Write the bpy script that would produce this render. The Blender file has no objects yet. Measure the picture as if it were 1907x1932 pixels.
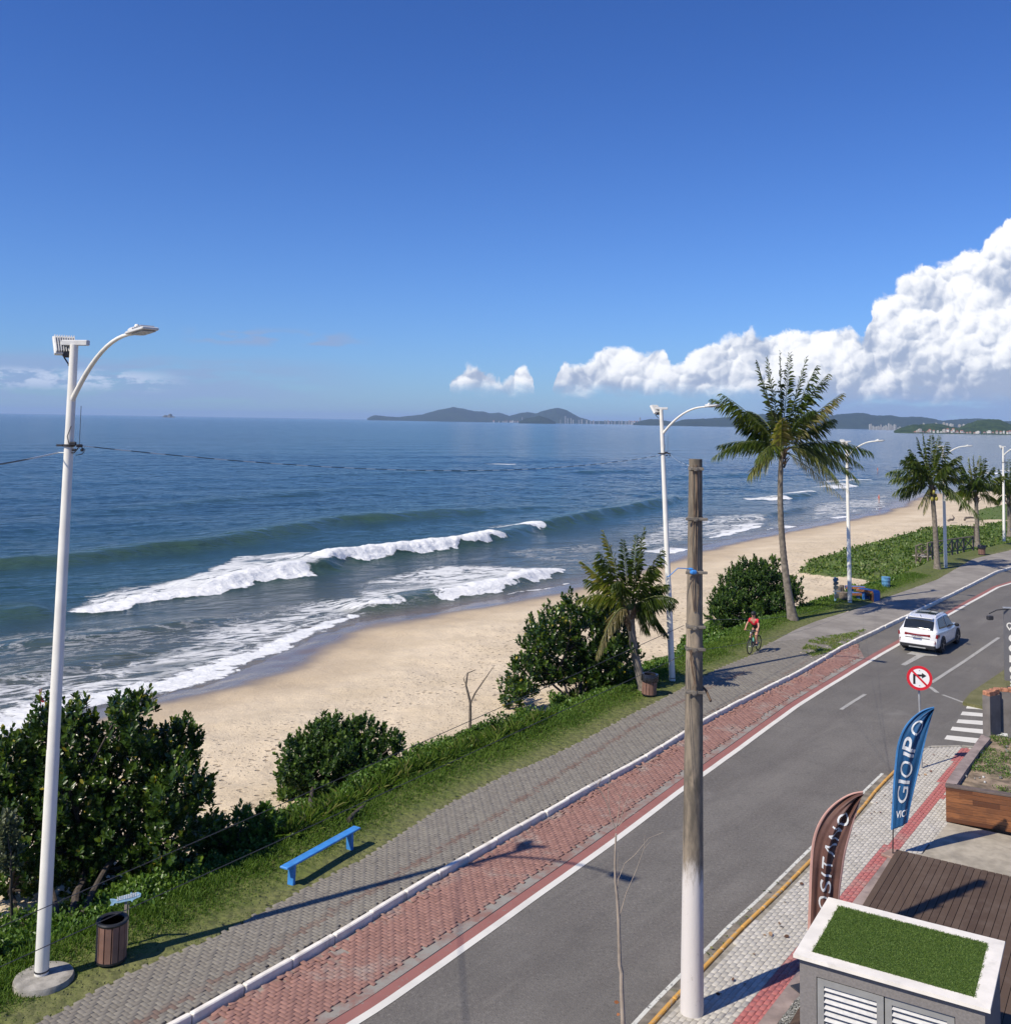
import bpy, math, random
import numpy as np
from mathutils import Vector, Matrix, noise
RAD=math.radians
scene=bpy.context.scene
COL=scene.collection
# ------------------------------------------------------------------ camera
F,CX,CY,EYE=1909.0,953.5,661.0,9.0
SLOPE=0.0165; HORY=778.5+SLOPE*CX
ROLL=math.atan(SLOPE); PIT=math.atan((HORY-CY)*math.cos(ROLL)/F)
_r=np.array([1,0,0.]);_f=np.array([0,math.cos(PIT),math.sin(PIT)]);_u=np.array([0,-math.sin(PIT),math.cos(PIT)])
RX=_r*math.cos(ROLL)+_u*math.sin(ROLL); UX=-_r*math.sin(ROLL)+_u*math.cos(ROLL)
O=np.array([0,0,EYE])
def ray(x,y): return RX*(x-CX)/F+UX*(CY-y)/F+_f
def at(x,y,z=0.):
    d=ray(x,y); return O+d*((z-EYE)/d[2])
def at_y(x,y,Y):
    d=ray(x,y); return O+d*(Y/d[1])
def at_plane(x,y,P,n):
    d=ray(x,y); P=np.array(P);n=np.array(n); return O+d*(((P-O)@n)/(d@n))
cam=bpy.data.cameras.new('camera'); camo=bpy.data.objects.new('camera',cam); COL.objects.link(camo)
M=Matrix(((RX[0],UX[0],-_f[0],0),(RX[1],UX[1],-_f[1],0),(RX[2],UX[2],-_f[2],EYE),(0,0,0,1)))
camo.matrix_world=M
cam.sensor_fit='HORIZONTAL'; cam.sensor_width=36; cam.lens=36*F/1907
cam.shift_y=-(966-CY)/1907; cam.clip_start=.3; cam.clip_end=200000
scene.camera=camo
# ------------------------------------------------------------------ light
SUNV=Vector((-7.91,-5.40,10.14)).normalized()
SEL=math.asin(SUNV.z); SAZ=math.atan2(SUNV.x,SUNV.y)
w=bpy.data.worlds.new('World'); scene.world=w; w.use_nodes=True
nt=w.node_tree; nt.nodes.clear()
def wn(t): return nt.nodes.new(t)
sky=wn('ShaderNodeTexSky'); sky.sky_type='NISHITA'; sky.sun_disc=False
sky.sun_elevation=SEL; sky.sun_rotation=SAZ%(2*math.pi)
sky.altitude=0; sky.air_density=1.0; sky.dust_density=0.25; sky.ozone_density=2.4
try: w.cycles.sampling_method='MANUAL'; w.cycles.sample_map_resolution=512
except Exception: pass
bg=wn('ShaderNodeBackground'); bg.inputs[1].default_value=0.13
out=wn('ShaderNodeOutputWorld')
tint=wn('ShaderNodeMix'); tint.data_type='RGBA'; tint.blend_type='MULTIPLY'; tint.inputs[0].default_value=1
nt.links.new(sky.outputs[0],tint.inputs[6])
# thin streaks of stratus low over the sea, laid out by direction
tc=wn('ShaderNodeTexCoord'); sep=wn('ShaderNodeSeparateXYZ'); nt.links.new(tc.outputs['Generated'],sep.inputs[0])
def wm(op,a,b=None,c=None):
    n=wn('ShaderNodeMath'); n.operation=op
    for i,v in enumerate((a,b,c)):
        if v is None: continue
        if isinstance(v,(int,float)): n.inputs[i].default_value=v
        else: nt.links.new(v,n.inputs[i])
    return n.outputs[0]
def wmap(v,a,b,c=0,d=1):
    n=wn('ShaderNodeMapRange'); n.interpolation_type='SMOOTHSTEP'; nt.links.new(v,n.inputs[0])
    for i,k in enumerate((a,b,c,d)): n.inputs[1+i].default_value=k
    return n.outputs[0]
az=wm('DIVIDE',sep.outputs[0],sep.outputs[1])
comb=wn('ShaderNodeCombineXYZ')
nt.links.new(wm('MULTIPLY',az,9.0),comb.inputs[0]); nt.links.new(wm('MULTIPLY',sep.outputs[2],75.0),comb.inputs[1])
nz=wn('ShaderNodeTexNoise'); nz.inputs['Scale'].default_value=1.0; nz.inputs['Detail'].default_value=7; nz.inputs['Roughness'].default_value=.6
nt.links.new(comb.outputs[0],nz.inputs['Vector'])
tm=wn('ShaderNodeMix'); tm.data_type='RGBA'; tm.inputs[6].default_value=(.335,.535,.93,1); tm.inputs[7].default_value=(.235,.44,.87,1); nt.links.new(wmap(sep.outputs[2],.03,.42),tm.inputs[0]); nt.links.new(tm.outputs[2],tint.inputs[7])
band=wm('MULTIPLY',wmap(sep.outputs[2],.004,.02),wmap(sep.outputs[2],.062,.045))
band=wm('MULTIPLY',band,wmap(az,-.08,-.32))
m1=wm('MULTIPLY',wm('MULTIPLY',wmap(nz.outputs[0],.38,.56),band),.75)
spot=wm('MULTIPLY',wm('MULTIPLY',wmap(sep.outputs[2],.066,.072),wmap(sep.outputs[2],.088,.078)),wm('MULTIPLY',wmap(az,-.33,-.28),wmap(az,-.12,-.18)))
comb2=wn('ShaderNodeCombineXYZ')
nt.links.new(wm('MULTIPLY',az,26.0),comb2.inputs[0]); nt.links.new(wm('MULTIPLY',sep.outputs[2],110.0),comb2.inputs[1])
nz2=wn('ShaderNodeTexNoise'); nz2.inputs['Scale'].default_value=1.0; nz2.inputs['Detail'].default_value=6
nt.links.new(comb2.outputs[0],nz2.inputs['Vector'])
m2=wm('MULTIPLY',wm('MULTIPLY',wmap(nz2.outputs[0],.44,.58),spot),.8)
rb=wm('MULTIPLY',wm('MULTIPLY',wmap(sep.outputs[2],.085,.035),wmap(sep.outputs[2],-.002,.012)),wmap(az,.12,.36))
m3=wm('MULTIPLY',wm('MULTIPLY',wmap(nz2.outputs[0],.15,.55),rb),.92)
mx=wn('ShaderNodeMix'); mx.data_type='RGBA'; mx.inputs[7].default_value=(2.1,2.9,4.7,1)
nt.links.new(wm('MAXIMUM',wm('MAXIMUM',m1,m2),m3),mx.inputs[0]); nt.links.new(tint.outputs[2],mx.inputs[6])
# brighter puffs low on the left
comb3=wn('ShaderNodeCombineXYZ'); nt.links.new(wm('MULTIPLY',az,30.0),comb3.inputs[0]); nt.links.new(wm('MULTIPLY',sep.outputs[2],95.0),comb3.inputs[1])
nz3=wn('ShaderNodeTexNoise'); nz3.inputs['Scale'].default_value=1.0; nz3.inputs['Detail'].default_value=8; nz3.inputs['Roughness'].default_value=.62; nt.links.new(comb3.outputs[0],nz3.inputs['Vector'])
pb_=wm('MULTIPLY',wm('MULTIPLY',wmap(sep.outputs[2],.018,.030),wmap(sep.outputs[2],.044,.034)),wmap(az,-.30,-.38))
m4=wm('MULTIPLY',wm('MULTIPLY',wmap(nz3.outputs[0],.44,.56),pb_),.9)
mx2=wn('ShaderNodeMix'); mx2.data_type='RGBA'; mx2.inputs[7].default_value=(4.2,4.9,6.3,1); nt.links.new(m4,mx2.inputs[0]); nt.links.new(mx.outputs[2],mx2.inputs[6]); mx=mx2
# cumulus, laid out by direction: u,v are angles (in 1/1909 of a radian) right of +Y and above the horizon
ysafe=wm('MAXIMUM',sep.outputs[1],.02)
u0=wm('MULTIPLY',wm('DIVIDE',sep.outputs[0],ysafe),1909.0); v0=wm('MULTIPLY',wm('DIVIDE',sep.outputs[2],ysafe),1909.0)
def wvec(x,y,z=0.0):
    c_=wn('ShaderNodeCombineXYZ')
    for i,q_ in enumerate((x,y,z)):
        if isinstance(q_,(int,float)): c_.inputs[i].default_value=q_
        else: nt.links.new(q_,c_.inputs[i])
    return c_.outputs[0]
def wvm(op,a,b=None,sc=None):
    n=wn('ShaderNodeVectorMath'); n.operation=op
    for i,q_ in enumerate((a,b)):
        if q_ is None: continue
        if isinstance(q_,tuple): n.inputs[i].default_value=q_
        else: nt.links.new(q_,n.inputs[i])
    if sc is not None: n.inputs['Scale'].default_value=sc
    return n.outputs[0]
def wnoise(vec,s,det=4,rough=.55,out_='Fac'):
    n=wn('ShaderNodeTexNoise'); n.inputs['Scale'].default_value=s; n.inputs['Detail'].default_value=det; n.inputs['Roughness'].default_value=rough; nt.links.new(vec,n.inputs['Vector']); return n.outputs[out_]
def wvor(vec,s,sm=.35):
    n=wn('ShaderNodeTexVoronoi'); n.feature='F1'; n.voronoi_dimensions='2D'; n.inputs['Scale'].default_value=s; nt.links.new(vec,n.inputs['Vector']); return n.outputs['Distance']
P0=wvec(u0,v0)
def warp(P,s,amt,det=3): return wvm('ADD',P,wvm('SCALE',wvm('SUBTRACT',wnoise(P,s,det,.6,'Color'),(.5,.5,.5)),None,amt))
PW=warp(warp(P0,.012,46,3),.045,16,3)
TOPS=[(800,0),(842,0),(852,72),(868,90),(893,106),(910,100),(930,90),(950,84),(965,90),(985,110),(998,100),(1008,60),(1014,0),(1040,0),(1050,86),(1065,102),(1085,104),(1120,114),(1130,124),(1150,134),(1170,139),(1190,137),(1210,128),(1240,126),(1255,130),(1264,104),(1280,108),(1300,126),(1330,145),(1350,154),(1380,163),(1400,168),(1422,178),(1440,170),(1470,183),(1500,181),(1530,172),(1560,170),(1580,166),(1600,171),(1625,158),(1640,190),(1648,214),(1670,234),(1690,248),(1700,262),(1730,282),(1760,302),(1790,312),(1820,332),(1850,338),(1870,358),(1890,362),(1907,380),(1960,420),(2060,440),(2150,360),(2200,120)]
def topc(uu):
    fc=wn('ShaderNodeFloatCurve'); cv=fc.mapping.curves[0]; pts=[((x-800)/1400,h/500) for x,h in TOPS]
    cv.points[0].location=pts[0]; cv.points[1].location=pts[-1]
    for p in pts[1:-1]: cv.points.new(*p)
    for p in cv.points: p.handle_type='VECTOR' if False else 'AUTO_CLAMPED'
    fc.mapping.update(); nt.links.new(wm('DIVIDE',wm('ADD',uu,953.5-800),1400.0),fc.inputs['Value']); return wm('MULTIPLY',fc.outputs[0],500.0)
# billows: overlapping rounded puffs at four sizes, each lit from the upper left where the sun stands behind us
LD=(-.62,.78)
def puffs(P):
    tot=None
    for s_,a_,off in ((1/190.,2.1,7.3),(1/90.,1.15,3.1),(1/40.,.44,9.7),(1/18.,.17,5.3)):
        d=wvor(wvm('ADD',P,(off*60,off*37,0)),s_,.25); h=wm('MULTIPLY',wm('SUBTRACT',1.0,wm('MULTIPLY',d,d)),a_)
        tot=h if tot is None else wm('ADD',tot,h)
    return tot
Hc=puffs(PW)                                       # 0 .. ~2.1
def lit(P,dl): return wm('SUBTRACT',Hc,puffs(wvm('ADD',P,(LD[0]*dl,LD[1]*dl,0))))
g1=wm('MAXIMUM',lit(PW,9.0),-.42)
sw=wn('ShaderNodeSeparateXYZ'); nt.links.new(PW,sw.inputs[0])
tp=topc(sw.outputs[0])
size=wmap(tp,90,330,.35,1.0)
edge=wm('ADD',wm('SUBTRACT',tp,sw.outputs[1]),wm('MULTIPLY',wm('SUBTRACT',Hc,2.85),wm('MULTIPLY',size,34.0)))
fine=wm('MULTIPLY',wm('SUBTRACT',wnoise(PW,.13,5,.7),.5),17.0)
edge=wm('ADD',edge,fine)
cov=wmap(edge,-4.0,8.0)
bw=wm('ADD',v0,wm('MULTIPLY',wm('SUBTRACT',wnoise(wvec(wm('MULTIPLY',u0,.55),v0),.028,6,.65),.5),58.0))
basef=wmap(bw,42,80); cov=wm('MULTIPLY',cov,basef)
cov=wm('MULTIPLY',cov,wmap(sep.outputs[1],.05,.2))
deepin=wmap(edge,10,130)                            # how far inside the outline
sh_=wm('ADD',wm('MULTIPLY',g1,1.9),wm('ADD',.86,wm('MULTIPLY',wm('SUBTRACT',wnoise(P0,.010,4,.6),.5),1.7)))
sh_=wm('SUBTRACT',sh_,wm('MULTIPLY',deepin,.20)); lowf=wmap(wm('SUBTRACT',v0,wm('MULTIPLY',wmap(u0,560,900),60.0)),30,130); sh_=wm('SUBTRACT',sh_,wm('MULTIPLY',wm('SUBTRACT',1.0,lowf),.55))
shc=wmap(sh_,.02,1.0)
cc=wn('ShaderNodeMix'); cc.data_type='RGBA'; cc.inputs[6].default_value=(2.75,3.3,4.5,1); cc.inputs[7].default_value=(7.9,7.9,8.0,1); nt.links.new(shc,cc.inputs[0])
mx3=wn('ShaderNodeMix'); mx3.data_type='RGBA'; nt.links.new(wm('MULTIPLY',cov,.97),mx3.inputs[0]); nt.links.new(mx.outputs[2],mx3.inputs[6]); nt.links.new(cc.outputs[2],mx3.inputs[7]); mx=mx3
nt.links.new(mx.outputs[2],bg.inputs[0]); nt.links.new(bg.outputs[0],out.inputs[0])
sl=bpy.data.lights.new('sun','SUN'); sl.energy=5.0; sl.angle=RAD(.53); sl.color=(1,.915,.77)
so=bpy.data.objects.new('sun',sl); COL.objects.link(so); so.rotation_euler=SUNV.to_track_quat('Z','Y').to_euler()
so.location=(-20,-20,60)
scene.view_settings.view_transform='Standard'; scene.view_settings.look='None'
scene.view_settings.exposure=0.12; scene.view_settings.gamma=1
try: scene.cycles.volume_bounces=1
except Exception: pass
# ------------------------------------------------------------------ helpers
def tag(o,label=None,cat=None,group=None,kind=None):
    if label:o['label']=label
    if cat:o['category']=cat
    if group:o['group']=group
    if kind:o['kind']=kind
    return o
def thing(name,label,cat,loc=(0,0,0),rz=0,group=None):
    o=bpy.data.objects.new(name,None); COL.objects.link(o); o.empty_display_size=.2
    o.location=tuple(float(v) for v in loc); o.rotation_euler=(0,0,rz); return tag(o,label,cat,group)
def copy_tree(o,parent=None):
    c=o.copy(); COL.objects.link(c); c.parent=parent
    for ch in [k for k in bpy.data.objects if k.parent==o]: copy_tree(ch,c)
    return c
def link(name,me,mats,parent=None,smooth=False,loc=None):
    o=bpy.data.objects.new(name,me); COL.objects.link(o)
    for m in (mats if isinstance(mats,(list,tuple)) else [mats]): me.materials.append(m)
    if smooth: me.polygons.foreach_set('use_smooth',np.ones(len(me.polygons),bool))
    if parent is not None: o.parent=parent
    if loc is not None: o.location=tuple(float(v) for v in loc)
    return o
def npmesh(name,V,Fc,attrs=None,mi=None):
    """V (n,3), Fc (m,k) with one k"""
    me=bpy.data.meshes.new(name); V=np.ascontiguousarray(V,dtype=np.float32); Fc=np.ascontiguousarray(Fc,dtype=np.int32)
    n,k=Fc.shape
    me.vertices.add(len(V)); me.vertices.foreach_set('co',V.ravel())
    me.loops.add(n*k); me.loops.foreach_set('vertex_index',Fc.ravel())
    me.polygons.add(n); me.polygons.foreach_set('loop_start',np.arange(0,n*k,k,dtype=np.int32))
    if mi is not None: me.polygons.foreach_set('material_index',np.ascontiguousarray(mi,dtype=np.int32))
    for a,v in (attrs or {}).items():
        at_=me.attributes.new(a,'FLOAT','POINT'); at_.data.foreach_set('value',np.ascontiguousarray(v,dtype=np.float32))
    me.update(calc_edges=True); return me
class MB:
    def __init__(s): s.v=[];s.f=[];s.m=[]
    def add(s,vs,fs,mi=0):
        b=len(s.v); s.v+= [tuple(float(q) for q in p) for p in vs]; s.f+=[tuple(b+i for i in f) for f in fs]; s.m+=[mi]*len(fs); return s
    def box(s,c,d,rz=0,mi=0,bev=0,tilt=None):
        x,y,z=[q/2 for q in d]; R=Matrix.Rotation(rz,3,'Z')
        if tilt is not None: R=tilt
        if bev<=0:
            vs=[(i,j,k) for i in(-x,x) for j in(-y,y) for k in(-z,z)]
            fs=[(0,1,3,2),(4,6,7,5),(0,4,5,1),(2,3,7,6),(0,2,6,4),(1,5,7,3)]
        else:
            b=bev; vs=[];fs=[]
            def ring(zz,ins):
                X=x-ins;Y=y-ins; i0=len(vs)
                vs.extend([(-X+b,-Y,zz),(X-b,-Y,zz),(X,-Y+b,zz),(X,Y-b,zz),(X-b,Y,zz),(-X+b,Y,zz),(-X,Y-b,zz),(-X,-Y+b,zz)]); return i0
            r=[ring(-z,b),ring(-z+b,0),ring(z-b,0),ring(z,b)]
            for a,c2 in zip(r[:-1],r[1:]):
                for i in range(8): fs.append((a+i,a+(i+1)%8,c2+(i+1)%8,c2+i))
            fs.append(tuple(range(7,-1,-1))); fs.append(tuple(r[3]+i for i in range(8)))
        c=Vector(tuple(float(q) for q in c)); return s.add([tuple(R@Vector(p)+c) for p in vs],fs,mi)
    def tube(s,pts,rad,n=10,mi=0,cap=True):
        pts=[Vector(tuple(float(q) for q in p)) for p in pts]
        if not hasattr(rad,'__len__'): rad=[rad]*len(pts)
        vs=[];fs=[];up=None
        for i,p in enumerate(pts):
            t=(pts[min(i+1,len(pts)-1)]-pts[max(i-1,0)]).normalized()
            if up is None: up=Vector((0,0,1)) if abs(t.z)<.9 else Vector((1,0,0))
            a=t.cross(up).normalized(); b=t.cross(a).normalized(); up=-b if True else up
            up=a.cross(t)
            for k in range(n):
                th=2*math.pi*k/n; vs.append(p+(a*math.cos(th)+b*math.sin(th))*rad[i])
        for i in range(len(pts)-1):
            for k in range(n): fs.append((i*n+k,i*n+(k+1)%n,(i+1)*n+(k+1)%n,(i+1)*n+k))
        if cap: fs.append(tuple(range(n))[::-1]); fs.append(tuple((len(pts)-1)*n+k for k in range(n)))
        return s.add(vs,fs,mi)
    def lathe(s,prof,n=20,c=(0,0,0),mi=0,axis='Z'):
        vs=[];fs=[]
        for r,z in prof:
            for k in range(n):
                th=2*math.pi*k/n; p=(r*math.cos(th),r*math.sin(th),z)
                if axis=='Y': p=(p[0],p[2],p[1])
                if axis=='X': p=(p[2],p[0],p[1])
                vs.append((p[0]+c[0],p[1]+c[1],p[2]+c[2]))
        for i in range(len(prof)-1):
            for k in range(n): fs.append((i*n+k,i*n+(k+1)%n,(i+1)*n+(k+1)%n,(i+1)*n+k))
        if prof[0][0]>1e-4: fs.append(tuple(range(n))[::-1])
        if prof[-1][0]>1e-4: fs.append(tuple((len(prof)-1)*n+k for k in range(n)))
        return s.add(vs,fs,mi)
    def prism(s,poly,z0,z1,mi=0):
        n=len(poly); vs=[(p[0],p[1],z0) for p in poly]+[(p[0],p[1],z1) for p in poly]
        A=sum(poly[i][0]*poly[(i+1)%n][1]-poly[(i+1)%n][0]*poly[i][1] for i in range(n))
        fs=[(i,(i+1)%n,n+(i+1)%n,n+i) for i in range(n)]; top=tuple(n+i for i in range(n)); bot=tuple(range(n))[::-1]
        if A<0: fs=[f[::-1] for f in fs]; top=top[::-1]; bot=bot[::-1]
        return s.add(vs,fs+[top,bot],mi)
    def grid(s,P,mi=0,flip=False):
        h=len(P);w_=len(P[0]); vs=[q for row in P for q in row]; fs=[]
        for i in range(h-1):
            for j in range(w_-1):
                f=(i*w_+j,i*w_+j+1,(i+1)*w_+j+1,(i+1)*w_+j); fs.append(f[::-1] if flip else f)
        return s.add(vs,fs,mi)
    def build(s,name,mats,parent=None,smooth=False,loc=None,recalc=True):
        me=bpy.data.meshes.new(name); me.from_pydata(s.v,[],s.f); me.polygons.foreach_set('material_index',s.m)
        if recalc:
            import bmesh
            bm=bmesh.new(); bm.from_mesh(me); bmesh.ops.recalc_face_normals(bm,faces=bm.faces); bm.to_mesh(me); bm.free()
        o=link(name,me,mats,parent,smooth,loc)
        if smooth:
            try: me.set_sharp_from_angle(angle=RAD(40))
            except Exception: pass
        return o
def lerp(a,b,t): return a+(b-a)*t
def resample(P,step):
    P=np.array(P,float); d=np.r_[0,np.cumsum(np.linalg.norm(np.diff(P,axis=0),axis=1))]
    n=max(2,int(d[-1]/step)+1); t=np.linspace(0,d[-1],n)
    return np.stack([np.interp(t,d,P[:,k]) for k in range(P.shape[1])],1)
def smoothline(P,it=2):
    P=np.array(P,float)
    for _ in range(it):
        Q=[P[0]]
        for a,b in zip(P[:-1],P[1:]): Q+= [a*.75+b*.25,a*.25+b*.75]
        Q.append(P[-1]); P=np.array(Q)
    return P
def offset(P,d):
    P=np.array(P,float); T=np.gradient(P,axis=0); T/=np.linalg.norm(T,axis=1)[:,None]+1e-9
    return P+np.stack([-T[:,1],T[:,0]],1)*d      # +d = to the left
def dist_poly(X,Y,P,side=False):
    """distance of points to polyline; sign + on the left when side"""
    D=np.full(X.shape,1e9);Sg=np.ones(X.shape)
    for a,b in zip(P[:-1],P[1:]):
        ab=b-a; L=ab@ab
        if L<1e-9: continue
        t=np.clip(((X-a[0])*ab[0]+(Y-a[1])*ab[1])/L,0,1); dx=X-a[0]-t*ab[0];dy=Y-a[1]-t*ab[1]; d=np.hypot(dx,dy)
        m=d<D; D[m]=d[m]
        if side: c=ab[0]*(Y-a[1])-ab[1]*(X-a[0]); Sg[m]=np.sign(c[m])
    return D*Sg if side else D
def inpoly(X,Y,P):
    r=np.zeros(X.shape,bool); n=len(P); j=n-1
    for i in range(n):
        xi,yi=P[i][0],P[i][1]; xj,yj=P[j][0],P[j][1]
        if yi!=yj:
            c=((yi>Y)!=(yj>Y))&(X<(xj-xi)*(Y-yi)/(yj-yi)+xi); r^=c
        j=i
    return r
def WP(L,z=0.): return np.array([at(x,y,z)[:2] for x,y in L])
# ------------------------------------------------------------------ materials
def newmat(name):
    m=bpy.data.materials.new(name); m.use_nodes=True; n=m.node_tree; b=n.nodes['Principled BSDF']; return m,n,b
def mnode(n,t,**k):
    q=n.nodes.new(t)
    for a,v in k.items(): setattr(q,a,v)
    return q
def sock(n,v,s):
    if isinstance(v,(int,float)): s.default_value=v
    elif isinstance(v,(tuple,list)): s.default_value=tuple(v)+((1,) if len(v)==3 and len(s.default_value)==4 else ())
    else: n.links.new(v,s)
def mmath(n,op,a,b=None,c=None):
    q=mnode(n,'ShaderNodeMath',operation=op)
    for i,v in enumerate((a,b,c)):
        if v is not None: sock(n,v,q.inputs[i])
    return q.outputs[0]
def mix(n,f,a,b,bt='MIX'):
    q=mnode(n,'ShaderNodeMix',data_type='RGBA',blend_type=bt); sock(n,f,q.inputs[0]); sock(n,a,q.inputs[6]); sock(n,b,q.inputs[7]); return q.outputs[2]
def sstep(n,v,a,b,c=0,d=1):
    q=mnode(n,'ShaderNodeMapRange',interpolation_type='SMOOTHSTEP'); sock(n,v,q.inputs[0])
    for i,k in enumerate((a,b,c,d)): q.inputs[1+i].default_value=k
    return q.outputs[0]
def coord(n,scale=(1,1,1),rot=(0,0,0),kind='Object'):
    t=mnode(n,'ShaderNodeTexCoord'); o_=t.outputs[kind]
    if any(rot):
        m0=mnode(n,'ShaderNodeMapping'); n.links.new(o_,m0.inputs[0]); m0.inputs[2].default_value=rot; o_=m0.outputs[0]
    m=mnode(n,'ShaderNodeMapping'); n.links.new(o_,m.inputs[0]); m.inputs[3].default_value=scale; return m.outputs[0]
def pnoise(n,vec,sc,det=4,rough=.55,dist=0):
    q=mnode(n,'ShaderNodeTexNoise'); n.links.new(vec,q.inputs['Vector']); q.inputs['Scale'].default_value=sc; q.inputs['Detail'].default_value=det; q.inputs['Roughness'].default_value=rough; q.inputs['Distortion'].default_value=dist; return q.outputs[0]
def voro(n,vec,sc,feat='F1',o='Distance'):
    q=mnode(n,'ShaderNodeTexVoronoi',feature=feat); n.links.new(vec,q.inputs['Vector']); q.inputs['Scale'].default_value=sc; return q.outputs[o]
def attr(n,name): 
    q=mnode(n,'ShaderNodeAttribute',attribute_name=name); return q.outputs['Fac']
def bump(n,b,h,st=.3,dist=.02):
    q=mnode(n,'ShaderNodeBump'); q.inputs['Strength'].default_value=st; q.inputs['Distance'].default_value=dist; n.links.new(h,q.inputs['Height']); n.links.new(q.outputs[0],b.inputs['Normal']); return q
def simple(name,col,rough=.6,metal=0,var=.12,vs=6,bmp=.0,bs=40,spec=.5,dirt=None,coat=0):
    m,n,b=newmat(name); v=coord(n); f=pnoise(n,v,vs,5)
    dk=tuple(c*(1-var*1.6) for c in col); lt=tuple(min(1,c*(1+var)) for c in col)
    c=mix(n,sstep(n,f,.3,.7),dk,lt)
    if dirt:
        g=pnoise(n,coord(n,(1,1,.25)),3.2,6,.65); c=mix(n,sstep(n,g,.52,.72,0,dirt[1]),c,dirt[0])
    n.links.new(c,b.inputs['Base Color']); b.inputs['Metallic'].default_value=metal
    r=sstep(n,pnoise(n,v,vs*3,3),.3,.7,max(0,rough-.08),min(1,rough+.08)); n.links.new(r,b.inputs['Roughness'])
    b.inputs['Specular IOR Level'].default_value=spec
    if coat: b.inputs['Coat Weight'].default_value=coat; b.inputs['Coat Roughness'].default_value=.06
    if bmp: bump(n,b,pnoise(n,v,bs,3),bmp,.01)
    return m
def leafmat(name,cols,rough=.42,trans=.25,spec=.4):
    m,n,b=newmat(name); a=attr(n,'tint'); r=mnode(n,'ShaderNodeValToRGB'); n.links.new(a,r.inputs[0])
    e=r.color_ramp.elements
    while len(e)<len(cols): e.new(.5)
    for i,(p,c) in enumerate(cols): e[i].position=p; e[i].color=tuple(c)+(1,)
    n.links.new(r.outputs[0],b.inputs['Base Color']); b.inputs['Roughness'].default_value=rough; b.inputs['Specular IOR Level'].default_value=spec
    if trans:
        t=mnode(n,'ShaderNodeBsdfTranslucent'); n.links.new(mix(n,1,r.outputs[0],(1.3,1.4,.6),'MULTIPLY'),t.inputs[0])
        ms=mnode(n,'ShaderNodeMixShader'); ms.inputs[0].default_value=trans; n.links.new(b.outputs[0],ms.inputs[1]); n.links.new(t.outputs[0],ms.inputs[2])
        n.links.new(ms.outputs[0],n.nodes['Material Output'].inputs[0])
    return m
WHITE=simple('white_paint',(.76,.74,.67),.45,var=.05,vs=2,dirt=((.42,.38,.33),.35))
GREYM=simple('grey_metal',(.38,.39,.4),.45,.3)
LAMPM=simple('luminaire_grey',(.62,.62,.6),.5,var=.06)
BLACK=simple('black_plastic',(.02,.02,.022),.45)
DARK=simple('dark_metal',(.05,.05,.055),.5,.4)
GLASSD=simple('dark_glass',(.015,.018,.02),.06,spec=.8,var=.02)
CONC=simple('concrete',(.33,.31,.27),.9,var=.22,vs=5,bmp=.5,bs=60,dirt=((.16,.15,.12),.7))
RUSTB=simple('rusty_steel',(.22,.15,.1),.75,.3,var=.3)
RED=simple('red_paint',(.55,.02,.03),.4,var=.06)
BLUEP=simple('blue_paint',(.05,.24,.60),.45,var=.1,vs=5,dirt=((.2,.3,.45),.25))
# ------------------------------------------------------------------ shore geometry (metres)
SEA=-2.5
K_D=[(345,1932),(436,1880),(575,1804),(693,1735),(754,1695),(892,1615),(969,1571),(1121,1484),(1220,1430),(1292,1386),(1326,1362),(1443,1302),(1515,1266),(1562,1239),(1590,1221),(1734,1152),(1812,1114),(1903,1068)]
W_D=[(674,1932),(849,1808),(972,1720),(1158,1588),(1292,1486),(1326,1462),(1424,1391),(1494,1339),(1523,1320),(1653,1240),(1701,1213),(1796,1156),(1907,1095)]
G_D=[(73,1932),(233,1844),(320,1804),(396,1775),(527,1706),(611,1659),(693,1619),(765,1568),(849,1517),(958,1462),(1030,1433),(1103,1397),(1176,1357),(1249,1320),(1296,1295),(1356,1262),(1412,1240),(1455,1212),(1501,1187),(1541,1171),(1580,1159),(1608,1151),(1680,1124),(1766,1094),(1808,1070),(1835,1054)]
S_D=[(0,1389),(120,1353),(276,1320),(436,1277),(531,1233),(630,1183),(763,1160),(895,1140),(1027,1113),(1110,1094),(1235,1058),(1298,1036),(1384,1017),(1477,1000),(1570,982),(1640,969),(1680,955),(1698,944),(1725,935),(1755,930),(1830,927),(1907,925)]
def extend(P,back,fwd,bd=(-.62,-.785),fd=None):
    P=[np.array(p) for p in P]; d=P[-1]-P[-2]; d/=np.linalg.norm(d)
    if fd is not None: d=np.array(fd)/np.linalg.norm(fd)
    return np.array([P[0]+np.array(bd)*back]+P+[P[-1]+d*fwd])
KL=extend(WP(K_D,.1),60,220,fd=(.70,.71)); WL=extend(WP(W_D),60,220,fd=(.70,.71)); GL=extend(WP(G_D,.1),60,220,fd=(.70,.71)); SL=smoothline(extend(WP(S_D,SEA),90,500,bd=(-.72,-.69),fd=(.93,.36)),2)
KL=smoothline(KL,1)
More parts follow.
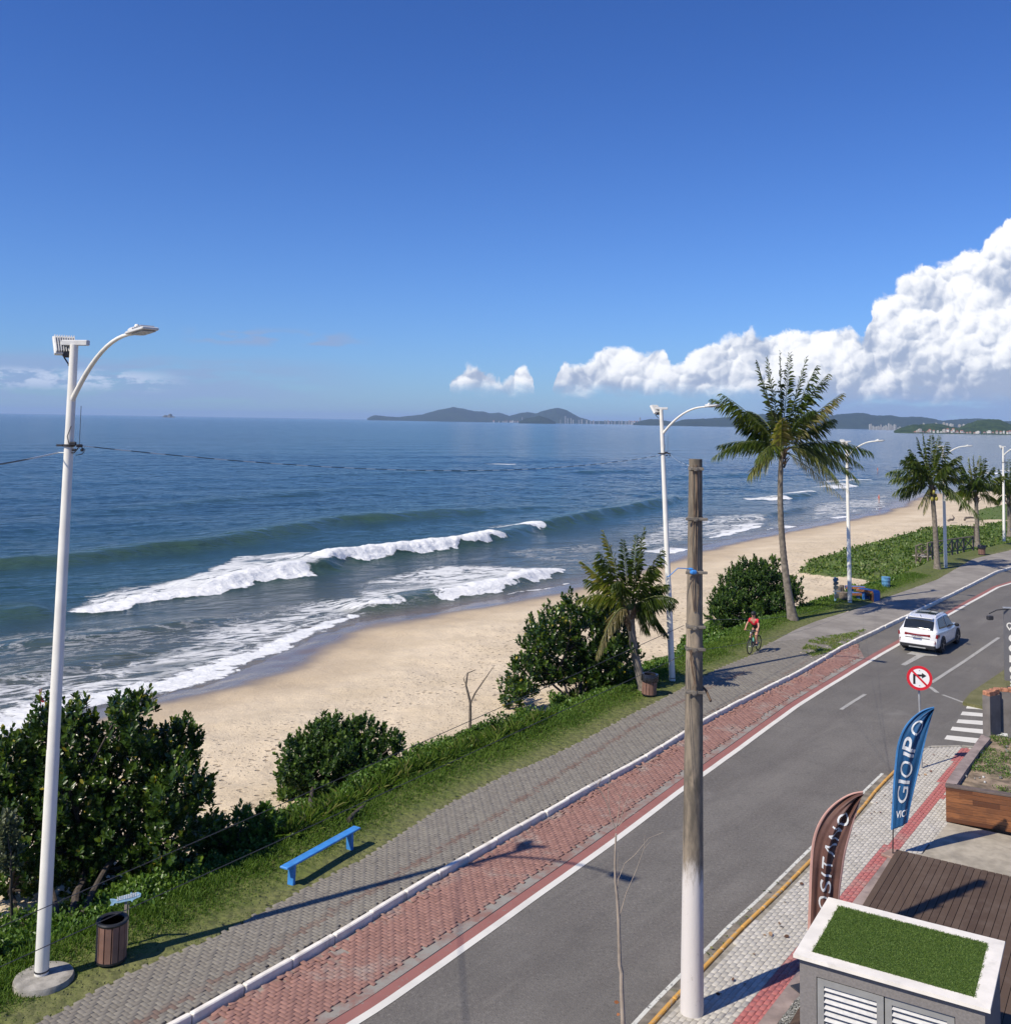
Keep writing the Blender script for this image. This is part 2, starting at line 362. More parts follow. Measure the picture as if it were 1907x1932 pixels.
def fbm(X,Y,s,seed=0,oct=4):
    # cheap value noise, vectorised
    out_=np.zeros(X.shape); a=1;t=0
    for o in range(oct):
        x=X/s*2**o+seed*17.3+o*31.7; y=Y/s*2**o-seed*9.1+o*11.3
        xi=np.floor(x).astype(np.int64); yi=np.floor(y).astype(np.int64); fx=x-xi; fy=y-yi; fx=fx*fx*(3-2*fx); fy=fy*fy*(3-2*fy)
        def h(i,j):
            v=(i*374761393+j*668265263+seed*1442695)&0xffffffff; v=((v^(v>>13))*1274126177)&0xffffffff; return ((v^(v>>16))&0xffff)/65535.
        out_+=a*(lerp(lerp(h(xi,yi),h(xi+1,yi),fx),lerp(h(xi,yi+1),h(xi+1,yi+1),fx),fy)-.5); t+=a; a*=.5
    return out_/t
def terrain(X,Y):
    a=dist_poly(X,Y,GL,True); b=dist_poly(X,Y,SL,True)        # a>0 seaward of the pavement, b>0 seaward of waterline
    aa=np.maximum(a,0); bb=np.maximum(-b,0)
    t=np.clip((aa-1.5)/2.9,0,1); t=t*t*(3-2*t)
    s=np.clip((aa-4.4)/(np.maximum(aa-4.4,0)+bb+1e-3),0,1)
    z=.08-.98*t-1.6*s**1.4
    z=np.where(b>0,SEA-.05*b,z)
    z=z+np.where((a>0)&(b<0),np.clip(aa/1.2,0,1)*fbm(X,Y,2.2,3)*.22+np.clip((aa-3)/4,0,1)*np.clip(bb/10,0,1)*(fbm(X,Y,1.1,5,3)*.10+fbm(X,Y,.42,8,2)*.07),0)
    z=np.where((a<0),.03,z)
    k=dist_poly(X,Y,KL,True)
    z=np.where(k<.35,-.08,z)
    return z,a,b
def gz(x,y): return float(terrain(np.array([float(x)]),np.array([float(y)]))[0][0])
def onG(px,py,z0=-.9,it=8):
    z=z0
    for _ in range(it): p=at(px,py,z); z=.5*z+.5*gz(p[0],p[1])
    p=at(px,py,z); return np.array([p[0],p[1],gz(p[0],p[1])])
# ------------------------------------------------------------------ ground: one sheet from the street across the verge and beach to beyond the waterline
B_D=[(60,1760),(102,1722),(175,1700),(272,1668),(382,1638),(440,1605),(520,1565),(640,1500),(758,1432),(834,1398),(885,1388),(940,1372),(1031,1358),(1063,1320),(1092,1308),(1101,1299),(1170,1281),(1209,1259),(1238,1242),(1272,1232),(1293,1205),(1335,1173),(1420,1165),(1495,1151),(1514,1151),(1570,1128),(1610,1112),(1644,1097),(1610,1093),(1570,1091),(1503,1082),(1530,1060),(1584,1043),(1666,1021),(1710,1008),(1755,998),(1811,994),(1846,994),(1891,986),(1990,972)]
BW=np.array([onG(x,y)[:2] for x,y in B_D]); BW=np.vstack([BW[0]+np.array([-30,-26]),BW,BW[-1]+np.array([200,170])])
VEGP=np.vstack([BW,GL[::-1]])
P2=np.array([onG(x,y)[:2] for x,y in [(1889,981),(1848,982),(1840,974),(1846,963),(1856,960),(1907,950),(2050,935),(2050,966)]])
th=np.concatenate([np.linspace(-180,-42,24)[:-1],np.linspace(-42,42,620)[:-1],np.linspace(42,180,24)])*math.pi/180
rr=np.concatenate([[0.5,4,9],np.geomspace(11,420,620),[700,1500,4000,12000]])
T_,R_=np.meshgrid(th,rr); X=R_*np.sin(T_); Y=R_*np.cos(T_)
Z,A_,B_=terrain(X,Y)
veg=(inpoly(X,Y,VEGP)|inpoly(X,Y,P2)).astype(float)
for _ in range(2): veg[1:-1,1:-1]=(veg[1:-1,1:-1]*2+veg[:-2,1:-1]+veg[2:,1:-1]+veg[1:-1,:-2]+veg[1:-1,2:])/6
Z=Z+veg*np.clip((A_-4)/2,0,1)*(.12+.25*fbm(X,Y,1.6,21,3))
ni,nj=X.shape; idx=np.arange(ni*nj).reshape(ni,nj)
Fc=np.stack([idx[:-1,:-1],idx[:-1,1:],idx[1:,1:],idx[1:,:-1]],-1).reshape(-1,4)[:,::-1]
me=npmesh('ground',np.stack([X,Y,Z],-1).reshape(-1,3),Fc,{'veg':veg.ravel(),'wl':B_.ravel(),'pv':A_.ravel()})
m,n,b=newmat('sand_and_turf'); v=coord(n)
s1=pnoise(n,v,.35,6,.6); s2=pnoise(n,v,6,5,.7); s3=pnoise(n,v,60,3,.7)
sand=mix(n,sstep(n,s1,.3,.7),(.55,.45,.31),(.65,.54,.385)); sand=mix(n,mmath(n,'MULTIPLY',sstep(n,s2,.45,.75),.35),sand,(.40,.32,.22)); sand=mix(n,mmath(n,'MULTIPLY',sstep(n,s3,.5,.8),.3),sand,(.36,.29,.21))
# footprints: small dents gathered on the upper beach
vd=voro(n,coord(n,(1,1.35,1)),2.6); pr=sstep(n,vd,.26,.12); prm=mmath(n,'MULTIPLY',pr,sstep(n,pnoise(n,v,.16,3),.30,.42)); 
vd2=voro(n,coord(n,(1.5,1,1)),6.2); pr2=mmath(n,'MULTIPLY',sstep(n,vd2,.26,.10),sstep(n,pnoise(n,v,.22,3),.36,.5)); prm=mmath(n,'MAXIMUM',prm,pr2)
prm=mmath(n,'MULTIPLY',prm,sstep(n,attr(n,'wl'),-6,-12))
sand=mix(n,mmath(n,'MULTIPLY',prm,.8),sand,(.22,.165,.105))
wl=mmath(n,'ADD',attr(n,'wl'),mmath(n,'MULTIPLY',mmath(n,'SUBTRACT',pnoise(n,v,.12,4),.5),4.5))
wet=sstep(n,wl,-3.6,-1.4); damp=sstep(n,wl,-8,-3.0)
sl_=mmath(n,'ABSOLUTE',mmath(n,'ADD',mmath(n,'ADD',wl,15),mmath(n,'MULTIPLY',pnoise(n,v,.6,4),2.5))); sand=mix(n,mmath(n,'MULTIPLY',sstep(n,sl_,.45,.05),mmath(n,'MULTIPLY',sstep(n,s2,.45,.6),.5)),sand,(.17,.13,.08))
sand=mix(n,mmath(n,'MULTIPLY',sstep(n,pnoise(n,v,.11,5,.65),.5,.66),.30),sand,(.70,.60,.45))
sand=mix(n,mmath(n,'MULTIPLY',damp,.55),sand,(.36,.27,.17)); sand=mix(n,wet,sand,(.17,.135,.105))
soil=mix(n,sstep(n,s2,.35,.65),(.075,.095,.022),(.13,.15,.04)); g2=pnoise(n,v,1.1,5,.6)
soil=mix(n,sstep(n,g2,.5,.68),soil,(.10,.125,.03)); 
edge=sstep(n,mmath(n,'ADD',attr(n,'pv'),mmath(n,'MULTIPLY',mmath(n,'SUBTRACT',g2,.5),1.3)),.75,.1)
soil=mix(n,mmath(n,'MULTIPLY',edge,.55),soil,(.165,.16,.07))
creep=mix(n,sstep(n,voro(n,v,5.5),.05,.5),(.05,.095,.018),(.10,.15,.03)); creep=mix(n,sstep(n,pnoise(n,v,.7,5,.6),.45,.7),creep,(.115,.13,.045))
soil=mix(n,sstep(n,attr(n,'pv'),4.0,5.0),soil,creep)
vm=sstep(n,mmath(n,'ADD',attr(n,'veg'),mmath(n,'MULTIPLY',mmath(n,'SUBTRACT',pnoise(n,v,1.6,6,.7),.5),1.3)),.42,.56)
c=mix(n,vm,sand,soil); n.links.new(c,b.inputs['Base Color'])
rg=mmath(n,'SUBTRACT',.95,mmath(n,'MULTIPLY',wet,.72)); n.links.new(rg,b.inputs['Roughness']); b.inputs['Specular IOR Level'].default_value=.35
hh=mmath(n,'ADD',mmath(n,'MULTIPLY',mmath(n,'ADD',s2,mmath(n,'MULTIPLY',prm,-1.4)),mmath(n,'SUBTRACT',1,wet)),mmath(n,'MULTIPLY',voro(n,v,5.5),mmath(n,'MULTIPLY',vm,-1.2)))
bump(n,b,hh,.6,.09)
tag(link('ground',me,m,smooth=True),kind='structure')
# ------------------------------------------------------------------ sea with swell, breakers and foam
S2=lambda L:WP(L,SEA)
def waveline(L): return smoothline(S2(L),2)
CR=[ # crest line, height, front width, back width, taper(start,end)
 ([(-300,1085),(0,1070),(126,1059),(231,1044),(364,1032),(496,1011),(631,988),(713,981),(895,968),(1100,950)],.75,1.6,4.2,(0,.4)),
 ([(120,1149),(204,1146),(290,1126),(397,1112),(495,1092),(595,1082),(631,1062),(697,1054),(776,1044),(862,1034),(945,1019),(981,1008),(1024,996),(1110,981),(1249,950),(1340,930)],.85,1.1,3.2,(.15,.25)),
 ([(-200,1172),(0,1160),(120,1150)],.45,1.4,3,(0,.2)),
 ([(640,1156),(769,1140),(829,1130),(911,1118),(994,1097),(1064,1076)],.6,.8,2.6,(.1,.2)),
 ([(-100,990),(200,965),(420,945),(640,925),(800,915)],.35,2.6,5,(.4,.4)),
 ([(500,902),(750,893),(1000,885)],.35,3,6,(.3,.3)),([(1060,893),(1150,890),(1247,890)],.5,3,5,(.3,.3)),
 ([(1200,906),(1330,900),(1440,893)],.35,3,5,(.3,.3)),([(1340,990),(1387,985),(1477,970),(1540,955)],.35,.8,2,(.2,.2)),
 ([(1402,942),(1495,940),(1530,930),(1600,915),(1650,904)],.5,1.2,3,(.1,.2)),
 ([(-100,1290),(60,1275),(200,1240),(330,1215)],.18,.8,2.5,(.2,.3)),([(-50,1220),(150,1205),(330,1180),(480,1160)],.2,.8,2.5,(.2,.3))]
th=np.linspace(-50,46,1050)*math.pi/180
rr=np.concatenate([np.geomspace(30,330,1150),np.geomspace(332,2000,160)[1:],np.geomspace(2100,26000,60)])
T_,R_=np.meshgrid(th,rr); X=R_*np.sin(T_); Y=R_*np.cos(T_)
bd=dist_poly(X,Y,SL,True)
fade=np.clip(1-(R_-250)/500,0,1)
nd=np.array([-.55,.835])   # away from the beach
q=X*nd[0]+Y*nd[1]; p_=X*nd[1]-Y*nd[0]
h=np.zeros(X.shape)
wob=fbm(X,Y,26,7,3)*8
deep=np.clip(bd/30,0,1)
h+=deep*(.10*np.sin((q+wob)/2.9)+.16*np.sin((q+wob*1.7+p_*.15)/6.1+1.3))*(.6+1.6*fbm(X,Y,60,3,2))
h+=(.18*deep+.05)*fbm(q/2.2,p_,3.2,11,5)*1.4+ (.10*deep+.03)*fbm(q,p_*.35,.9,12,3)
foam=np.zeros(X.shape); lace=np.zeros(X.shape); crest=np.zeros(X.shape)
def along(P):
    """signed distance (+ seaward) and arc fraction to polyline, only near it"""
    lo=P.min(0)-14;hi=P.max(0)+14; m_=(X>lo[0])&(X<hi[0])&(Y>lo[1])&(Y<hi[1]); x=X[m_];y=Y[m_]
    D=np.full(x.shape,1e9);Sg=np.ones(x.shape);Tt=np.zeros(x.shape)
    sl_=np.r_[0,np.cumsum(np.linalg.norm(np.diff(P,axis=0),axis=1))]
    for i,(a,b) in enumerate(zip(P[:-1],P[1:])):
        ab=b-a;L=ab@ab; t=np.clip(((x-a[0])*ab[0]+(y-a[1])*ab[1])/L,0,1); d=np.hypot(x-a[0]-t*ab[0],y-a[1]-t*ab[1]); k=d<D
        D[k]=d[k]; Tt[k]=(sl_[i]+t[k]*math.sqrt(L))/sl_[-1]; c_=ab[0]*(y-a[1])-ab[1]*(x-a[0]); Sg[k]=np.sign(c_[k])
    return m_,D*Sg,Tt,sl_[-1]
for L,A,wf,wb,(t0,t1) in CR:
    P=waveline(L); m_,s,t,_=along(P)
    s=s+fbm(X[m_],Y[m_],5,31,2)*1.1
    e=np.ones(s.shape)
    if t0: e*=np.clip(t/t0,0,1)
    if t1: e*=np.clip((1-t)/t1,0,1)
    e=e*e*(3-2*e)
    pr_=np.where(s<0,np.exp(-(s/wf)**2),np.exp(-(s/wb)**2))
    h[m_]+=A*e*pr_; crest[m_]=np.maximum(crest[m_],min(1,A*1.3)*e*np.exp(-((s+wf*.35)/(wf*1.5))**2))
# foam fronts: (line, width shoreward, width seaward, strength, rough ridge)
FR=[([(118,1152),(204,1152),(290,1132),(397,1119),(495,1099),(560,1090),(597,1088)],.7,1.9,1.35,.26),
 ([(597,1078),(631,1064),(697,1058),(776,1046),(862,1036),(905,1028),(944,1018)],.7,1.9,1.5,.4),
 ([(983,1003),(1024,998)],.6,2.2,1.4,.2),
 ([(822,1134),(870,1126),(911,1120),(994,1099),(1040,1084),(1063,1074)],.5,1.4,1.5,.25),
 ([(655,1155),(700,1150),(769,1141)],.22,.7,.95,.10),
 ([(946,876),(974,875)],1.0,2.5,1.5,.25),([(1402,942),(1450,943),(1495,941)],.5,1.4,1.1,.15),([(1499,934),(1532,931)],.5,1.6,1.3,.15),
 ([(1581,910),(1610,907),(1644,904)],.8,2.2,1.3,.2),([(1565,924),(1590,921),(1612,917)],.6,1.5,1.2,.1),
 ([(1335,1015),(1365,1010),(1395,1002),(1436,992)],.4,.9,1.1,.08),([(1246,1045),(1272,1041),(1300,1036)],.5,1.1,1.2,.06),
 ([(1475,996),(1500,993)],.4,1,1.1,.05),([(1573,978),(1600,974)],.4,1,1.1,.05),([(1905,890),(1935,888)],1,2.5,1.3,.2),([(1870,895),(1890,893)],1,2,1.1,.15),
 ([(1390,994),(1440,988)],.3,.8,1.0,.05),([(1880,935),(1950,925)],1,2,1.1,.1),([(1770,940),(1810,932)],.8,2,1.0,.1)]
for L,wf,wb,st,ri in FR:
    P=waveline(L); m_,s,t,Ln=along(P); s=s+fbm(X[m_],Y[m_],1.5,41,4)*2.0*min(1,wb/1.6)
    e=np.clip(t/.08,0,1)*np.clip((1-t)/.06,0,1); e=np.where((t<=0)|(t>=1),0,1)*np.sqrt(e)
    f=np.where(s<0,np.exp(-(s/wf)**4),np.exp(-(s/wb)**2))*e
    foam[m_]=np.maximum(foam[m_],np.where(s<0,st*f,st*.8*f)); lace[m_]=np.maximum(lace[m_],.75*e*np.exp(-((s-wb)/(wb*1.6))**2)*(s>0))
    h[m_]+=ri*.6*np.minimum(f,1)*(.6+1.5*fbm(X[m_],Y[m_],.9,51,4)+.5*fbm(X[m_],Y[m_],.3,52,2))
# trailing lacy foam fields
def field(poly,st,key=0,soft=1.5):
    P=S2(poly); ins=inpoly(X,Y,P); d=dist_poly(X,Y,np.vstack([P,P[:1]])) if ins.any() else 0
    v_=np.where(ins,np.clip(d/soft,0,1),0)*st
    (lace if key==0 else foam)[:]=np.maximum((lace if key==0 else foam),v_)
field([(210,1120),(330,1100),(420,1062),(430,1050),(560,1040),(660,1045),(700,1052),(600,1085),(450,1100),(290,1125)],.75,0,1.0)
field([(440,1052),(560,1043),(640,1046),(660,1056),(600,1076),(470,1078)],.62,1,2.5)
field([(240,1112),(400,1087),(470,1092),(380,1108),(260,1128)],.55,1,2)
field([(650,1100),(800,1065),(960,1065),(1060,1075),(990,1095),(900,1118),(760,1138),(660,1150),(640,1130)],.66,0,2)
field([(660,1105),(760,1085),(900,1080),(960,1090),(880,1110),(760,1135),(670,1140)],.52,1,3)
field([(0,1180),(300,1165),(560,1125),(650,1130),(690,1155),(560,1200),(400,1255),(200,1300),(-200,1400),(-200,1200)],.36,0,3)
field([(880,1040),(1100,1020),(1200,1030),(1120,1075),(1060,1070),(960,1058)],.38,0,3)
field([(1250,975),(1420,968),(1480,980),(1380,1005),(1250,1035),(1150,1060),(1120,1050)],.50,0,2)
field([(1520,950),(1640,935),(1690,930),(1690,955),(1600,975),(1500,990)],.5,0,2)
# swash along the beach
sw=S2([(-300,1450),(0,1362),(120,1326),(276,1298),(436,1256),(531,1212),(600,1186),(676,1162)])
m_,s,t,Ln=along(smoothline(sw,2)); s=s+fbm(X[m_],Y[m_],3,61,4)*2.2
wl_=lerp(2.6,.4,np.clip(t*1.05-.1,0,1)); f=np.where(s<0,np.exp(-(s/(wl_*.75))**4),np.exp(-(s/(wl_*1.0))**2))*np.where(t>=1,0,1)
foam[m_]=np.maximum(foam[m_],.88*f); lace[m_]=np.maximum(lace[m_],.6*np.exp(-((s-2.5)/3.5)**2))
h[m_]+=.06*f*(1+2*fbm(X[m_],Y[m_],.5,62,3))
thin=np.exp(-((bd+ fbm(X,Y,6,71,3)*2.5-.7)/.28)**2)*np.clip(fbm(X,Y,16,72,2)*5+.7,0,1); foam=np.maximum(foam,thin*.8)
lace=np.maximum(lace,np.exp(-((bd-4)/5)**2)*.33)
Zs=SEA+h*fade*np.clip((bd+1.0)/5,0.06,1)
keep=(bd>-2.2)
ni,nj=X.shape; idx=np.arange(ni*nj).reshape(ni,nj)
Fc=np.stack([idx[:-1,:-1],idx[:-1,1:],idx[1:,1:],idx[1:,:-1]],-1).reshape(-1,4)[:,::-1]
kf=keep.ravel()[Fc].any(1); Fc=Fc[kf]
used=np.zeros(ni*nj,bool); used[Fc.ravel()]=True; mp=np.cumsum(used)-1
Vs=np.stack([X,Y,Zs],-1).reshape(-1,3)[used]
me=npmesh('sea',Vs,mp[Fc],{'foam':foam.ravel()[used],'lace':lace.ravel()[used],'wl':bd.ravel()[used],'crest':crest.ravel()[used]})
m,n,b=newmat('sea_water'); rotz=math.atan2(nd[1],nd[0])
v=coord(n); va=coord(n,(1,.42,1),(0,0,-rotz))
wl=attr(n,'wl'); big=pnoise(n,coord(n,(1,.3,1),(0,0,-rotz)),.018,4,.6)
deepc=mix(n,sstep(n,big,.35,.65),(.009,.036,.053),(.014,.048,.069))
mid=(.022,.056,.058); sh=(.075,.085,.066)
c=mix(n,sstep(n,wl,75,22),deepc,mid); c=mix(n,sstep(n,wl,22,4),c,sh); c=mix(n,sstep(n,wl,3.0,-.3),c,(.16,.135,.105))
c=mix(n,mmath(n,'MULTIPLY',attr(n,'crest'),.75),c,(.05,.095,.062))
n1=pnoise(n,va,3.2,7,.68); n2=pnoise(n,va,.55,5,.6); n3=pnoise(n,va,.12,5,.6)
f=attr(n,'foam'); l=attr(n,'lace')
fn=pnoise(n,coord(n,(1,.55,1),(0,0,-rotz)),1.5,9,.72,.6)
dense=sstep(n,mmath(n,'ADD',f,mmath(n,'MULTIPLY',mmath(n,'SUBTRACT',fn,.5),2.1)),.50,.66)
rid=mmath(n,'SUBTRACT',1,mmath(n,'MULTIPLY',mmath(n,'ABSOLUTE',mmath(n,'SUBTRACT',pnoise(n,coord(n,(1,.38,1),(0,0,-rotz)),.95,8,.68,.55),.5)),9))
lc=sstep(n,mmath(n,'ADD',l,mmath(n,'MULTIPLY',rid,.46)),.60,.95)
lc=mmath(n,'MULTIPLY',lc,sstep(n,pnoise(n,va,.22,3),.30,.50))
fm=mmath(n,'MAXIMUM',dense,mmath(n,'MULTIPLY',lc,.85))
c=mix(n,fm,c,(.80,.81,.80)); n.links.new(c,b.inputs['Base Color'])
b.inputs['IOR'].default_value=1.333
n.links.new(sstep(n,wl,60,420,.5,.22),b.inputs['Specular IOR Level'])
n.links.new(mmath(n,'ADD',.13,mmath(n,'MULTIPLY',fm,.7)),b.inputs['Roughness'])
hgt=mmath(n,'ADD',mmath(n,'MULTIPLY',n1,.16),mmath(n,'ADD',mmath(n,'MULTIPLY',n2,.9),mmath(n,'MULTIPLY',n3,2.6)))
hgt=mmath(n,'ADD',hgt,mmath(n,'MULTIPLY',fm,mmath(n,'MULTIPLY',fn,.35)))
bump(n,b,hgt,.85,.55)
tag(link('sea',me,m,smooth=True),kind='structure')
# ------------------------------------------------------------------ street
def flat(name,poly,z,mat,kind='structure',z0=None):
    mb=MB(); P=[tuple(p[:2]) for p in poly]
    if z0 is None:
        mb.add([(p[0],p[1],z) for p in P],[tuple(range(len(P)))])
        o=mb.build(name,mat,recalc=False)
        me=o.data
        if me.polygons[0].normal.z<0: me.flip_normals()
    else:
        mb.prism(P,z0,z); o=mb.build(name,mat)
    if kind: o['kind']=kind
    return o
def stripmesh(P,l,r,z,mb=None,mi=0):
    mb=mb or MB(); A=offset(P,l);Bq=offset(P,r); mb.grid([[(a[0],a[1],z) for a in A],[(c_[0],c_[1],z) for c_ in Bq]],mi); return mb
KR=resample(KL,.5); WR=resample(smoothline(WL,1),.4)
m,n,b=newmat('asphalt'); v=coord(n); g=pnoise(n,v,.5,5,.6); fi=pnoise(n,v,45,3,.8); sp=voro(n,v,55)
vr=coord(n,(1,.06,1),(0,0,-RAD(51)))
c=mix(n,sstep(n,g,.3,.7),(.128,.118,.103),(.168,.155,.136)); c=mix(n,sstep(n,pnoise(n,coord(n,(.15,1.1,1),(0,0,-RAD(52))),1.0,4),.42,.66,0,.55),c,(.112,.100,.088)); c=mix(n,sstep(n,fi,.5,.85,0,.6),c,(.25,.24,.225)); gr=pnoise(n,v,16,5,.85); c=mix(n,sstep(n,gr,.52,.70,0,.75),c,(.27,.25,.22)); c=mix(n,sstep(n,gr,.48,.33,0,.7),c,(.06,.055,.05)); c=mix(n,sstep(n,pnoise(n,v,1.7,6,.75),.52,.68,0,.45),c,(.09,.083,.075)); c=mix(n,sstep(n,sp,.16,.05,0,.8),c,(.04,.04,.04))
c=mix(n,sstep(n,pnoise(n,coord(n,(.10,.9,1),(0,0,-RAD(51))),2.6,6,.75),.52,.72,0,.55),c,(.205,.19,.165)); c=mix(n,sstep(n,voro(n,v,.55,'DISTANCE_TO_EDGE'),.010,.003,0,.0),c,(.06,.056,.05)); c=mix(n,sstep(n,pnoise(n,v,.09,5,.6),.50,.60,0,.35),c,(.10,.093,.082)); pt=voro(n,v,7.5); c=mix(n,sstep(n,mmath(n,'ADD',pt,mmath(n,'MULTIPLY',fi,.08)),.12,.09,0,.85),c,(.03,.03,.03))
c=mix(n,sstep(n,pnoise(n,v,.22,6,.7),.58,.72,0,.5),c,(.23,.22,.2))
n.links.new(c,b.inputs['Base Color']); b.inputs['Roughness'].default_value=.86; bump(n,b,mmath(n,'ADD',fi,sp),.5,.012); ASPH=m
Kr=offset(KR,-60)
Ks=KR[KR[:,1]>-30]; 
kp0=KL.copy(); kp0=kp0[(kp0[:,1]>-40)&(kp0[:,1]<225)]; flat('road',np.vstack([offset(kp0,-.03),np.array([[330,150],[120,10],[60,-30],[0,-45]])]),0,ASPH)
def paintmat(name,col,wear,under=(.125,.12,.115),sc=9):
    m,n,b=newmat(name); v=coord(n); f=pnoise(n,v,sc,7,.75); c=mix(n,sstep(n,f,wear,wear+.09),col,under); c=mix(n,sstep(n,pnoise(n,v,1.3,4),.4,.7,0,.3),c,tuple(q*.6 for q in col)); n.links.new(c,b.inputs['Base Color']); b.inputs['Roughness'].default_value=.8; bump(n,b,f,.15,.01); return m
WP_=paintmat('white_road_paint',(.66,.64,.58),.66); WPW=paintmat('worn_road_paint',(.38,.37,.34),.54); REDL=paintmat('red_road_paint',(.29,.12,.10),.58,(.24,.2,.17))
REDW=paintmat('worn_red_path_paint',(.30,.105,.085),.52,(.24,.225,.20),3); ORG=paintmat('yellow_kerb_paint',(.62,.33,.07),.53,(.4,.37,.3)); 
def segW(P,y0,y1): return P[(P[:,1]>y0)&(P[:,1]<y1)]
WS=segW(WR,4,170); wj=WS+np.stack([fbm(WS[:,0],WS[:,1],1.6,81,2)*.09]*2,1)
mb=MB(); stripmesh(wj,.075,-.075,.008,mb); o=mb.build('white_lane_line',WP_,recalc=False); o['kind']='structure'
mb=MB(); stripmesh(wj,.29,.075,.0065,mb); o=mb.build('red_lane_line',REDL,recalc=False); o['kind']='structure'
# concrete bed of the cycle path
Kc=segW(KR,2,43.2); Wc=segW(WR,2,40.2)
bedP=np.vstack([offset(Kc,-.04),offset(Wc,.30)[::-1]])
m,n,b=newmat('dusty_concrete_bed'); v=coord(n); f=pnoise(n,v,1.3,6,.7); c=mix(n,sstep(n,f,.4,.62),(.27,.255,.225),(.24,.13,.105)); c=mix(n,sstep(n,pnoise(n,v,9,5,.8),.5,.7,0,.6),c,(.17,.16,.135)); n.links.new(c,b.inputs['Base Color']); b.inputs['Roughness'].default_value=.95; bump(n,b,f,.3,.02)
flat('cycle_path_bed',bedP,.012,m,z0=-.02)
# paving stones laid as real blocks
def brickmat(name,lo,hi,lineA=None,rough=.88,dust=(.33,.3,.26),dustamt=.35):
    m,n,b=newmat(name); v=coord(n); a=attr(n,'tint'); c=mix(n,a,lo,hi)
    if lineA: c=mix(n,attr(n,'band'),c,lineA)
    c=mix(n,sstep(n,pnoise(n,v,.9,6,.7),.5,.68,0,dustamt),c,dust); c=mix(n,sstep(n,pnoise(n,v,2.3,6,.75),.55,.72,0,.45),c,tuple(q*.7 for q in lo)); c=mix(n,sstep(n,pnoise(n,v,26,4,.75),.45,.75,0,.35),c,tuple(q*.55 for q in lo)); n.links.new(c,b.inputs['Base Color']); b.inputs['Roughness'].default_value=rough; bump(n,b,pnoise(n,v,40,3,.7),.3,.006); return m
def pave(name,poly,ang,Wd,z,mat,gap=.007,th=.05,pattern='h',band=None,seed=1,loose=None,L=None,drop=0):
    rng=np.random.default_rng(seed); P=np.array(poly); ca,sa=math.cos(ang),math.sin(ang); c0=P.mean(0)
    Q=P-c0; U=Q[:,0]*ca+Q[:,1]*sa; V=-Q[:,0]*sa+Q[:,1]*ca
    cs=[]
    if pattern=='h':
        i=np.arange(int(U.min()/Wd)-3,int(U.max()/Wd)+3); j=np.arange(int(V.min()/Wd)-3,int(V.max()/Wd)+3); I,J=np.meshgrid(i,j); I=I.ravel();J=J.ravel(); d=(I-J)%4
        hm=d==0; vm_=d==3
        cu=np.r_[(I[hm]+1)*Wd,(I[vm_]+.5)*Wd]; cv=np.r_[(J[hm]+.5)*Wd,(J[vm_]+1)*Wd]; isv=np.r_[np.zeros(hm.sum(),bool),np.ones(vm_.sum(),bool)]; Lb=2*Wd
    else:
        Lb=L or 2*Wd; j=np.arange(int(V.min()/Wd)-2,int(V.max()/Wd)+2); i=np.arange(int(U.min()/Lb)-2,int(U.max()/Lb)+2); I,J=np.meshgrid(i,j); cu=(I+.5*(J%2)).ravel()*Lb; cv=(J.ravel()+.5)*Wd; isv=np.zeros(cu.shape,bool)
    wx=c0[0]+cu*ca-cv*sa; wy=c0[1]+cu*sa+cv*ca; k=inpoly(wx,wy,P)
    if drop: k&=~((fbm(wx,wy,1.2,seed+5,3)>.26)&(rng.random(wx.shape)<drop))
    wx,wy,isv=wx[k],wy[k],isv[k]; nB=len(wx); a=ang+np.where(isv,math.pi/2,0)+rng.normal(0,.012,nB)
    tz=rng.normal(0,.0018,nB); tx=rng.normal(0,.006,nB); ty=rng.normal(0,.006,nB)
    if loose is not None:
        lz=loose(wx,wy); a+=lz*rng.normal(0,.10,nB); tx+=lz*rng.normal(0,.16,nB); ty+=lz*rng.normal(0,.16,nB); tz+=lz*rng.uniform(-.02,.025,nB)
    hx=(Lb-gap)/2; hy=(Wd-gap)/2; loc=np.array([[sx*(hx-m1),sy*(hy-m1),zz] for zz,m1 in ((-th,0),(-.003,0),(0,.003)) for sx,sy in((-1,-1),(1,-1),(1,1),(-1,1))])
    x=loc[:,0][None]*np.cos(a)[:,None]-loc[:,1][None]*np.sin(a)[:,None]; y=loc[:,0][None]*np.sin(a)[:,None]+loc[:,1][None]*np.cos(a)[:,None]
    zz=loc[:,2][None]+tz[:,None]+loc[:,0][None]*tx[:,None]+loc[:,1][None]*ty[:,None]
    V_=np.stack([x+wx[:,None],y+wy[:,None],zz+z],-1).reshape(-1,3)
    fc=[(8,9,10,11)]+[(r0*4+i_,r0*4+(i_+1)%4,(r0+1)*4+(i_+1)%4,(r0+1)*4+i_) for r0 in(0,1) for i_ in range(4)]
    Fc=(np.arange(nB)[:,None,None]*12+np.array(fc)[None]).reshape(-1,4)
    at_={'tint':np.repeat(rng.random(nB),12)}
    if band is not None: at_['band']=np.repeat(band(wx,wy),12)
    o=link(name,npmesh(name,V_,Fc,at_),mat); o['kind']='structure'; return o
RA=RAD(52)
RB=brickmat('red_paver',(.235,.125,.10),(.315,.17,.135),dustamt=.65)
kd=lambda x,y: dist_poly(x,y,KR)
Wc2=offset(Wc,.52)
pave('cycle_path_pavers',np.vstack([offset(Kc,-.07),Wc2[::-1]]),RA,.078,.034,RB,gap=.008,th=.022,seed=3,loose=lambda x,y:np.clip(1-kd(x,y)/.42,0,1)**.7*(fbm(x,y,1.3,9,2)>-.12),drop=.5)
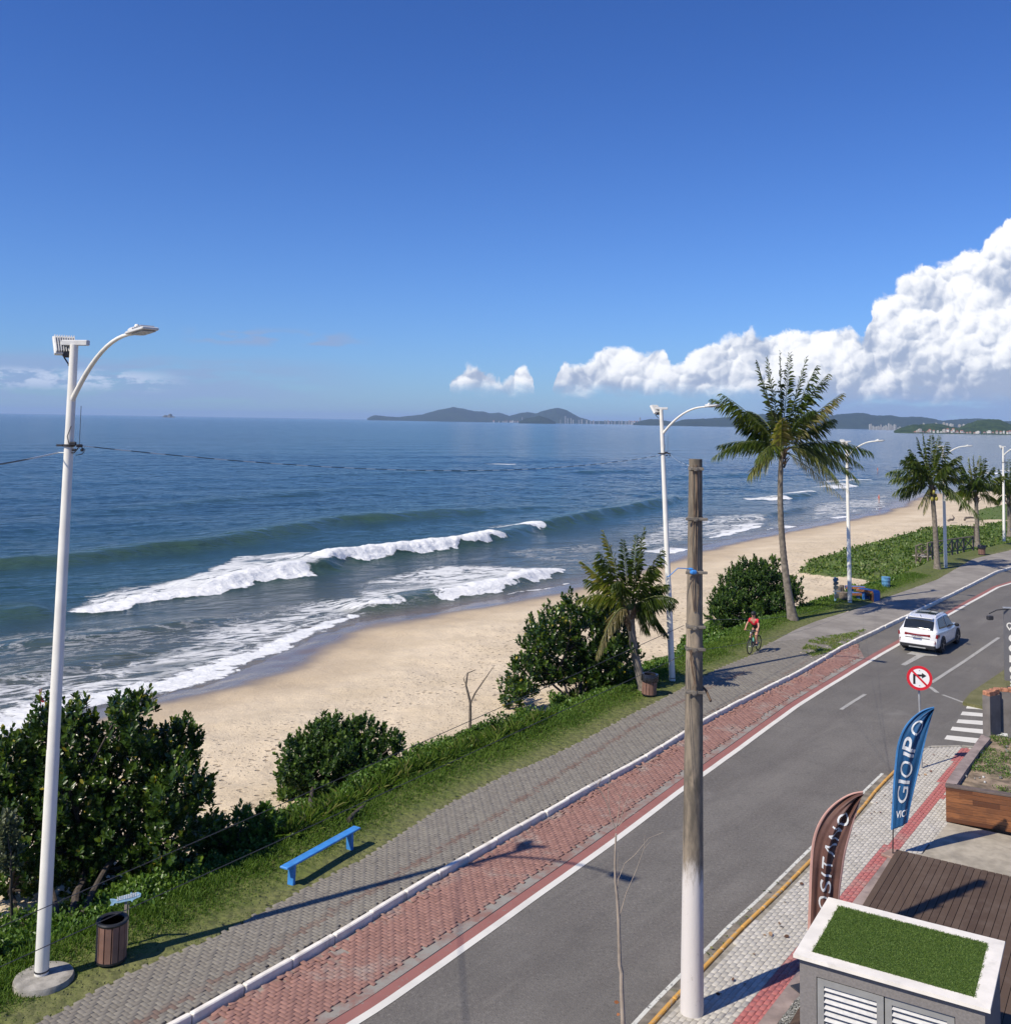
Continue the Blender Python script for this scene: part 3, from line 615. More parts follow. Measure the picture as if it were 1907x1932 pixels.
# promenade: slab edge + grey paving + tactile line
Gc=GL[(GL[:,1]>2)&(GL[:,1]<44.0)]; Kp=segW(KR,2,44.6)
GB=brickmat('grey_paver',(.175,.158,.132),(.225,.206,.172),(.165,.115,.09),dust=(.26,.24,.19),dustamt=.4)
TL=WP([(170,1985),(277,1924),(491,1811),(631,1720),(694,1699-12),(921,1550),(1085,1444),(1212,1364),(1292,1321),(1355,1290),(1420,1262)],.1)
TL=np.vstack([TL[0]-np.array([8,10.]),TL])
TL2=WP([(1292,1368),(1360,1335),(1430,1300),(1500,1262),(1540,1235)],.1)
def bandf(x,y):
    d=np.minimum(dist_poly(x,y,TL),dist_poly(x,y,TL2)+.05); r_=np.clip((.10-d)/.03,0,1)
    rnd=(np.sin(x*91.7+y*53.3)>-.2); return r_*np.where(rnd,1,.35)
mb=MB(); s=segW(KR,-6,200); gg=GL
slab=np.vstack([offset(segW(KR,-20,170),.14),resample(GL,1.0)[(resample(GL,1.0)[:,1]>-22)&(resample(GL,1.0)[:,1]<172)][::-1]])
m,n,b=newmat('promenade_bed'); v=coord(n); c=mix(n,sstep(n,pnoise(n,v,.7,6,.65),.35,.65),(.21,.19,.165),(.29,.265,.23)); c=mix(n,sstep(n,pnoise(n,coord(n,(1,.18,1),(0,0,-RAD(30))),1.1,5,.7),.5,.68,0,.55),c,(.17,.155,.135)); c=mix(n,sstep(n,pnoise(n,v,30,3,.7),.5,.8,0,.4),c,(.12,.115,.1)); n.links.new(c,b.inputs['Base Color']); b.inputs['Roughness'].default_value=.92; bump(n,b,pnoise(n,v,14,4),.3,.01)
flat('promenade',slab,.088,m,z0=-.05)
pave('promenade_pavers',np.vstack([offset(Kp,.16),Gc[::-1]]),RA,.078,.122,GB,gap=.006,th=.03,seed=5,band=bandf)
# kerb of painted stones
KM=simple('painted_kerb',(.80,.75,.66),.7,var=.07,vs=5,bmp=.25,bs=30,dirt=((.30,.26,.20),.5))
mb=MB(); kp=resample(segW(KR,3,175),.98); rnd=random.Random(4)
for a,c_ in zip(kp[:-1],kp[1:]):
    d=c_-a; L=np.linalg.norm(d); ang=math.atan2(d[1],d[0])+rnd.gauss(0,.012); mm=(a+c_)/2+np.array([-d[1],d[0]])/L*(.07+rnd.gauss(0,.008))
    mb.box((mm[0],mm[1],.03+rnd.gauss(0,.004)),(L-.012,.105,.22),ang,0,.016)
o=mb.build('kerb',KM); o['kind']='structure'
# lane markings
def fl(name,D,z=.008,mat=WP_): return flat(name,[at(x,y,z) for x,y in D],z,mat)
mb=MB()
for L,wd in (([(1884,1203),(1820,1247),(1757,1288)],.07),([(1754,1296),(1768,1307)],.07),([(1778,1311),(1800,1319),(1819,1326)],.06),([(1586,1339),(1609,1324),(1632,1310)],.06),([(1960,1150),(2050,1085)],.07)):
    stripmesh(resample(WP(L,.008),.5),wd,-wd,.008,mb)
o=mb.build('centre_line',WPW,recalc=False); o['kind']='structure'
fl('arrow_marking',[(1699,1254),(1729,1236),(1710,1234),(1722,1228),(1765,1228),(1768,1238),(1745,1237),(1736,1241),(1708,1256)],.0085,WPW)
cwD=[[(1155,262),(1420,285),(1430,320),(1140,300)],[(1095,340),(1430,368),(1430,412),(1068,385)],[(1040,440),(1430,466),(1440,520),(1015,485)],[(965,535),(1430,576),(1430,634),(940,580)],[(895,645),(1400,693),(1400,765),(860,695)]]
mb=MB()
for q_ in cwD:
    P=[at((2624+x/4.2925)/1.5858,(2050+y/4.2925)/1.5858,.008) for x,y in q_]
    # prolong along the side street
    P[1]=P[1]+(P[1]-P[0])*.5; P[2]=P[2]+(P[2]-P[3])*.5
    mb.add(P,[(0,1,2,3)])
o=mb.build('crosswalk',WP_); o['kind']='structure'
if o.data.polygons[0].normal.z<0: o.data.flip_normals()
Y_D=[(1228,1932),(1261,1895),(1327,1826),(1403,1746),(1465,1688),(1530,1622),(1621,1531),(1654,1488),(1687,1455),(1741,1411),(1765,1407),(1788,1406),(1835,1409),(1880,1412)]
YL=WP(Y_D,.13); YL=np.vstack([YL[0]+(YL[0]-YL[1])/np.linalg.norm(YL[0]-YL[1])*14,YL])
prop=[at(x,y,.13)[:2] for x,y in [(1880,1418),(1853,1425),(1789,1557),(1740,1612),(1700,1640),(1640,1720),(1560,1850),(1500,1960)]]
pv=np.vstack([YL,np.array(prop)]); pv=np.vstack([pv,pv[-1]+(pv[0]-YL[1])/np.linalg.norm(pv[0]-YL[1])*11])
m=simple('pavement_bed',(.27,.25,.21),.95,var=.2); flat('pavement',pv,.10,m,z0=-.05)
LB=brickmat('pale_paver',(.41,.385,.335),(.52,.49,.43),(.40,.125,.115),dust=(.36,.33,.27),dustamt=.45)
RLn=WP([(1400,1945),(1464,1869),(1530,1785),(1603,1698),(1686,1597),(1770,1498),(1812,1432),(1823,1414)],.13)
RLn=np.vstack([RLn[0]+(RLn[0]-RLn[1])/np.linalg.norm(RLn[0]-RLn[1])*8,RLn])
RLA=math.atan2(RLn[5][1]-RLn[2][1],RLn[5][0]-RLn[2][0])
inner=np.vstack([offset(YL[:-3],-.12),YL[-3:]-np.array([0,.15])])
pave('pavement_pavers',np.vstack([inner,pv[len(YL):]]),RLA,.085,.137,LB,gap=.006,th=.03,seed=9,pattern='r',L=.17,band=lambda x,y:(dist_poly(x,y,RLn)<.155).astype(float))
mb=MB(); yp=resample(YL,.9); 
for i_,(a,c_) in enumerate(zip(yp[:-1],yp[1:])):
    d=c_-a; L=np.linalg.norm(d); mm=(a+c_)/2; mb.box((mm[0],mm[1],.045),(L-.01,.07,.20),math.atan2(d[1],d[0]),0 if mm[1]<27.5 else 1,.015)
o=mb.build('yellow_kerb',[ORG,CONC]); o['kind']='structure'
gp=offset(resample(YL[:-5],.4),.30); mb=MB(); stripmesh(gp,.035,-.035,.008,mb); o=mb.build('gutter_line',paintmat('pale_gutter_paint',(.6,.6,.54),.53),recalc=False); o['kind']='structure'
gp=resample(YL[:-5],.4); mb=MB(); stripmesh(gp,.27,.06,.005,mb); o=mb.build('gutter',simple('gutter_dirt',(.20,.175,.14),.95,var=.3,vs=3,dirt=((.07,.09,.03),.7)),recalc=False); o['kind']='structure'
# grass corner across the side street
vg=[at(x,y,.1)[:2] for x,y in [(1816,1325),(1831,1306),(1860,1287),(1891,1266),(1907,1252),(2010,1180),(2200,1060),(2500,1150),(2300,1330),(1900,1345),(1853,1333),(1835,1329)]]
m,n,b=newmat('dry_turf'); v=coord(n); c=mix(n,sstep(n,pnoise(n,v,1.2,6,.7),.35,.65),(.13,.125,.045),(.21,.19,.09)); c=mix(n,sstep(n,pnoise(n,v,20,4,.8),.4,.7),c,(.08,.09,.025)); n.links.new(c,b.inputs['Base Color']); b.inputs['Roughness'].default_value=.95; bump(n,b,pnoise(n,v,30,4,.8),.7,.03); TURF=m
flat('grass_corner',vg,.10,TURF,z0=-.05)
# ------------------------------------------------------------------ far shore
def hillmat(name,a,b_,sc):
    m,n,b=newmat(name); v=coord(n); c=mix(n,sstep(n,pnoise(n,v,sc,7,.7),.38,.62),a,b_); n.links.new(c,b.inputs['Base Color']); b.inputs['Roughness'].default_value=1; b.inputs['Specular IOR Level'].default_value=.1; bump(n,b,pnoise(n,v,sc*2.5,6,.7),1,1.2/sc*.02); return m
HM=hillmat('forested_hill',(.012,.024,.014),(.026,.042,.022),.01); HM2=hillmat('near_forest',(.016,.034,.012),(.045,.075,.02),.05)
def ridge(name,prof,Yd,depth,mat,rough,seed=0,rows=26,step=2.0):
    pr=resample(np.array(prof,float),step); base_z=SEA-1
    V_=[]
    for i,(px,py) in enumerate(pr):
        top=at_y(px,py,Yd); H_=top[2]-SEA
        row=[]
        for j in range(rows):
            t=j/(rows-1)*2-1.0     # -1 front .. +1 back
            e=math.cos(t*math.pi/2)**.8; yy=Yd+t*depth; xx=top[0]*(yy/Yd)
            row.append((xx,yy,SEA-.5+(H_+.5)*e))
        V_.append(row)
    A=np.array(V_); e=(A[:,:,2]-SEA)/(A[:,:,2].max(1)[:,None]-SEA+1e-6)
    A[:,:,2]+=rough*fbm(A[:,:,0],A[:,:,1],rough*6,seed,5)*np.clip(e*3,0,1)*2+rough*.5*fbm(A[:,:,0],A[:,:,1],rough*1.5,seed+1,3)*np.clip(e*3,0,1)
    mb=MB(); mb.grid(A.tolist()); o=mb.build(name,mat,smooth=True); o['kind']='structure'; return A
Z5=lambda L:[(630.5+x/3.0245,693.6+y/3.0245) for x,y in L]; Z6=lambda L:[(1198+x/2.691,630.5+y/2.691) for x,y in L]
Z3=lambda L:[(1639.3+x/6.807,756.6+y/6.807) for x,y in L]
ridge('distant_hills',Z5([(188,292),(205,281),(230,272),(300,278),(370,283),(500,268),(600,240),(680,225),(740,235),(800,250),(850,250),(890,262),(940,257),(1000,275),(1030,292)]),9500,1300,HM,7,1)
ridge('distant_hills',Z5([(960,292),(1000,275),(1050,262),(1100,253),(1150,262),(1200,245),(1270,230),(1320,240),(1400,285),(1460,302)]),9000,1000,HM,7,2)
ridge('low_distant_shore',Z5([(850,306),(960,303),(1040,304),(1400,304),(1600,305),(1740,306),(1780,310)]),8200,250,HM,3,3)
ridge('small_dark_island_hill',Z5([(1052,311),(1080,295),(1120,285),(1170,277),(1220,288),(1262,312)]),6200,500,HM,6,4,step=1)
ridge('distant_hills',Z6([(-10,455),(30,440),(80,431),(120,433),(200,447),(230,455)]),6500,600,HM,6,5)
ridge('distant_hills',Z6([(180,455),(240,436),(300,431),(400,427),(520,421),(600,408),(650,405),(760,425),(860,425),(1000,413),(1080,405),(1150,400),(1230,415),(1290,412),(1350,420),(1450,420),(1560,439),(1650,432),(1740,430),(1830,442),(1990,440),(2300,430)]),6500,900,HM,8,6)
ridge('headland',Z3([(318,402),(350,375),(400,345),(470,330),(560,300),(680,298),(780,292),(880,302),(960,308),(1040,330),(1150,360),(1200,330),(1300,285),(1400,252),(1500,242),(1600,238),(1700,250),(1780,285),(1900,310),(2300,280),(2700,330),(3300,320)]),2450,200,HM2,5,7,step=.5)
ridge('headland_foreshore',Z3([(330,402),(480,398),(700,404),(1000,412),(1300,420),(1500,418),(1800,425),(2400,430),(3300,440)]),2150,40,HM2,2,8,step=1)
BW1=simple('far_white_wall',(.62,.60,.55),.8,var=.05); BW2=simple('far_cream_wall',(.50,.46,.40),.8,var=.05); BW3=simple('far_grey_wall',(.36,.36,.36),.8,var=.05); ROOF=simple('far_tile_roof',(.33,.13,.08),.85); WIN=simple('far_window',(.05,.07,.09),.2)
def building(px,ptop,wpx,Yd,kind,wallm,group,label,rnd,base=None):
    Wm=wpx/F*Yd; top=at_y(px,ptop,Yd); zb=SEA if base is None else at_y(px,base,Yd)[2]; Hh=top[2]-zb
    if Hh<1: return
    D_=Wm*rnd.uniform(.7,1.1); mb=MB()
    if kind=='tower':
        mb.box((0,0,Hh/2),(Wm,D_,Hh),0,0); mb.box((0,0,Hh+Wm*.08),(Wm*.45,D_*.5,Wm*.16),0,0)
        nf=max(3,int(Hh/3.2)); nc=max(2,int(Wm/3))
        for f_ in range(nf): mb.box((0,-D_/2-.03,Hh*(f_+.55)/nf),(Wm*.86,.1,Hh/nf*.42),0,1)
        for c_ in range(nc+1): mb.box(((c_/nc-.5)*Wm*.92,-D_/2-.2,Hh/2),(Wm*.07,.4,Hh*.98),0,0)
        nm='tower_block';cat='building'
    else:
        h1=Hh*.62; mb.box((0,0,h1/2-2),(Wm,D_,h1+4),0,0)
        if rnd.random()<.6:
            x,y=Wm*.56,D_*.6; mb.add([(-x,-y,h1),(x,-y,h1),(x,y,h1),(-x,y,h1),(-x*.7,0,Hh),(x*.7,0,Hh)],[(0,1,5,4),(1,2,5),(2,3,4,5),(3,0,4),(3,2,1,0)],2)
        else: mb.box((Wm*.12,0,h1+Hh*.13),(Wm*.6,D_*.8,Hh*.26),0,0)
        for k in range(3): mb.box(((k-1)*Wm*.3,-D_/2-.04,h1*.55),(Wm*.16,.12,h1*.3),0,1)
        nm='house';cat='house'
    o=mb.build(nm,[wallm,WIN,ROOF],loc=(top[0],Yd,zb)); o.rotation_euler=(0,0,-math.atan2(top[0],Yd)+rnd.uniform(-.5,.5)*(kind!='tower')); tag(o,label,cat,group)
rnd=random.Random(12)
for i,(zx,zt) in enumerate([(5,300),(25,295),(50,318),(72,330),(95,325),(118,322),(135,330),(152,303),(172,335),(190,322),(215,310),(232,330),(250,288),(278,300),(300,318),(322,300),(340,305),(372,345),(395,330)]):
    px,py=Z3([(zx,zt)])[0]; building(px,py,rnd.uniform(2.0,3.1),4300,'tower',rnd.choice([BW1,BW2,BW1]),'pale tower blocks across the bay','pale tower block in the skyline left of the headland',rnd)
for zx,zt in [(1072,283),(1318,277),(1332,290),(1350,288),(1362,298),(1290,298),(1412,296),(1440,300),(1462,304),(1480,302),(1510,304),(1545,300),(1560,298),(1580,302),(1600,306),(1625,302),(1640,300),(1660,306),(1680,304),(1700,306),(1745,284),(1396,300)]:
    px,py=Z5([(zx,zt)])[0]; building(px,py,rnd.uniform(1.6,2.6) if zx not in(1318,1745) else 2.8,7900,'tower',rnd.choice([BW1,BW2,BW3]) if zx not in (1318,1745) else BW3,'tiny far towers at the foot of the hills','tiny tower block at the foot of the distant hills',rnd)
for k in range(26):
    zx=rnd.uniform(880,1060) if k<12 else rnd.uniform(1440,1740); px,py=Z5([(zx,rnd.uniform(300,304))])[0]; building(px,py,rnd.uniform(1.2,2.2),7900,'house',BW1,'white specks of houses on the distant shore','tiny white house on the distant low shore',rnd)
for (zx,zt,w_) in [(520,312,6),(490,330,6),(650,352,9),(615,372,6),(860,285,7),(960,280,8),(1000,288,6),(1050,296,9),(1072,300,6),(1160,305,8),(1215,300,7),(700,285,5),(780,360,7),(830,372,6),(880,372,6),(760,378,8),(960,355,8),(1010,352,8),(1080,350,7),(1060,372,6),(1190,372,7),(1215,395,6),(1300,392,5),(1400,382,12),(1540,375,12),(1590,395,5),(1640,380,6),(1690,385,6),(1730,378,5),(920,385,7),(690,385,6),(590,388,7),(1130,380,7),(560,395,6),(640,392,8),(820,398,6),(1000,388,9),(1260,398,6),(1350,400,5),(1480,395,6),(1780,385,6),(1810,378,7),(730,395,5),(1100,395,7),(1160,402,6),(960,398,6)]:
    px,py=Z3([(zx,zt)])[0]; high=zt<345
    bs=Z3([(zx,zt+ (30 if high else 26))])[0][1]
    building(px,py,w_*.62,2250 if not high else 2520,'house' if not high else 'tower',rnd.choice([BW1,BW1,BW2]) ,'houses scattered over the green headland','pale house among the trees of the headland' if not high else 'white block on the crest of the headland',rnd,base=bs)
# far rock
mb=MB(); rnd=random.Random(3); P=at_y(318,784,6000); s_=6000/F
for (dx,r1,hh) in ((-4,6,4.5),(3,6,7),(7,4,3.5),(-8,4,2)):
    mb.lathe([(r1*s_*1.2,0),(r1*s_*.9,hh*s_*.4),(r1*s_*.45,hh*s_*.85),(0,hh*s_)],11,(dx*s_,0,0))
vv=[]
for p in mb.v: q_=1+.35*noise.noise(Vector(p)*.06); vv.append((p[0]*q_,p[1]*q_,p[2]*q_))
mb.v=vv; ro=mb.build('rock_island',simple('dark_rock',(.10,.10,.09),.9,var=.3,vs=.05),loc=(P[0],6000,SEA-1)); tag(ro,'small twin-peaked rock far out on the horizon','island')
# ------------------------------------------------------------------ haze
hz=MB(); hz.box((0,2000,60),(56000,56000,160)); ho=hz.build('haze',[]); ho['kind']='stuff'
m=bpy.data.materials.new('haze_air'); m.use_nodes=True; n=m.node_tree; n.nodes.clear(); pv_=n.nodes.new('ShaderNodeVolumePrincipled'); pv_.inputs['Color'].default_value=(.50,.68,.97,1); pv_.inputs['Density'].default_value=.000065; pv_.inputs['Anisotropy'].default_value=0.0
oo=n.nodes.new('ShaderNodeOutputMaterial'); n.links.new(pv_.outputs[0],oo.inputs['Volume']); ho.data.materials.append(m)
ho.display_type='WIRE'
# ------------------------------------------------------------------ street lamps
def lamp(bx,by,tx,ty,label,hs=1.0,base=False,tipd=None,flip=False):
    b0=at(bx,by,.09); T=at_y(tx,ty,b0[1]); H_=T[2]-.09
    r=thing('street_lamp',label,'street lamp',(b0[0],b0[1],.09),0,'white street lamps along the promenade')
    lean=Vector((T[0]-b0[0],0,H_)); k=H_/10.0
    def on(t,dx=0,dy=0): return Vector((lean.x*t+dx,dy,H_*t))
    mb=MB(); mb.tube([on(0),on(.35),on(.352),on(.7),on(.702),on(1)],[.108,.100,.095,.082,.078,.066],18); mb.build('pole',WHITE,r,True)
    out_=np.array([.76,-.65,0]) if not flip else np.array([.80,-.60,0])
    ov=Vector(out_)*k
    mb=MB(); A=on(.905); pts=[]
    for i in range(13):
        t=i/12; x=t*1.86; z=(1-(1-t)**2.1)*1.05; pts.append(A+ov*x+Vector((0,0,z*k)))
    mb.tube(pts,[.044-.017*i/12 for i in range(13)],12); mb.build('arm',WHITE,r,True)
    # head
    e=pts[-1]; d=ov.normalized(); rot=math.atan2(d.y,d.x)
    kk0=k; k=k*.82; hd=MB(); tilt=Matrix.Rotation(rot,3,'Z')@Matrix.Rotation(-RAD(7),3,'Y')
    hd.box(e+d*.30*k+Vector((0,0,.03)),(.62*k,.34*k,.055*k),tilt=tilt,bev=.012); hd.box(e+d*.08*k+Vector((0,0,.05)),(.26*k,.20*k,.10*k),tilt=tilt,bev=.02)
    for q_ in range(5): hd.box(e+d*(.2+q_*.07)*k+Vector((0,0,.075*k+q_*.008)),(.012,.28*k,.03),tilt=tilt)
    h=hd.build('luminaire',LAMPM,r)
    lb=MB(); lb.box(e+d*.36*k+Vector((0,0,.0)),(.40*k,.26*k,.012),tilt=tilt); lb.build('lens',simple('lens_grey',(.35,.33,.3),.25) if 'lens_grey' not in bpy.data.materials else bpy.data.materials['lens_grey'],h)
    ph=MB(); ph.lathe([(.045*k,0),(.045*k,.05*k),(.03*k,.07*k),(0,.075*k)],12,tuple(e+d*.12*k+Vector((0,0,.10*k)))); ph.build('photocell',WHITE,h,True); k=kk0
    # floodlight bracket on the pole top, beaming over the beach
    tp=on(1); br=MB(); br.box(tp+Vector((.02,0,.03)),(.46*k,.10*k,.09*k),-.15,bev=.01); bo=br.build('bracket',LAMPM,r)
    fl_=MB(); R=Matrix.Rotation(RAD(125),3,'Z')@Matrix.Rotation(RAD(38),3,'Y'); k0=k;k=k*.62; c=tp+Vector((-.20*k0,.10,-.02*k0))
    fl_.box(c,(.10*k,.56*k,.62*k),tilt=R,bev=.01)
    for q_ in range(9): fl_.box(c+R@Vector((-.09*k,(-.24+.06*q_)*k,0)),(.09*k,.012,.56*k),tilt=R)
    fo=fl_.build('floodlight',LAMPM,r)
    g_=MB(); g_.box(c+R@Vector((.055*k,0,0)),(.01,.5*k,.56*k),tilt=R); g_.build('glass',GLASSD,fo)
    g_=MB(); g_.box(c+Vector((.14*k,-.06,-.2*k)),(.26*k,.2*k,.22*k),.4,bev=.02); g_.tube([c+Vector((0,0,-.3*k)),c+Vector((.1,-.03,-.5*k)),tp+Vector((-.08,0,-.55*k))],.012,6); g_.build('ballast',DARK,r)
    k=k0
    # clamp with cable fittings
    cl=MB(); cp=on(.835)
    cl.lathe([(.085,-.02),(.095,-.02),(.095,.02),(.085,.02)],16,tuple(cp)); cl.box(cp+Vector((-.13,-.05,.0)),(.10,.03,.035)); cl.box(cp+Vector((.10,-.09,.03)),(.11,.06,.07),.2,bev=.015); cl.box(cp+Vector((.20,-.07,.0)),(.10,.05,.05),.5,bev=.01); cl.box(cp+Vector((.12,-.08,-.07)),(.07,.05,.04),.2,bev=.01); cl.box(cp+Vector((.24,-.05,-.07)),(.05,.04,.05),.9,bev=.01)
    cl.tube([cp+Vector((.05,-.10,.0)),cp+Vector((.02,-.13,.15)),cp+Vector((.07,-.11,.32))],.007,6); cl.tube([cp+Vector((.17,0,0)),cp+Vector((.17,0,.65))],.005,5); cl.tube([cp+Vector((.2,0,-.02)),cp+Vector((.27,0,-.07)),cp+Vector((.22,0,-.14)),cp+Vector((.12,0,-.16))],.007,6)
    cl.build('cable_clamp',DARK,r)
    st=MB(); st.lathe([(.108,.10),(.112,.10),(.112,.125),(.108,.125)],18,(0,0,0)); st.build('band',DARK,r)
    if base:
        m_=MB(); m_.lathe([(.45,-.35),(.45,-.0),(.43,.045),(.3,.06),(0,.065)],40,(0.05,-.02,0)); 
        m_.v=[(x,y,z+(.02*noise.noise(Vector((x*3,y*3,1))) if z>-.1 else 0)) if True else 0 for x,y,z in m_.v]
        mm_=m_.build('footing',CONC,r,True)
    return r,on
L1,on1=lamp(78,1845,140,650,'nearest street lamp, tallest in view, on a round concrete footing',base=True)
L2,on2=lamp(1268,1285,1247,772,'street lamp standing beside the small drooping palm and the litter bin')
L3,on3=lamp(1603,1137,1597,834,'street lamp between the tall palm and the blue picnic table')
L4,on4=lamp(1784,1071,1778,843,'street lamp behind the coconut palm with yellow nuts')
L5,on5=lamp(1894,1021,1892,843,'farthest street lamp, cut by the right edge of the photo')
def wpos(o,v): return Vector(o.location)+v
# ------------------------------------------------------------------ utility pole
UB=at(1305,1912,.12)
m,n,b=newmat('weathered_pole'); v=coord(n,(1,1,.22)); f=pnoise(n,v,4,6,.7); c=mix(n,sstep(n,f,.35,.65),(.10,.085,.065),(.27,.22,.16)); c=mix(n,sstep(n,pnoise(n,coord(n,(1,1,.3)),2.1,5,.6,.5),.56,.66,0,.85),c,(.42,.33,.23)); c=mix(n,sstep(n,pnoise(n,coord(n,(1,1,.12)),5,6,.7),.55,.7,0,.8),c,(.055,.05,.045))
sp_=mnode(n,'ShaderNodeSeparateXYZ'); n.links.new(coord(n),sp_.inputs[0]); zz=mmath(n,'ADD',sp_.outputs[2],mmath(n,'MULTIPLY',mmath(n,'SUBTRACT',pnoise(n,coord(n,(3,3,.6)),2,6,.8),.5),1.5))
lw=sstep(n,zz,2.35,1.85); wh=mix(n,sstep(n,pnoise(n,coord(n,(1,1,.5)),7,6,.8),.60,.72,0,.75),(.62,.58,.54),(.22,.17,.14)); c=mix(n,lw,c,wh); n.links.new(c,b.inputs['Base Color']); b.inputs['Roughness'].default_value=.85; bump(n,b,f,.4,.02); POLEM=m
up=thing('utility_pole','thick weathered utility pole, white painted at its foot, steel straps around it','utility pole',UB)
UT=at_y(1312,866,UB[1]); UH=UT[2]-UB[2]; lx=UT[0]-UB[0]
mb=MB(); mb.tube([(lx*t,0,UH*t) for t in np.linspace(-.03,1,14)],[.178-.075*t for t in np.linspace(0,1,14)],28); mb.build('shaft',POLEM,up,True)
STRAP=simple('galvanised_strap',(.25,.22,.18),.6,.4,var=.2)
def upt(py): 
    p=at_y(1309,py,UB[1]); return (p[2]-UB[2])/UH
for k_,(py,wd,kx) in enumerate([(884,.0,0),(978,.06,1),(1078,.05,1),(1180,.02,0),(1222,.02,0),(1302,.01,0)]):
    t=upt(py); r=.178-.075*t; mb=MB(); c=(lx*t,0,UH*t); mb.lathe([(r+.002,-.026),(r+.012,-.026),(r+.012,.026),(r+.002,.026)],24,c)
    mb.box((c[0],-r-.02,c[2]),(2*r+2*wd,.022,.045),0,0,.006); mb.box((c[0]-r*.2,-r-.045,c[2]),(.06,.05,.06)); mb.tube([(c[0]-r*.2,-r-.1,c[2]),(c[0]-r*.2,-r,c[2])],.012,6)
    mb.build('strap',STRAP,up)
mb=MB(); t=upt(1076); mb.box((lx*t-.06,-.2,UH*t+.0),(.11,.07,.07),.3,bev=.02); mb.box((lx*t-.10,-.19,UH*t+.045),(.08,.05,.04),.1,bev=.015); mb.tube([(lx*t-.1,-.2,UH*t+.05),(lx*t-.3,-.22,UH*t+.06),(lx*t-.42,-.22,UH*t-.05),(lx*t-.46,-.22,UH*t-.08)],.008,6); mb.build('anchor_clamp',BLUEP,up)
mb=MB(); rnd=random.Random(5)
for k_ in range(3):
    t0,t1=.99,.72; mb.tube([(lx*t-.05+.03*k_+rnd.gauss(0,.012),-(.178-.075*t)-.012,UH*t) for t in np.linspace(t0,t1,7)],.006,5)
for k_ in range(4):
    mb.tube([(-.07+.09*u*(1 if k_%2 else .4)+rnd.gauss(0,.012),-.162-.012,lerp(upt(1222),upt(1275)-.01*k_,u)*UH) for u in np.linspace(0,1,6)],.007,5)
mb.tube([(.14,.05,UH*upt(1295)),(.2,-.02,UH*upt(1302)),(.27,-.05,UH*upt(1322))],.02,7)
mb.build('tied_wires',RUSTB,up)
# ------------------------------------------------------------------ cables
def sag(A,B,s,n=40):
    A=Vector(A);B=Vector(B); return [A.lerp(B,i/n)-Vector((0,0,4*s*(i/n)*(1-i/n))) for i in range(n+1)]
CABM=simple('black_cable',(.03,.03,.035),.5)
m,n,b=newmat('twisted_cable'); w_=mnode(n,'ShaderNodeTexWave',bands_direction='X'); n.links.new(coord(n),w_.inputs['Vector']); w_.inputs['Scale'].default_value=.8; n.links.new(mix(n,sstep(n,w_.outputs[0],.45,.75),(.03,.035,.045),(.55,.58,.6)),b.inputs['Base Color']); TWM=m
c1=wpos(L1,on1(.835,.2,-.03)); c2=wpos(L2,on2(.835,.22)); c0=at_y(-700,925,c1.y-9.0); mbc=MB(); mbc.tube(sag(c0,c1-Vector((.36,0,.12)),.12,24),.011,6); c1b=c1-Vector((.36,0,.12)); mbc.tube([c1b,c1-Vector((.1,0,.12)),c1],.011,6); mbc.tube(sag(c1,c2,.5,60),.008,6); mbc.tube(sag(c2,Vector((UB[0]+lx-.12,UB[1]-.1,UT[2]-.1)),.05,20),.004,4)
o=mbc.build('overhead_cable',TWM); tag(o,'twisted black and silver overhead cable slung between the nearest lamps','cable')
o=MB().tube(sag(c2,wpos(L3,on3(.8)),.35,40),.0028,4).build('overhead_cable',CABM); tag(o,'thin dark cable running on from the second lamp to the third','cable')
def upw(py,dx=-.17): t=upt(py); return Vector((UB[0]+lx*t+dx,UB[1]-.1,UB[2]+UH*t))
wiresL=[((-300,1880),1178,-.18,'upper of the two low wires reaching the pole from the left edge'),((-300,1960),1233,-.18,'lower of the two low wires, crossing the litter bin by the near lamp')]
for (ex,py,dx,lab) in wiresL:
    e=at_y(ex[0],ex[1],9.0); o=MB().tube(sag(e,upw(py,dx),.02,24),.0045,5).build('low_wire',CABM); tag(o,lab,'wire')
for (ex,py,lab,Yd) in [((1607,1118),1166,'thin wire leaving the pole to the right just below the third strap',50.),((1640,1127),1222,'thin wire sagging from the pole over the cyclist towards the far lamp',51.)]:
    e=at_y(ex[0],ex[1],Yd); o=MB().tube(sag(upw(py,.17),e,.35,30),.0028,4).build('low_wire',CABM); tag(o,lab,'wire')
# ------------------------------------------------------------------ leaf tools
def leaves(P,D,L,W,droop=0.,Nh=None,rng=None,fold=.25,tint=None):
    """batch of folded leaves; P base, D unit direction, L length, W half width -> V,F,tint"""
    n=len(P); rng=rng or np.random.default_rng(0)
    if Nh is None: Nh=rng.normal(size=(n,3))+np.array([0,0,1.2])
    S=np.cross(D,Nh); S/=np.linalg.norm(S,axis=1)[:,None]+1e-9; N=np.cross(S,D)
    L=np.broadcast_to(L,(n,))[:,None]; W=np.broadcast_to(W,(n,))[:,None]; dz=np.array([0,0,-1.])
    base=P; tip=P+D*L+dz*L*droop
    def mid(a,w,sg): return P+D*L*a+S*W*w*sg+N*W*w*fold+dz*L*droop*a*a
    V_=np.stack([base,mid(.38,.9,1),mid(.78,.85,1),tip,mid(.78,.85,-1),mid(.38,.9,-1)],1)
    c_=P+D*L*.55+dz*L*droop*.3
    F_=(np.arange(n)[:,None,None]*6+np.array([[0,1,2,3],[0,3,4,5]])[None]).reshape(-1,4)
    t=np.repeat(rng.random(n) if tint is None else tint,6)
    return V_.reshape(-1,3),F_,t
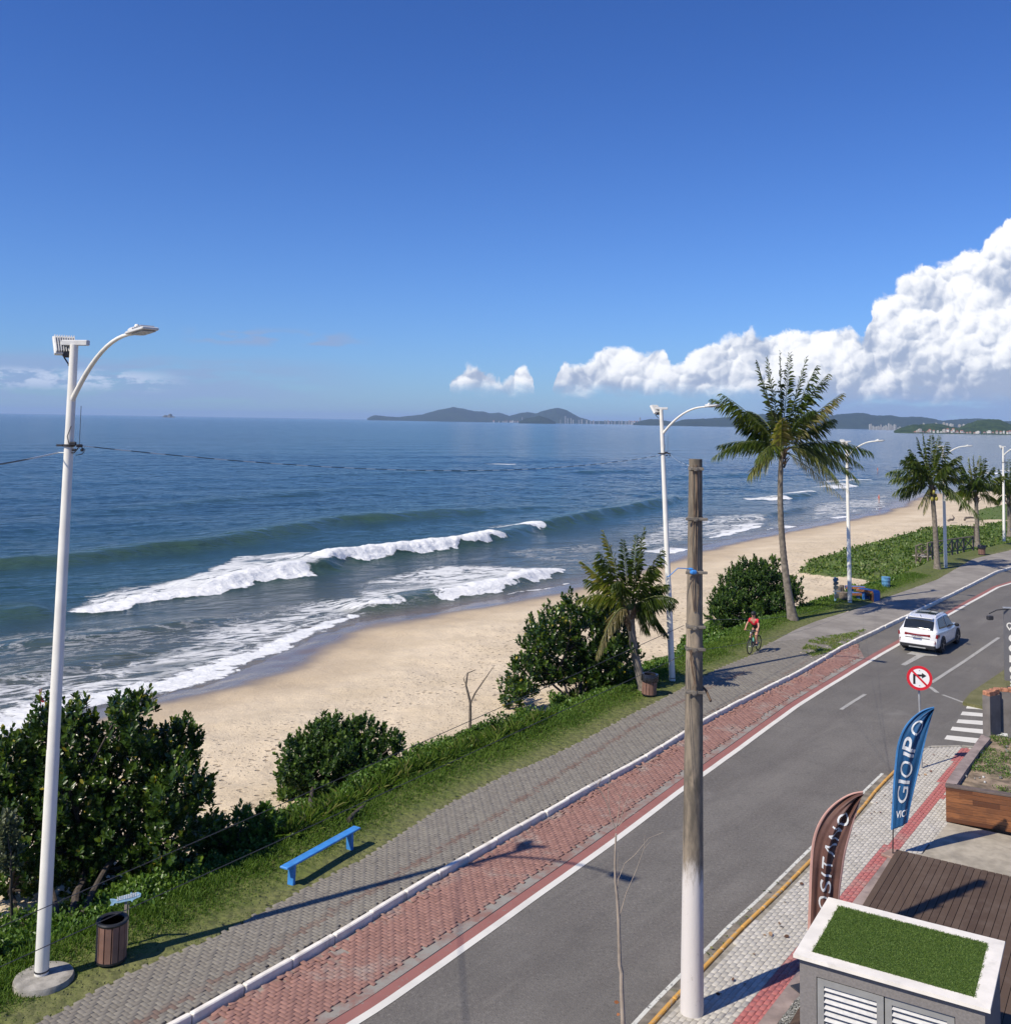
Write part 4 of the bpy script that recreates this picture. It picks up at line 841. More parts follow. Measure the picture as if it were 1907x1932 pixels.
def merge(parts):
    V_=[];F_=[];t_=[];o=0
    for v,f,t in parts: V_.append(v);F_.append(f+o);t_.append(t);o+=len(v)
    return np.vstack(V_),np.vstack(F_),np.concatenate(t_)
LM=leafmat('glossy_round_leaf',[(0,(.014,.036,.006)),(.55,(.045,.09,.012)),(.88,(.12,.18,.022)),(1,(.34,.28,.03))],.33,.15,.5)
LM2=leafmat('bright_bush_leaf',[(0,(.035,.085,.012)),(.6,(.085,.165,.02)),(1,(.17,.25,.04))],.42,.22,.4)
LMD=leafmat('dark_bush_leaf',[(0,(.018,.045,.008)),(.6,(.05,.10,.015)),(1,(.13,.19,.03))],.45,.18,.35)
BARK=simple('grey_bark',(.16,.13,.10),.9,var=.3,vs=8,bmp=.5)
BARKD=simple('dark_bark',(.07,.055,.045),.9,var=.3,vs=8,bmp=.5)
def crown(name,blobs,root,seed,nr,ll,mat,parent,up=.9,leaf_per=11,wr=.42,infl=.0,yel=.012):
    """blobs: world centre + radii; rosettes of obovate leaves on shoots all through the shell"""
    rng=np.random.default_rng(seed); root=np.array(root); vol=np.array([b_[1]*b_[2] for b_ in blobs]); pick=rng.choice(len(blobs),nr,p=vol/vol.sum())
    C=np.array([b_[0] for b_ in blobs])[pick]; R3=np.array([b_[1:4] for b_ in blobs])[pick]
    d=rng.normal(size=(nr,3)); d[:,2]+=.25; d/=np.linalg.norm(d,axis=1)[:,None]
    rad=1-np.abs(rng.normal(0,.22,nr)); rad=np.clip(rad,.3,1.05)
    lump=1+.27*np.sin(d[:,0]*5+C[:,0]*3)*np.sin(d[:,2]*6+C[:,1]*5)+.10*np.sin(d[:,1]*9+C[:,2]*7)
    P=C+d*R3*(rad*lump)[:,None]
    ax=d*.7+np.array([0,0,up])+rng.normal(size=(nr,3))*.25; ax/=np.linalg.norm(ax,axis=1)[:,None]
    sh=rng.uniform(.8,2.4,nr)*ll                                   # shoot length
    k=leaf_per; ph=rng.uniform(0,6.28,(nr,1))+np.arange(k)[None]*2.4; tt=(np.arange(k)+.5)/k
    a1=np.cross(ax,rng.normal(size=(nr,3))); a1/=np.linalg.norm(a1,axis=1)[:,None]; a2=np.cross(ax,a1)
    el=RAD(20)+tt*RAD(50)
    rd=a1[:,None]*np.cos(ph)[...,None]+a2[:,None]*np.sin(ph)[...,None]
    D=rd*np.cos(el)[None,:,None]+ax[:,None]*np.sin(el)[None,:,None]; D=D+rng.normal(size=D.shape)*.12; D/=np.linalg.norm(D,axis=2)[...,None]
    PP=P[:,None]+ax[:,None]*(tt[None,:]*sh[:,None])[...,None]-ax[:,None]*(sh*.5)[:,None,None]
    Ls=ll*rng.uniform(.75,1.15,(nr,k)); tint=np.clip(rng.random((nr,1))**1.5*.5+rng.random((nr,k))*.2+.38*tt[None]**2+(rng.random((nr,k))<yel)*.9,0,1)
    V_,F_,t=leaves(PP.reshape(-1,3),D.reshape(-1,3),Ls.ravel(),Ls.ravel()*wr*.62,rng=rng,Nh=np.repeat(ax,k,0)+.001,tint=tint.ravel())
    o=link(name,npmesh(name,V_-root,F_,{'tint':t}),mat,parent); return o
def limb(mb,a,b_,r0,r1,seed=0,bend=.12,n=7):
    rn=random.Random(seed); a=Vector(a);b_=Vector(b_); L=(b_-a).length; o1=Vector((rn.uniform(-1,1),rn.uniform(-1,1),rn.uniform(-.3,.6)))*L*bend
    pts=[a.lerp(b_,i/n)+o1*math.sin(math.pi*i/n)+Vector((rn.uniform(-1,1),rn.uniform(-1,1),0))*L*.012 for i in range(n+1)]
    mb.tube(pts,[lerp(r0,r1,i/n) for i in range(n+1)],8); return pts
def bigtree(label,cat,name,rootD,blobsD,Yc,seed,nr,ll,trunks,mat=LM,group=None,rz=None,depth=.9,up=.9,yel=.012,leaf_per=11,bark=BARKD):
    root=onG(*rootD); r=thing(name,label,cat,root,0,group); rng=random.Random(seed); bl=[]
    for (px,py,rx,ry,*dd) in blobsD:
        Yb=Yc+(dd[0] if dd else rng.uniform(-.5,.5)*depth); s=Yb/F*1.0; c=at_y(px,py,Yb); bl.append((c,rx*s,(rx+ry)/2*s*depth,ry*s))
    tr=MB()
    for i,(p0,p1,r0,r1) in enumerate(trunks):
        a=at_y(p0[0],p0[1],root[1] if len(p0)<3 else p0[2]); b_=at_y(p1[0],p1[1],Yc if len(p1)<3 else p1[2]); limb(tr,a-root,b_-root,r0,r1,seed+i,.08)
    for i,bb in enumerate(bl):            # limbs into each clump
        s_=at_y(trunks[i%len(trunks)][1][0],trunks[i%len(trunks)][1][1],Yc); limb(tr,s_-root,bb[0]-root,trunks[i%len(trunks)][3]*.9,.012,seed+50+i,.1)
    tr.build('trunk',bark,r,True)
    crown('crown',bl,root,seed,nr,ll,mat,r,up=up,yel=yel,leaf_per=leaf_per)
    return r
bigtree('large dark round-leaved tree behind the near lamp post','tree','broadleaf_tree',(150,1770),[(30,1440,48,60),(75,1400,40,55),(60,1500,70,70),(145,1400,45,62),(150,1480,80,80),(228,1385,34,62),(262,1378,28,62),(240,1460,75,75),(310,1440,48,62),(345,1410,32,42),(335,1500,52,60),(375,1495,26,30),(60,1580,80,65),(160,1570,85,70),(250,1560,80,65),(330,1580,62,48),(380,1585,22,22),(30,1650,50,36),(100,1640,55,38),(200,1640,62,36),(290,1640,50,28),(250,1690,20,13),(330,1650,32,26),(-40,1560,60,120),(145,1355,16,30),(85,1350,15,32),(228,1338,13,30),(264,1335,13,30),(390,1505,12,30)],21.2,11,3500,.135,[((120,1785),(165,1640),.10,.06),((130,1785),(150,1660),.08,.05),((60,1790),(20,1680),.07,.04),((140,1785),(235,1600),.08,.045),((100,1785),(80,1620),.07,.04)],depth=1.15)
bigtree('smaller pale grey-leaved shrub at the left edge under the big tree','shrub','shrub',(20,1790),[(10,1570,24,30),(12,1620,26,26)],18.8,12,90,.10,[((20,1790),(20,1640),.03,.02)],depth=.5,mat=leafmat('greyish_leaf',[(0,(.06,.08,.04)),(.7,(.14,.16,.09)),(1,(.2,.21,.13))],.5,.15,.4))
bigtree('low bright green shrub between the big tree and the rounded bush','shrub','shrub',(440,1640),[(400,1590,32,36),(450,1575,38,42),(500,1575,30,46),(430,1610,48,26),(490,1610,40,28),(383,1600,18,28),(400,1550,12,18),(455,1545,12,18),(500,1545,14,20)],22.0,13,520,.115,[((430,1650),(440,1600),.04,.03)],depth=.7,mat=LM2)
bigtree('dense rounded bush with yellow flowers in the middle of the hedge','bush','bush',(640,1560),[(560,1440,34,46),(600,1410,40,44),(645,1390,40,30),(690,1400,36,36),(620,1450,66,56),(680,1450,50,48),(560,1490,40,40),(600,1510,60,34),(550,1520,30,22),(735,1415,20,30),(750,1400,8,14),(700,1470,34,30)],27.4,14,1900,.125,[((600,1560),(610,1480),.06,.04),((660,1550),(670,1470),.05,.03)],depth=1.4,up=.75,mat=LMD)
bigtree('round-leaved tree with several thin trunks left of the small palm','tree','broadleaf_tree',(1085,1330),[(965,1310,26,26),(990,1270,30,40),(1010,1220,24,40),(1035,1190,32,36),(1078,1165,26,34),(1076,1140,10,18),(1050,1240,55,48),(1110,1200,42,46),(1150,1170,40,36),(1130,1250,48,38),(1170,1230,36,34),(985,1308,28,10),(1050,1275,40,16),(1100,1276,30,12),(1165,1265,20,9),(1130,1160,26,26)],35.6,15,1500,.165,[((1082,1338),(1040,1290),.05,.035),((1075,1325),(1062,1270),.05,.03),((1090,1332),(1100,1270),.06,.04),((1092,1330),(1135,1260),.05,.03),((1086,1332),(1084,1262),.04,.03)],depth=1.6,bark=BARKD)
bigtree('wide dark bush beside the cyclist, at the foot of the tall palm','bush','bush',(1420,1180),[(1360,1140,22,28),(1385,1115,28,34),(1410,1085,24,24),(1440,1080,26,26),(1461,1062,7,12),(1430,1120,54,40),(1400,1150,50,28),(1465,1110,34,30),(1360,1165,24,14),(1490,1110,16,24),(1500,1128,12,14),(1445,1160,34,18)],51.5,16,2300,.15,[((1420,1185),(1420,1140),.08,.05),((1450,1180),(1470,1130),.06,.04)],depth=2.2,mat=LMD)
# dead sapling
dr=onG(885,1389); dt=thing('dead_tree','leafless forked dead sapling standing against the sand','tree',dr); mb=MB()
def dp(x,y): return Vector(at_y(x,y,dr[1]))-Vector(dr)
mb.tube([dp(886,1395),dp(887,1350),dp(887,1325),dp(882,1305),dp(879,1293),dp(882,1270),dp(897,1264)],[.05,.045,.04,.036,.03,.026,.012],8); mb.tube([dp(887,1328),dp(896,1308),dp(910,1288),dp(921,1272),dp(933,1255)],[.03,.026,.02,.014,.006],7); mb.tube([dp(881,1298),dp(874,1280),dp(878,1275)],[.018,.012,.007],6); mb.build('trunk',BARK,dt,True)
# thin young street tree in the foreground
yr=at(1183,2110,.12); yt=thing('young_tree','thin bare young tree rising in front of the road, two dry leaves left','tree',yr); mb=MB()
def yp_(x,y,dy=0): return Vector(at_y(x,y,yr[1]+dy))-Vector(yr)
def Zy(L,dy=0): return [yp_((1600+x/2.236)/1.5858,(2200+y/2.236)/1.5858,dy) for x,y in L]
mb.tube([Vector((0,0,0))]+Zy([(590,1930),(580,1700),(580,1590),(568,1540),(560,1240),(550,1080),(538,980),(535,850),(543,660)]),[.034,.031,.029,.028,.026,.022,.019,.016,.014,.012],9)
for L,r0 in (([(543,640),(505,540),(480,450),(455,400),(420,330)],.010),([(545,620),(560,520),(570,410),(540,390),(530,360)],.008),([(505,540),(490,400),(495,330),(520,180),(515,100)],.007),([(420,330),(445,290),(425,240),(350,180),(280,100)],.008),([(425,240),(430,140),(425,0)],.005),([(350,180),(345,90),(340,60)],.004),([(560,600),(600,470),(640,380),(700,270)],.006),([(560,610),(620,540),(700,515)],.005),([(570,410),(595,340),(600,300)],.005),([(445,290),(420,330),(370,300),(365,210)],.005),([(545,1070),(560,960),(600,860),(670,800),(760,690),(860,650)],.008),([(565,1220),(610,1060),(680,900),(730,760),(735,670)],.010),([(555,980),(553,830),(560,780)],.006),([(730,760),(780,700)],.004),([(480,450),(440,380),(400,340)],.005),([(425,240),(400,150),(380,110)],.004)):
    mb.tube(Zy(L),[.72*lerp(r0,r0*.3,i/(len(L)-1)) for i in range(len(L))],6)
mb.build('trunk',simple('young_bark',(.34,.28,.22),.85,var=.15),yt,True)
rng=np.random.default_rng(3); P=np.array([Zy([(565,1790)])[0][:],Zy([(570,1870)])[0][:]]); V_,F_,t=leaves(P,np.array([[-1,0,.1],[-.9,.2,-.2]]),np.array([.07,.05]),.022,rng=rng); link('dry_leaves',npmesh('dry_leaves',V_,F_,{'tint':t}),simple('dry_leaf',(.25,.09,.03),.8),yt)
# ------------------------------------------------------------------ coconut palms
PL=leafmat('palm_leaflet',[(0,(.022,.050,.008)),(.35,(.075,.125,.016)),(.65,(.20,.23,.035)),(1,(.40,.34,.16))],.38,.25,.5)
RACH=simple('palm_rachis',(.13,.16,.04),.55,var=.15)
PTR=simple('palm_trunk',(.20,.17,.135),.9,var=.25,vs=6,bmp=.4,bs=30,dirt=((.09,.08,.065),.6))
FIB=simple('palm_fibre',(.13,.085,.05),.95,var=.35,vs=14,bmp=.6)
NUT=simple('coconut_husk',(.30,.27,.05),.55,var=.25)
def frond(r,C,tip,lift,seed,pale=0.,nl=62,ll=.62,wd=.022,hang=.5):
    rng=np.random.default_rng(seed); C=np.array(C);tip=np.array(tip); L=np.linalg.norm(tip-C); ctl=C+(tip-C)*.45+np.array([0,0,lift*L])
    t=np.linspace(0,1,nl)[:,None]; B=(1-t)**2*C+2*t*(1-t)*ctl+t*t*tip; T=2*(1-t)*(ctl-C)+2*t*(tip-ctl); T/=np.linalg.norm(T,axis=1)[:,None]
    mb=MB(); mb.tube(B[::4].tolist()+[B[-1].tolist()],[lerp(.030,.004,i/(len(B[::4]))) for i in range(len(B[::4])+1)],6)
    nv=len(mb.v); k=t[:,0]>.16; B2=B[k];T2=T[k];tt=t[k,0]; S=np.cross(T2,np.array([0,0,1.])); S/=np.linalg.norm(S,axis=1)[:,None]+1e-6; twist=rng.normal(0,.25); N=np.cross(S,T2); S=S*math.cos(twist)+N*math.sin(twist)
    Ps=[];Ds=[];Ls=[]
    prof=np.sin(np.clip((tt-.10)/.96,0,1)*math.pi)**.5*(1.12-.45*tt)
    for sg in (1,-1):
        dd=S*sg*(.95-.3*tt)[:,None]+T2*(.80+.45*tt)[:,None]+np.array([0,0,-hang])*(rng.uniform(.3,1.5,len(tt)))[:,None]+rng.normal(size=S.shape)*.15; dd/=np.linalg.norm(dd,axis=1)[:,None]
        Ps.append(B2);Ds.append(dd);Ls.append(ll*prof*rng.uniform(.82,1.1,len(tt)))
    P=np.vstack(Ps);D=np.vstack(Ds);Lz=np.concatenate(Ls); tn=np.clip(rng.uniform(0,.45,len(P))+pale+rng.uniform(-.1,.25),0,1)
    V_,F_,tn=leaves(P,D,Lz*1.15,wd*.62,droop=.5*rng.uniform(.5,1.5,len(P))[:,None],rng=rng,Nh=rng.normal(size=P.shape)*.25+np.array([0,0,1]),fold=.5,tint=tn)
    # rachis quads + leaflets in one mesh
    rq=[f for f in mb.f if len(f)==4]; Va=np.vstack([np.array(mb.v),V_]); Fa=np.vstack([np.array(rq),F_+nv]); mi=np.r_[np.ones(len(rq)),np.zeros(len(F_))]
    return link('frond',npmesh('frond',Va,Fa,{'tint':np.r_[np.zeros(nv),tn]},mi),[PL,RACH],r)
def palm(label,baseD,crD,tips,sc,seed,trunkmid=None,nuts=0,tr=(.19,.12),ll=.62,dead=(),wd=.022,nl=62,extra=8):
    b0=at(baseD[0],baseD[1],.02); Yc=b0[1]; C=at_y(crD[0],crD[1],Yc)-b0; r=thing('coconut_palm',label,'palm tree',b0,0,'coconut palms along the promenade'); rn=random.Random(seed)
    mid=at_y(trunkmid[0],trunkmid[1],Yc)-b0 if trunkmid else C*.5
    pts=[];rd=[]; nS=int(C[2]/.10)
    for i in range(nS+1):
        t=i/nS; p=(1-t)**2*np.zeros(3)+2*t*(1-t)*(mid*2-C*.5)+t*t*C; pts.append(p); base=.11*math.exp(-t*14); rd.append(lerp(tr[0],tr[1],t)*(1+(.05 if i%2 else -.03)+rn.uniform(-.02,.02))+base)
    MB().tube(pts,rd,14).build('trunk',PTR,r,True)
    fb=MB()
    for i in range(16):
        a=rn.uniform(0,6.28); z0=rn.uniform(-.55,.15); fb.tube([C+np.array([math.cos(a)*.09,math.sin(a)*.09,z0-.25]),C+np.array([math.cos(a)*.2,math.sin(a)*.2,z0]),C+np.array([math.cos(a)*.38,math.sin(a)*.38,z0+rn.uniform(-.05,.3)])],[.05,.035,.01],6)
    fb.build('leaf_bases',FIB,r,True)
    for i,tp in enumerate(tips):
        px,py,lift,*o_=tp; dy=o_[0] if o_ else rn.uniform(-.6,.6)*sc; pale=o_[1] if len(o_)>1 else 0
        T_=at_y(px,py,Yc+dy)-b0; frond(r,C+np.array([rn.uniform(-.06,.06),rn.uniform(-.06,.06),rn.uniform(-.1,.12)]),T_,lift,seed*40+i,pale,nl=nl,ll=ll*(.9+.2*rn.random()),wd=wd,hang=.22 if lift<.08 else .8)
    for i in range(extra):   # fronds pointing towards or away from us
        a=rn.uniform(.25,math.pi-.25)*(1 if i%2 else -1); el=rn.uniform(-.3,1.0); Lx=sc*rn.uniform(.8,1.15)
        T_=C+np.array([math.cos(a)*Lx*math.cos(el)*.8,math.sin(a)*Lx*math.cos(el),Lx*math.sin(el)-.25*Lx]); frond(r,C,T_,.28,seed*40+30+i,0,nl=nl,ll=ll,wd=wd)
    for i,(px,py,ln) in enumerate(dead):
        T_=at_y(px,py,Yc-.3)-b0; frond(r,C,T_,.10,seed*40+60+i,.75,nl=nl//2,ll=ll*.6,wd=wd,hang=1.6)
    if nuts:
        for i in range(nuts):
            a=rn.uniform(0,6.28); c=C+np.array([math.cos(a)*.26,math.sin(a)*.22-.1,-.35-rn.uniform(0,.55)]); q_=MB().lathe([(0,-.14),(.07,-.11),(.105,-.02),(.10,.06),(.05,.13),(0,.145)],10,tuple(c)); q_.build('coconut',NUT,r,True)
    return r
palm('tallest coconut palm, its slender curved trunk rising from the grass verge',(1496,1172),(1475,850),[(1471,664,.02,0),(1490,668,.02,.2),(1521,675,.03,.3),(1447,676,.02,-.3),(1428,682,.05,-.6),(1562,705,.16,.4),(1588,742,.10,-.5,.45),(1343,752,.22,.2),(1360,742,.12,-.8),(1573,790,.14,.8),(1391,794,.18,.5),(1345,862,.30,-.6),(1355,840,.22,.6),(1413,896,.34,-.3,.25),(1644,853,.26,-.3),(1625,878,.30,.5),(1618,905,.34,-.2,.1),(1580,905,.40,-.6,.2),(1540,690,.08,-.2),(1475,790,.02,-1.6,.35)],3.6,1,(1474,1000),0,(.17,.105),.68,dead=[(1592,942,1),(1600,925,1)],nl=70,extra=4,wd=.021)
palm('small wind-blown palm with a big drooping yellow frond beside the litter bin',(1216,1307),(1190,1150),[(1138,1003,.03,.3,.45),(1215,997,.05,-.2),(1200,1010,.03,.5),(1248,1038,.12,.2,.25),(1258,1103,.30,-.1),(1238,1165,.5,.3),(1131,1042,.22,-.4),(1125,1060,.2,.2,.3),(1097,1060,.06,.4,.35),(1090,1132,.36,-.2,.3),(1105,1093,.22,.4,.35),(1127,1236,.62,-.9,.7),(1154,1160,.42,.2,.4),(1233,1154,.45,-.5),(1222,1190,.5,.2,.2),(1175,1020,.03,-.3),(1160,1100,.5,-.9),(1225,1070,.2,-.7)],2.2,2,(1196,1225),0,(.15,.12),.50,wd=.017,nl=62,extra=3)
palm('coconut palm hung with yellow nuts, in front of the wooden fence',(1768,1076),(1757,915),[(1741,820,.03),(1757,822,.02),(1771,824,.03),(1717,848,.08),(1730,826,.04),(1673,892,.30),(1680,905,.28,-.5),(1686,930,.34,.3),(1700,935,.3,.6),(1720,876,.2),(1810,860,.25),(1821,905,.34,-.3),(1805,933,.4),(1790,880,.3),(1785,835,.08),(1815,880,.3),(1795,925,.4)],3.2,3,(1764,1000),9,(.17,.13),.70,dead=[(1742,968,1),(1732,958,1)],nl=50,wd=.03,extra=4)
palm('leafy coconut palm right of the nut-bearing one, above a brown bin',(1844,1031),(1841,935),[(1848,862,.02,0,.25),(1836,862,.02,0,.25),(1827,866,.03,0,.3),(1874,881,.15),(1892,898,.3),(1882,947,.4,0,.35),(1786,939,.4,0,.3),(1812,915,.3),(1868,912,.3),(1813,872,.10),(1857,866,.05),(1800,930,.3,0,.2)],3.3,4,None,0,(.17,.13),.68,dead=[],nl=46,wd=.033,extra=4)
palm('partly hidden coconut palm behind the last lamp at the right edge',(1905,1012),(1903,940),[(1903,868,.03),(1920,875,.1),(1885,885,.1),(1870,915,.3),(1880,945,.4),(1940,900,.3),(1935,940,.4),(1895,900,.05),(1950,920,.3)],3.0,5,None,0,(.19,.15),.8,nl=36,wd=.035,extra=4)
# ------------------------------------------------------------------ grass blades, hedge and creeper (ground cover)
def scatter_poly(poly,n,rng):
    P=np.array(poly); lo=P.min(0);hi=P.max(0); X_=rng.uniform(lo[0],hi[0],n);Y_=rng.uniform(lo[1],hi[1],n); k=inpoly(X_,Y_,P); return X_[k],Y_[k]
def aheight(X_,Y_):
    Zt,a,b_=terrain(X_,Y_); vg_=inpoly(X_,Y_,VEGP).astype(float); return Zt+vg_*np.clip((a-4)/2,0,1)*(.12+.25*fbm(X_,Y_,1.6,21,3)),a,b_
rng=np.random.default_rng(5)
# candidates near the promenade
Gn=resample(GL,.25); Gn=Gn[(Gn[:,1]>10)&(Gn[:,1]<75)]
def alongG(n,a0,a1,ymax,dens=1.3):
    w_=1/(10+Gn[:,1])**dens; w_=w_*(Gn[:,1]<ymax); i=rng.choice(len(Gn),n,p=w_/w_.sum()); T=np.gradient(Gn,axis=0); T/=np.linalg.norm(T,axis=1)[:,None]; N=np.stack([-T[:,1],T[:,0]],1)
    a=rng.uniform(a0,a1,n); p=Gn[i]+N[i]*a[:,None]+T[i]*rng.uniform(-.2,.2,n)[:,None]; return p[:,0],p[:,1]
GRM=leafmat('grass_blade',[(0,(.06,.12,.014)),(.55,(.115,.19,.025)),(.88,(.18,.23,.045)),(1,(.30,.27,.11))],.6,.3,.25)
x,y=alongG(130000,-.05,2.7,62); z,a,b_=aheight(x,y); k=(b_<0)&(a>-.1); x,y,z,a=x[k],y[k],z[k],a[k]
tall=np.clip((a-.35)/1.1,0.16,1)*(.55+1.3*np.clip(fbm(x,y,1.1,91,3)+.35,0,1)); k=rng.random(len(x))<np.clip(.25+tall*1.2,0,1); x,y,z,a,tall=x[k],y[k],z[k],a[k],tall[k]
D=rng.normal(size=(len(x),3))*.42+np.array([.12,.05,1]); D/=np.linalg.norm(D,axis=1)[:,None]
far=1+np.clip((y-25)/25,0,1.2)
tn=np.clip(rng.random(len(x))*.6+np.clip(.45-a,0,.45)*.8+fbm(x,y,1.7,92,3)*.5,0,1)
V_,F_,t=leaves(np.stack([x,y,z-.01],1),D,.17*tall*rng.uniform(.6,1.4,len(x)),.006*far*(.8+tall*.5),droop=.25,rng=rng,Nh=rng.normal(size=D.shape),tint=tn)
o=link('grass',npmesh('grass',V_,F_,{'tint':t}),GRM); tag(o,kind='stuff')
# low hedge and creeping plants on the bank
def scrub(name,n,a0,a1,ymax,hgt,ll,seed,mat,ymin=0,per=9,clip=None):
    global rng; rng=np.random.default_rng(seed); x,y=alongG(n,a0,a1,ymax,1.0); z,a,b_=aheight(x,y); k=(y>ymin)&(b_<-2)&inpoly(x,y,VEGP)
    hh=hgt*np.clip(.45+2.0*fbm(x,y,1.4,seed,3),0.02,1.2)*np.clip((a-a0)/.5,0,1); k&=(hh>.03)
    if clip is not None: k&=clip(x,y,a)
    x,y,z,hh=x[k],y[k],z[k],hh[k]; m_=len(x); u=rng.random(m_)**.6
    C=np.stack([x,y,z+hh*u],1); kk=per; D=rng.normal(size=(m_,kk,3))+np.array([0,0,.75]); D/=np.linalg.norm(D,axis=2)[...,None]
    P=C[:,None]+rng.normal(size=(m_,kk,3))*np.array([.06,.06,.04]); sc=(1+np.clip((y-30)/30,0,1.5))[:,None]
    Ls=ll*rng.uniform(.6,1.2,(m_,kk))*sc; tn=np.clip(rng.random((m_,1))*.5+rng.random((m_,kk))*.4+(u[:,None]-.5)*.25,0,1)
    V_,F_,t=leaves(P.reshape(-1,3),D.reshape(-1,3),Ls.ravel(),Ls.ravel()*.3,rng=rng,tint=tn.ravel()); o=link(name,npmesh(name,V_,F_,{'tint':t}),mat); tag(o,kind='stuff')
scrub('hedge_undergrowth',19000,2.0,4.3,37,.62,.085,21,LM2,per=9,clip=lambda x,y,a:(y<31.5)|(a>2.9))
scrub('dark_undergrowth',6000,2.4,4.3,37,.75,.11,29,LMD,per=9,clip=lambda x,y,a:fbm(x,y,2.2,77,2)>.0)
scrub('creeping_plants',11000,1.7,5.2,60,.16,.085,22,LM2,per=7)
CRP=leafmat('creeper_leaf',[(0,(.045,.09,.014)),(.6,(.09,.15,.022)),(1,(.17,.21,.045))],.45,.2,.35)
rng=np.random.default_rng(31)
x,y=scatter_poly(VEGP[(VEGP[:,1]>48)&(VEGP[:,1]<190)],26000,rng); 
x2,y2=scatter_poly(P2,2500,rng); x=np.r_[x,x2];y=np.r_[y,y2]; z,a,b_=aheight(x,y); k=(a>2.6)&(b_<-3)&(y<190); x,y,z=x[k],y[k],z[k]; m_=len(x)
D=rng.normal(size=(m_,4,3))+np.array([0,0,.8]); D/=np.linalg.norm(D,axis=2)[...,None]; P=np.stack([x,y,z],1)[:,None]+rng.normal(size=(m_,4,3))*np.array([.15,.15,.04]); Ls=rng.uniform(.12,.26,(m_,4))
V_,F_,t=leaves(P.reshape(-1,3),D.reshape(-1,3),Ls.ravel(),Ls.ravel()*.34,rng=rng); o=link('dune_creeper',npmesh('dune_creeper',V_,F_,{'tint':t}),CRP); tag(o,kind='stuff')
# tall grass tufts in the hedge line
rng=np.random.default_rng(33); x,y=alongG(1500,1.9,3.6,38,.6); k=fbm(x,y,2.5,95,2)>.02; x,y=x[k],y[k]; z,a,b_=aheight(x,y); nb=16; D=rng.normal(size=(len(x),nb,3))*.38+np.array([.1,0,1]); D/=np.linalg.norm(D,axis=2)[...,None]; P=np.repeat(np.stack([x,y,z],1)[:,None],nb,1)+rng.normal(size=(len(x),nb,3))*.05
V_,F_,t=leaves(P.reshape(-1,3),D.reshape(-1,3),rng.uniform(.35,.8,len(x)*nb),.010,droop=.35,rng=rng,Nh=rng.normal(size=(len(x)*nb,3))); o=link('tall_grass',npmesh('tall_grass',V_,F_,{'tint':t}),GRM); tag(o,kind='stuff')
# dry leaf litter
def litter(name,polyD,n,cols,seed,size=(.05,.10),z0=.15):
    rng=np.random.default_rng(seed); P=np.array([at(x,y,z0)[:2] for x,y in polyD]); x,y=scatter_poly(P,n,rng); D=rng.normal(size=(len(x),3))*np.array([1,1,.12]); D/=np.linalg.norm(D,axis=1)[:,None]; L=rng.uniform(*size,len(x))
    V_,F_,t=leaves(np.stack([x,y,np.full(len(x),z0+.008)],1),D,L,L*.3,rng=rng,Nh=rng.normal(size=D.shape)*.4+np.array([0,0,1])); o=link(name,npmesh(name,V_,F_,{'tint':t}),leafmat(name+'_mat',cols,.7,0,.2)); tag(o,kind='stuff')
litter('leaf_litter',[(1735,1420),(1790,1425),(1780,1455),(1745,1460),(1720,1475),(1640,1560),(1600,1590),(1620,1550),(1690,1470)],240,[(0,(.12,.04,.02)),(.6,(.25,.12,.06)),(1,(.35,.25,.15))],1)
litter('pavement_litter',[(1325,1840),(1450,1720),(1520,1660),(1530,1700),(1420,1850),(1330,1910)],60,[(0,(.06,.03,.02)),(.6,(.18,.10,.06)),(1,(.3,.2,.12))],2,(.05,.12))
litter('fallen_petals',[(1500,1220),(1560,1215),(1590,1205),(1560,1240),(1490,1262),(1440,1255)],120,[(0,(.35,.3,.2)),(1,(.6,.55,.42))],4,(.04,.09),.13)
litter('gutter_weeds',[(1330,1800),(1352,1770),(1480,1650),(1500,1655),(1400,1745),(1345,1830)],240,[(0,(.05,.08,.02)),(.7,(.10,.12,.03)),(1,(.2,.17,.08))],5,(.03,.08),.03)
# tufts of grass on the promenade near the kerb
rng=np.random.default_rng(36); P=np.array([at(x,y,.12)[:2] for x,y in [(1530,1205),(1600,1195),(1640,1185),(1600,1212),(1560,1232),(1535,1240),(1510,1228)]]); x,y=scatter_poly(P,16000,rng); k=fbm(x,y,.5,66,3)>-.08; x,y=x[k],y[k]; D=rng.normal(size=(len(x),3))*.5+np.array([0,0,1]); D/=np.linalg.norm(D,axis=1)[:,None]
V_,F_,t=leaves(np.stack([x,y,np.full(len(x),.115)],1),D,.07,.012,rng=rng,Nh=rng.normal(size=D.shape),tint=rng.uniform(.4,1,len(x))); o=link('verge_weeds',npmesh('verge_weeds',V_,F_,{'tint':t}),GRM); tag(o,kind='stuff')
# ------------------------------------------------------------------ benches, bins, signs on the verge
bL=at(557,1648,.1);bR=at(655,1603,.1); ctr=(bL+bR)/2; ang=math.atan2(bR[1]-bL[1],bR[0]-bL[0])
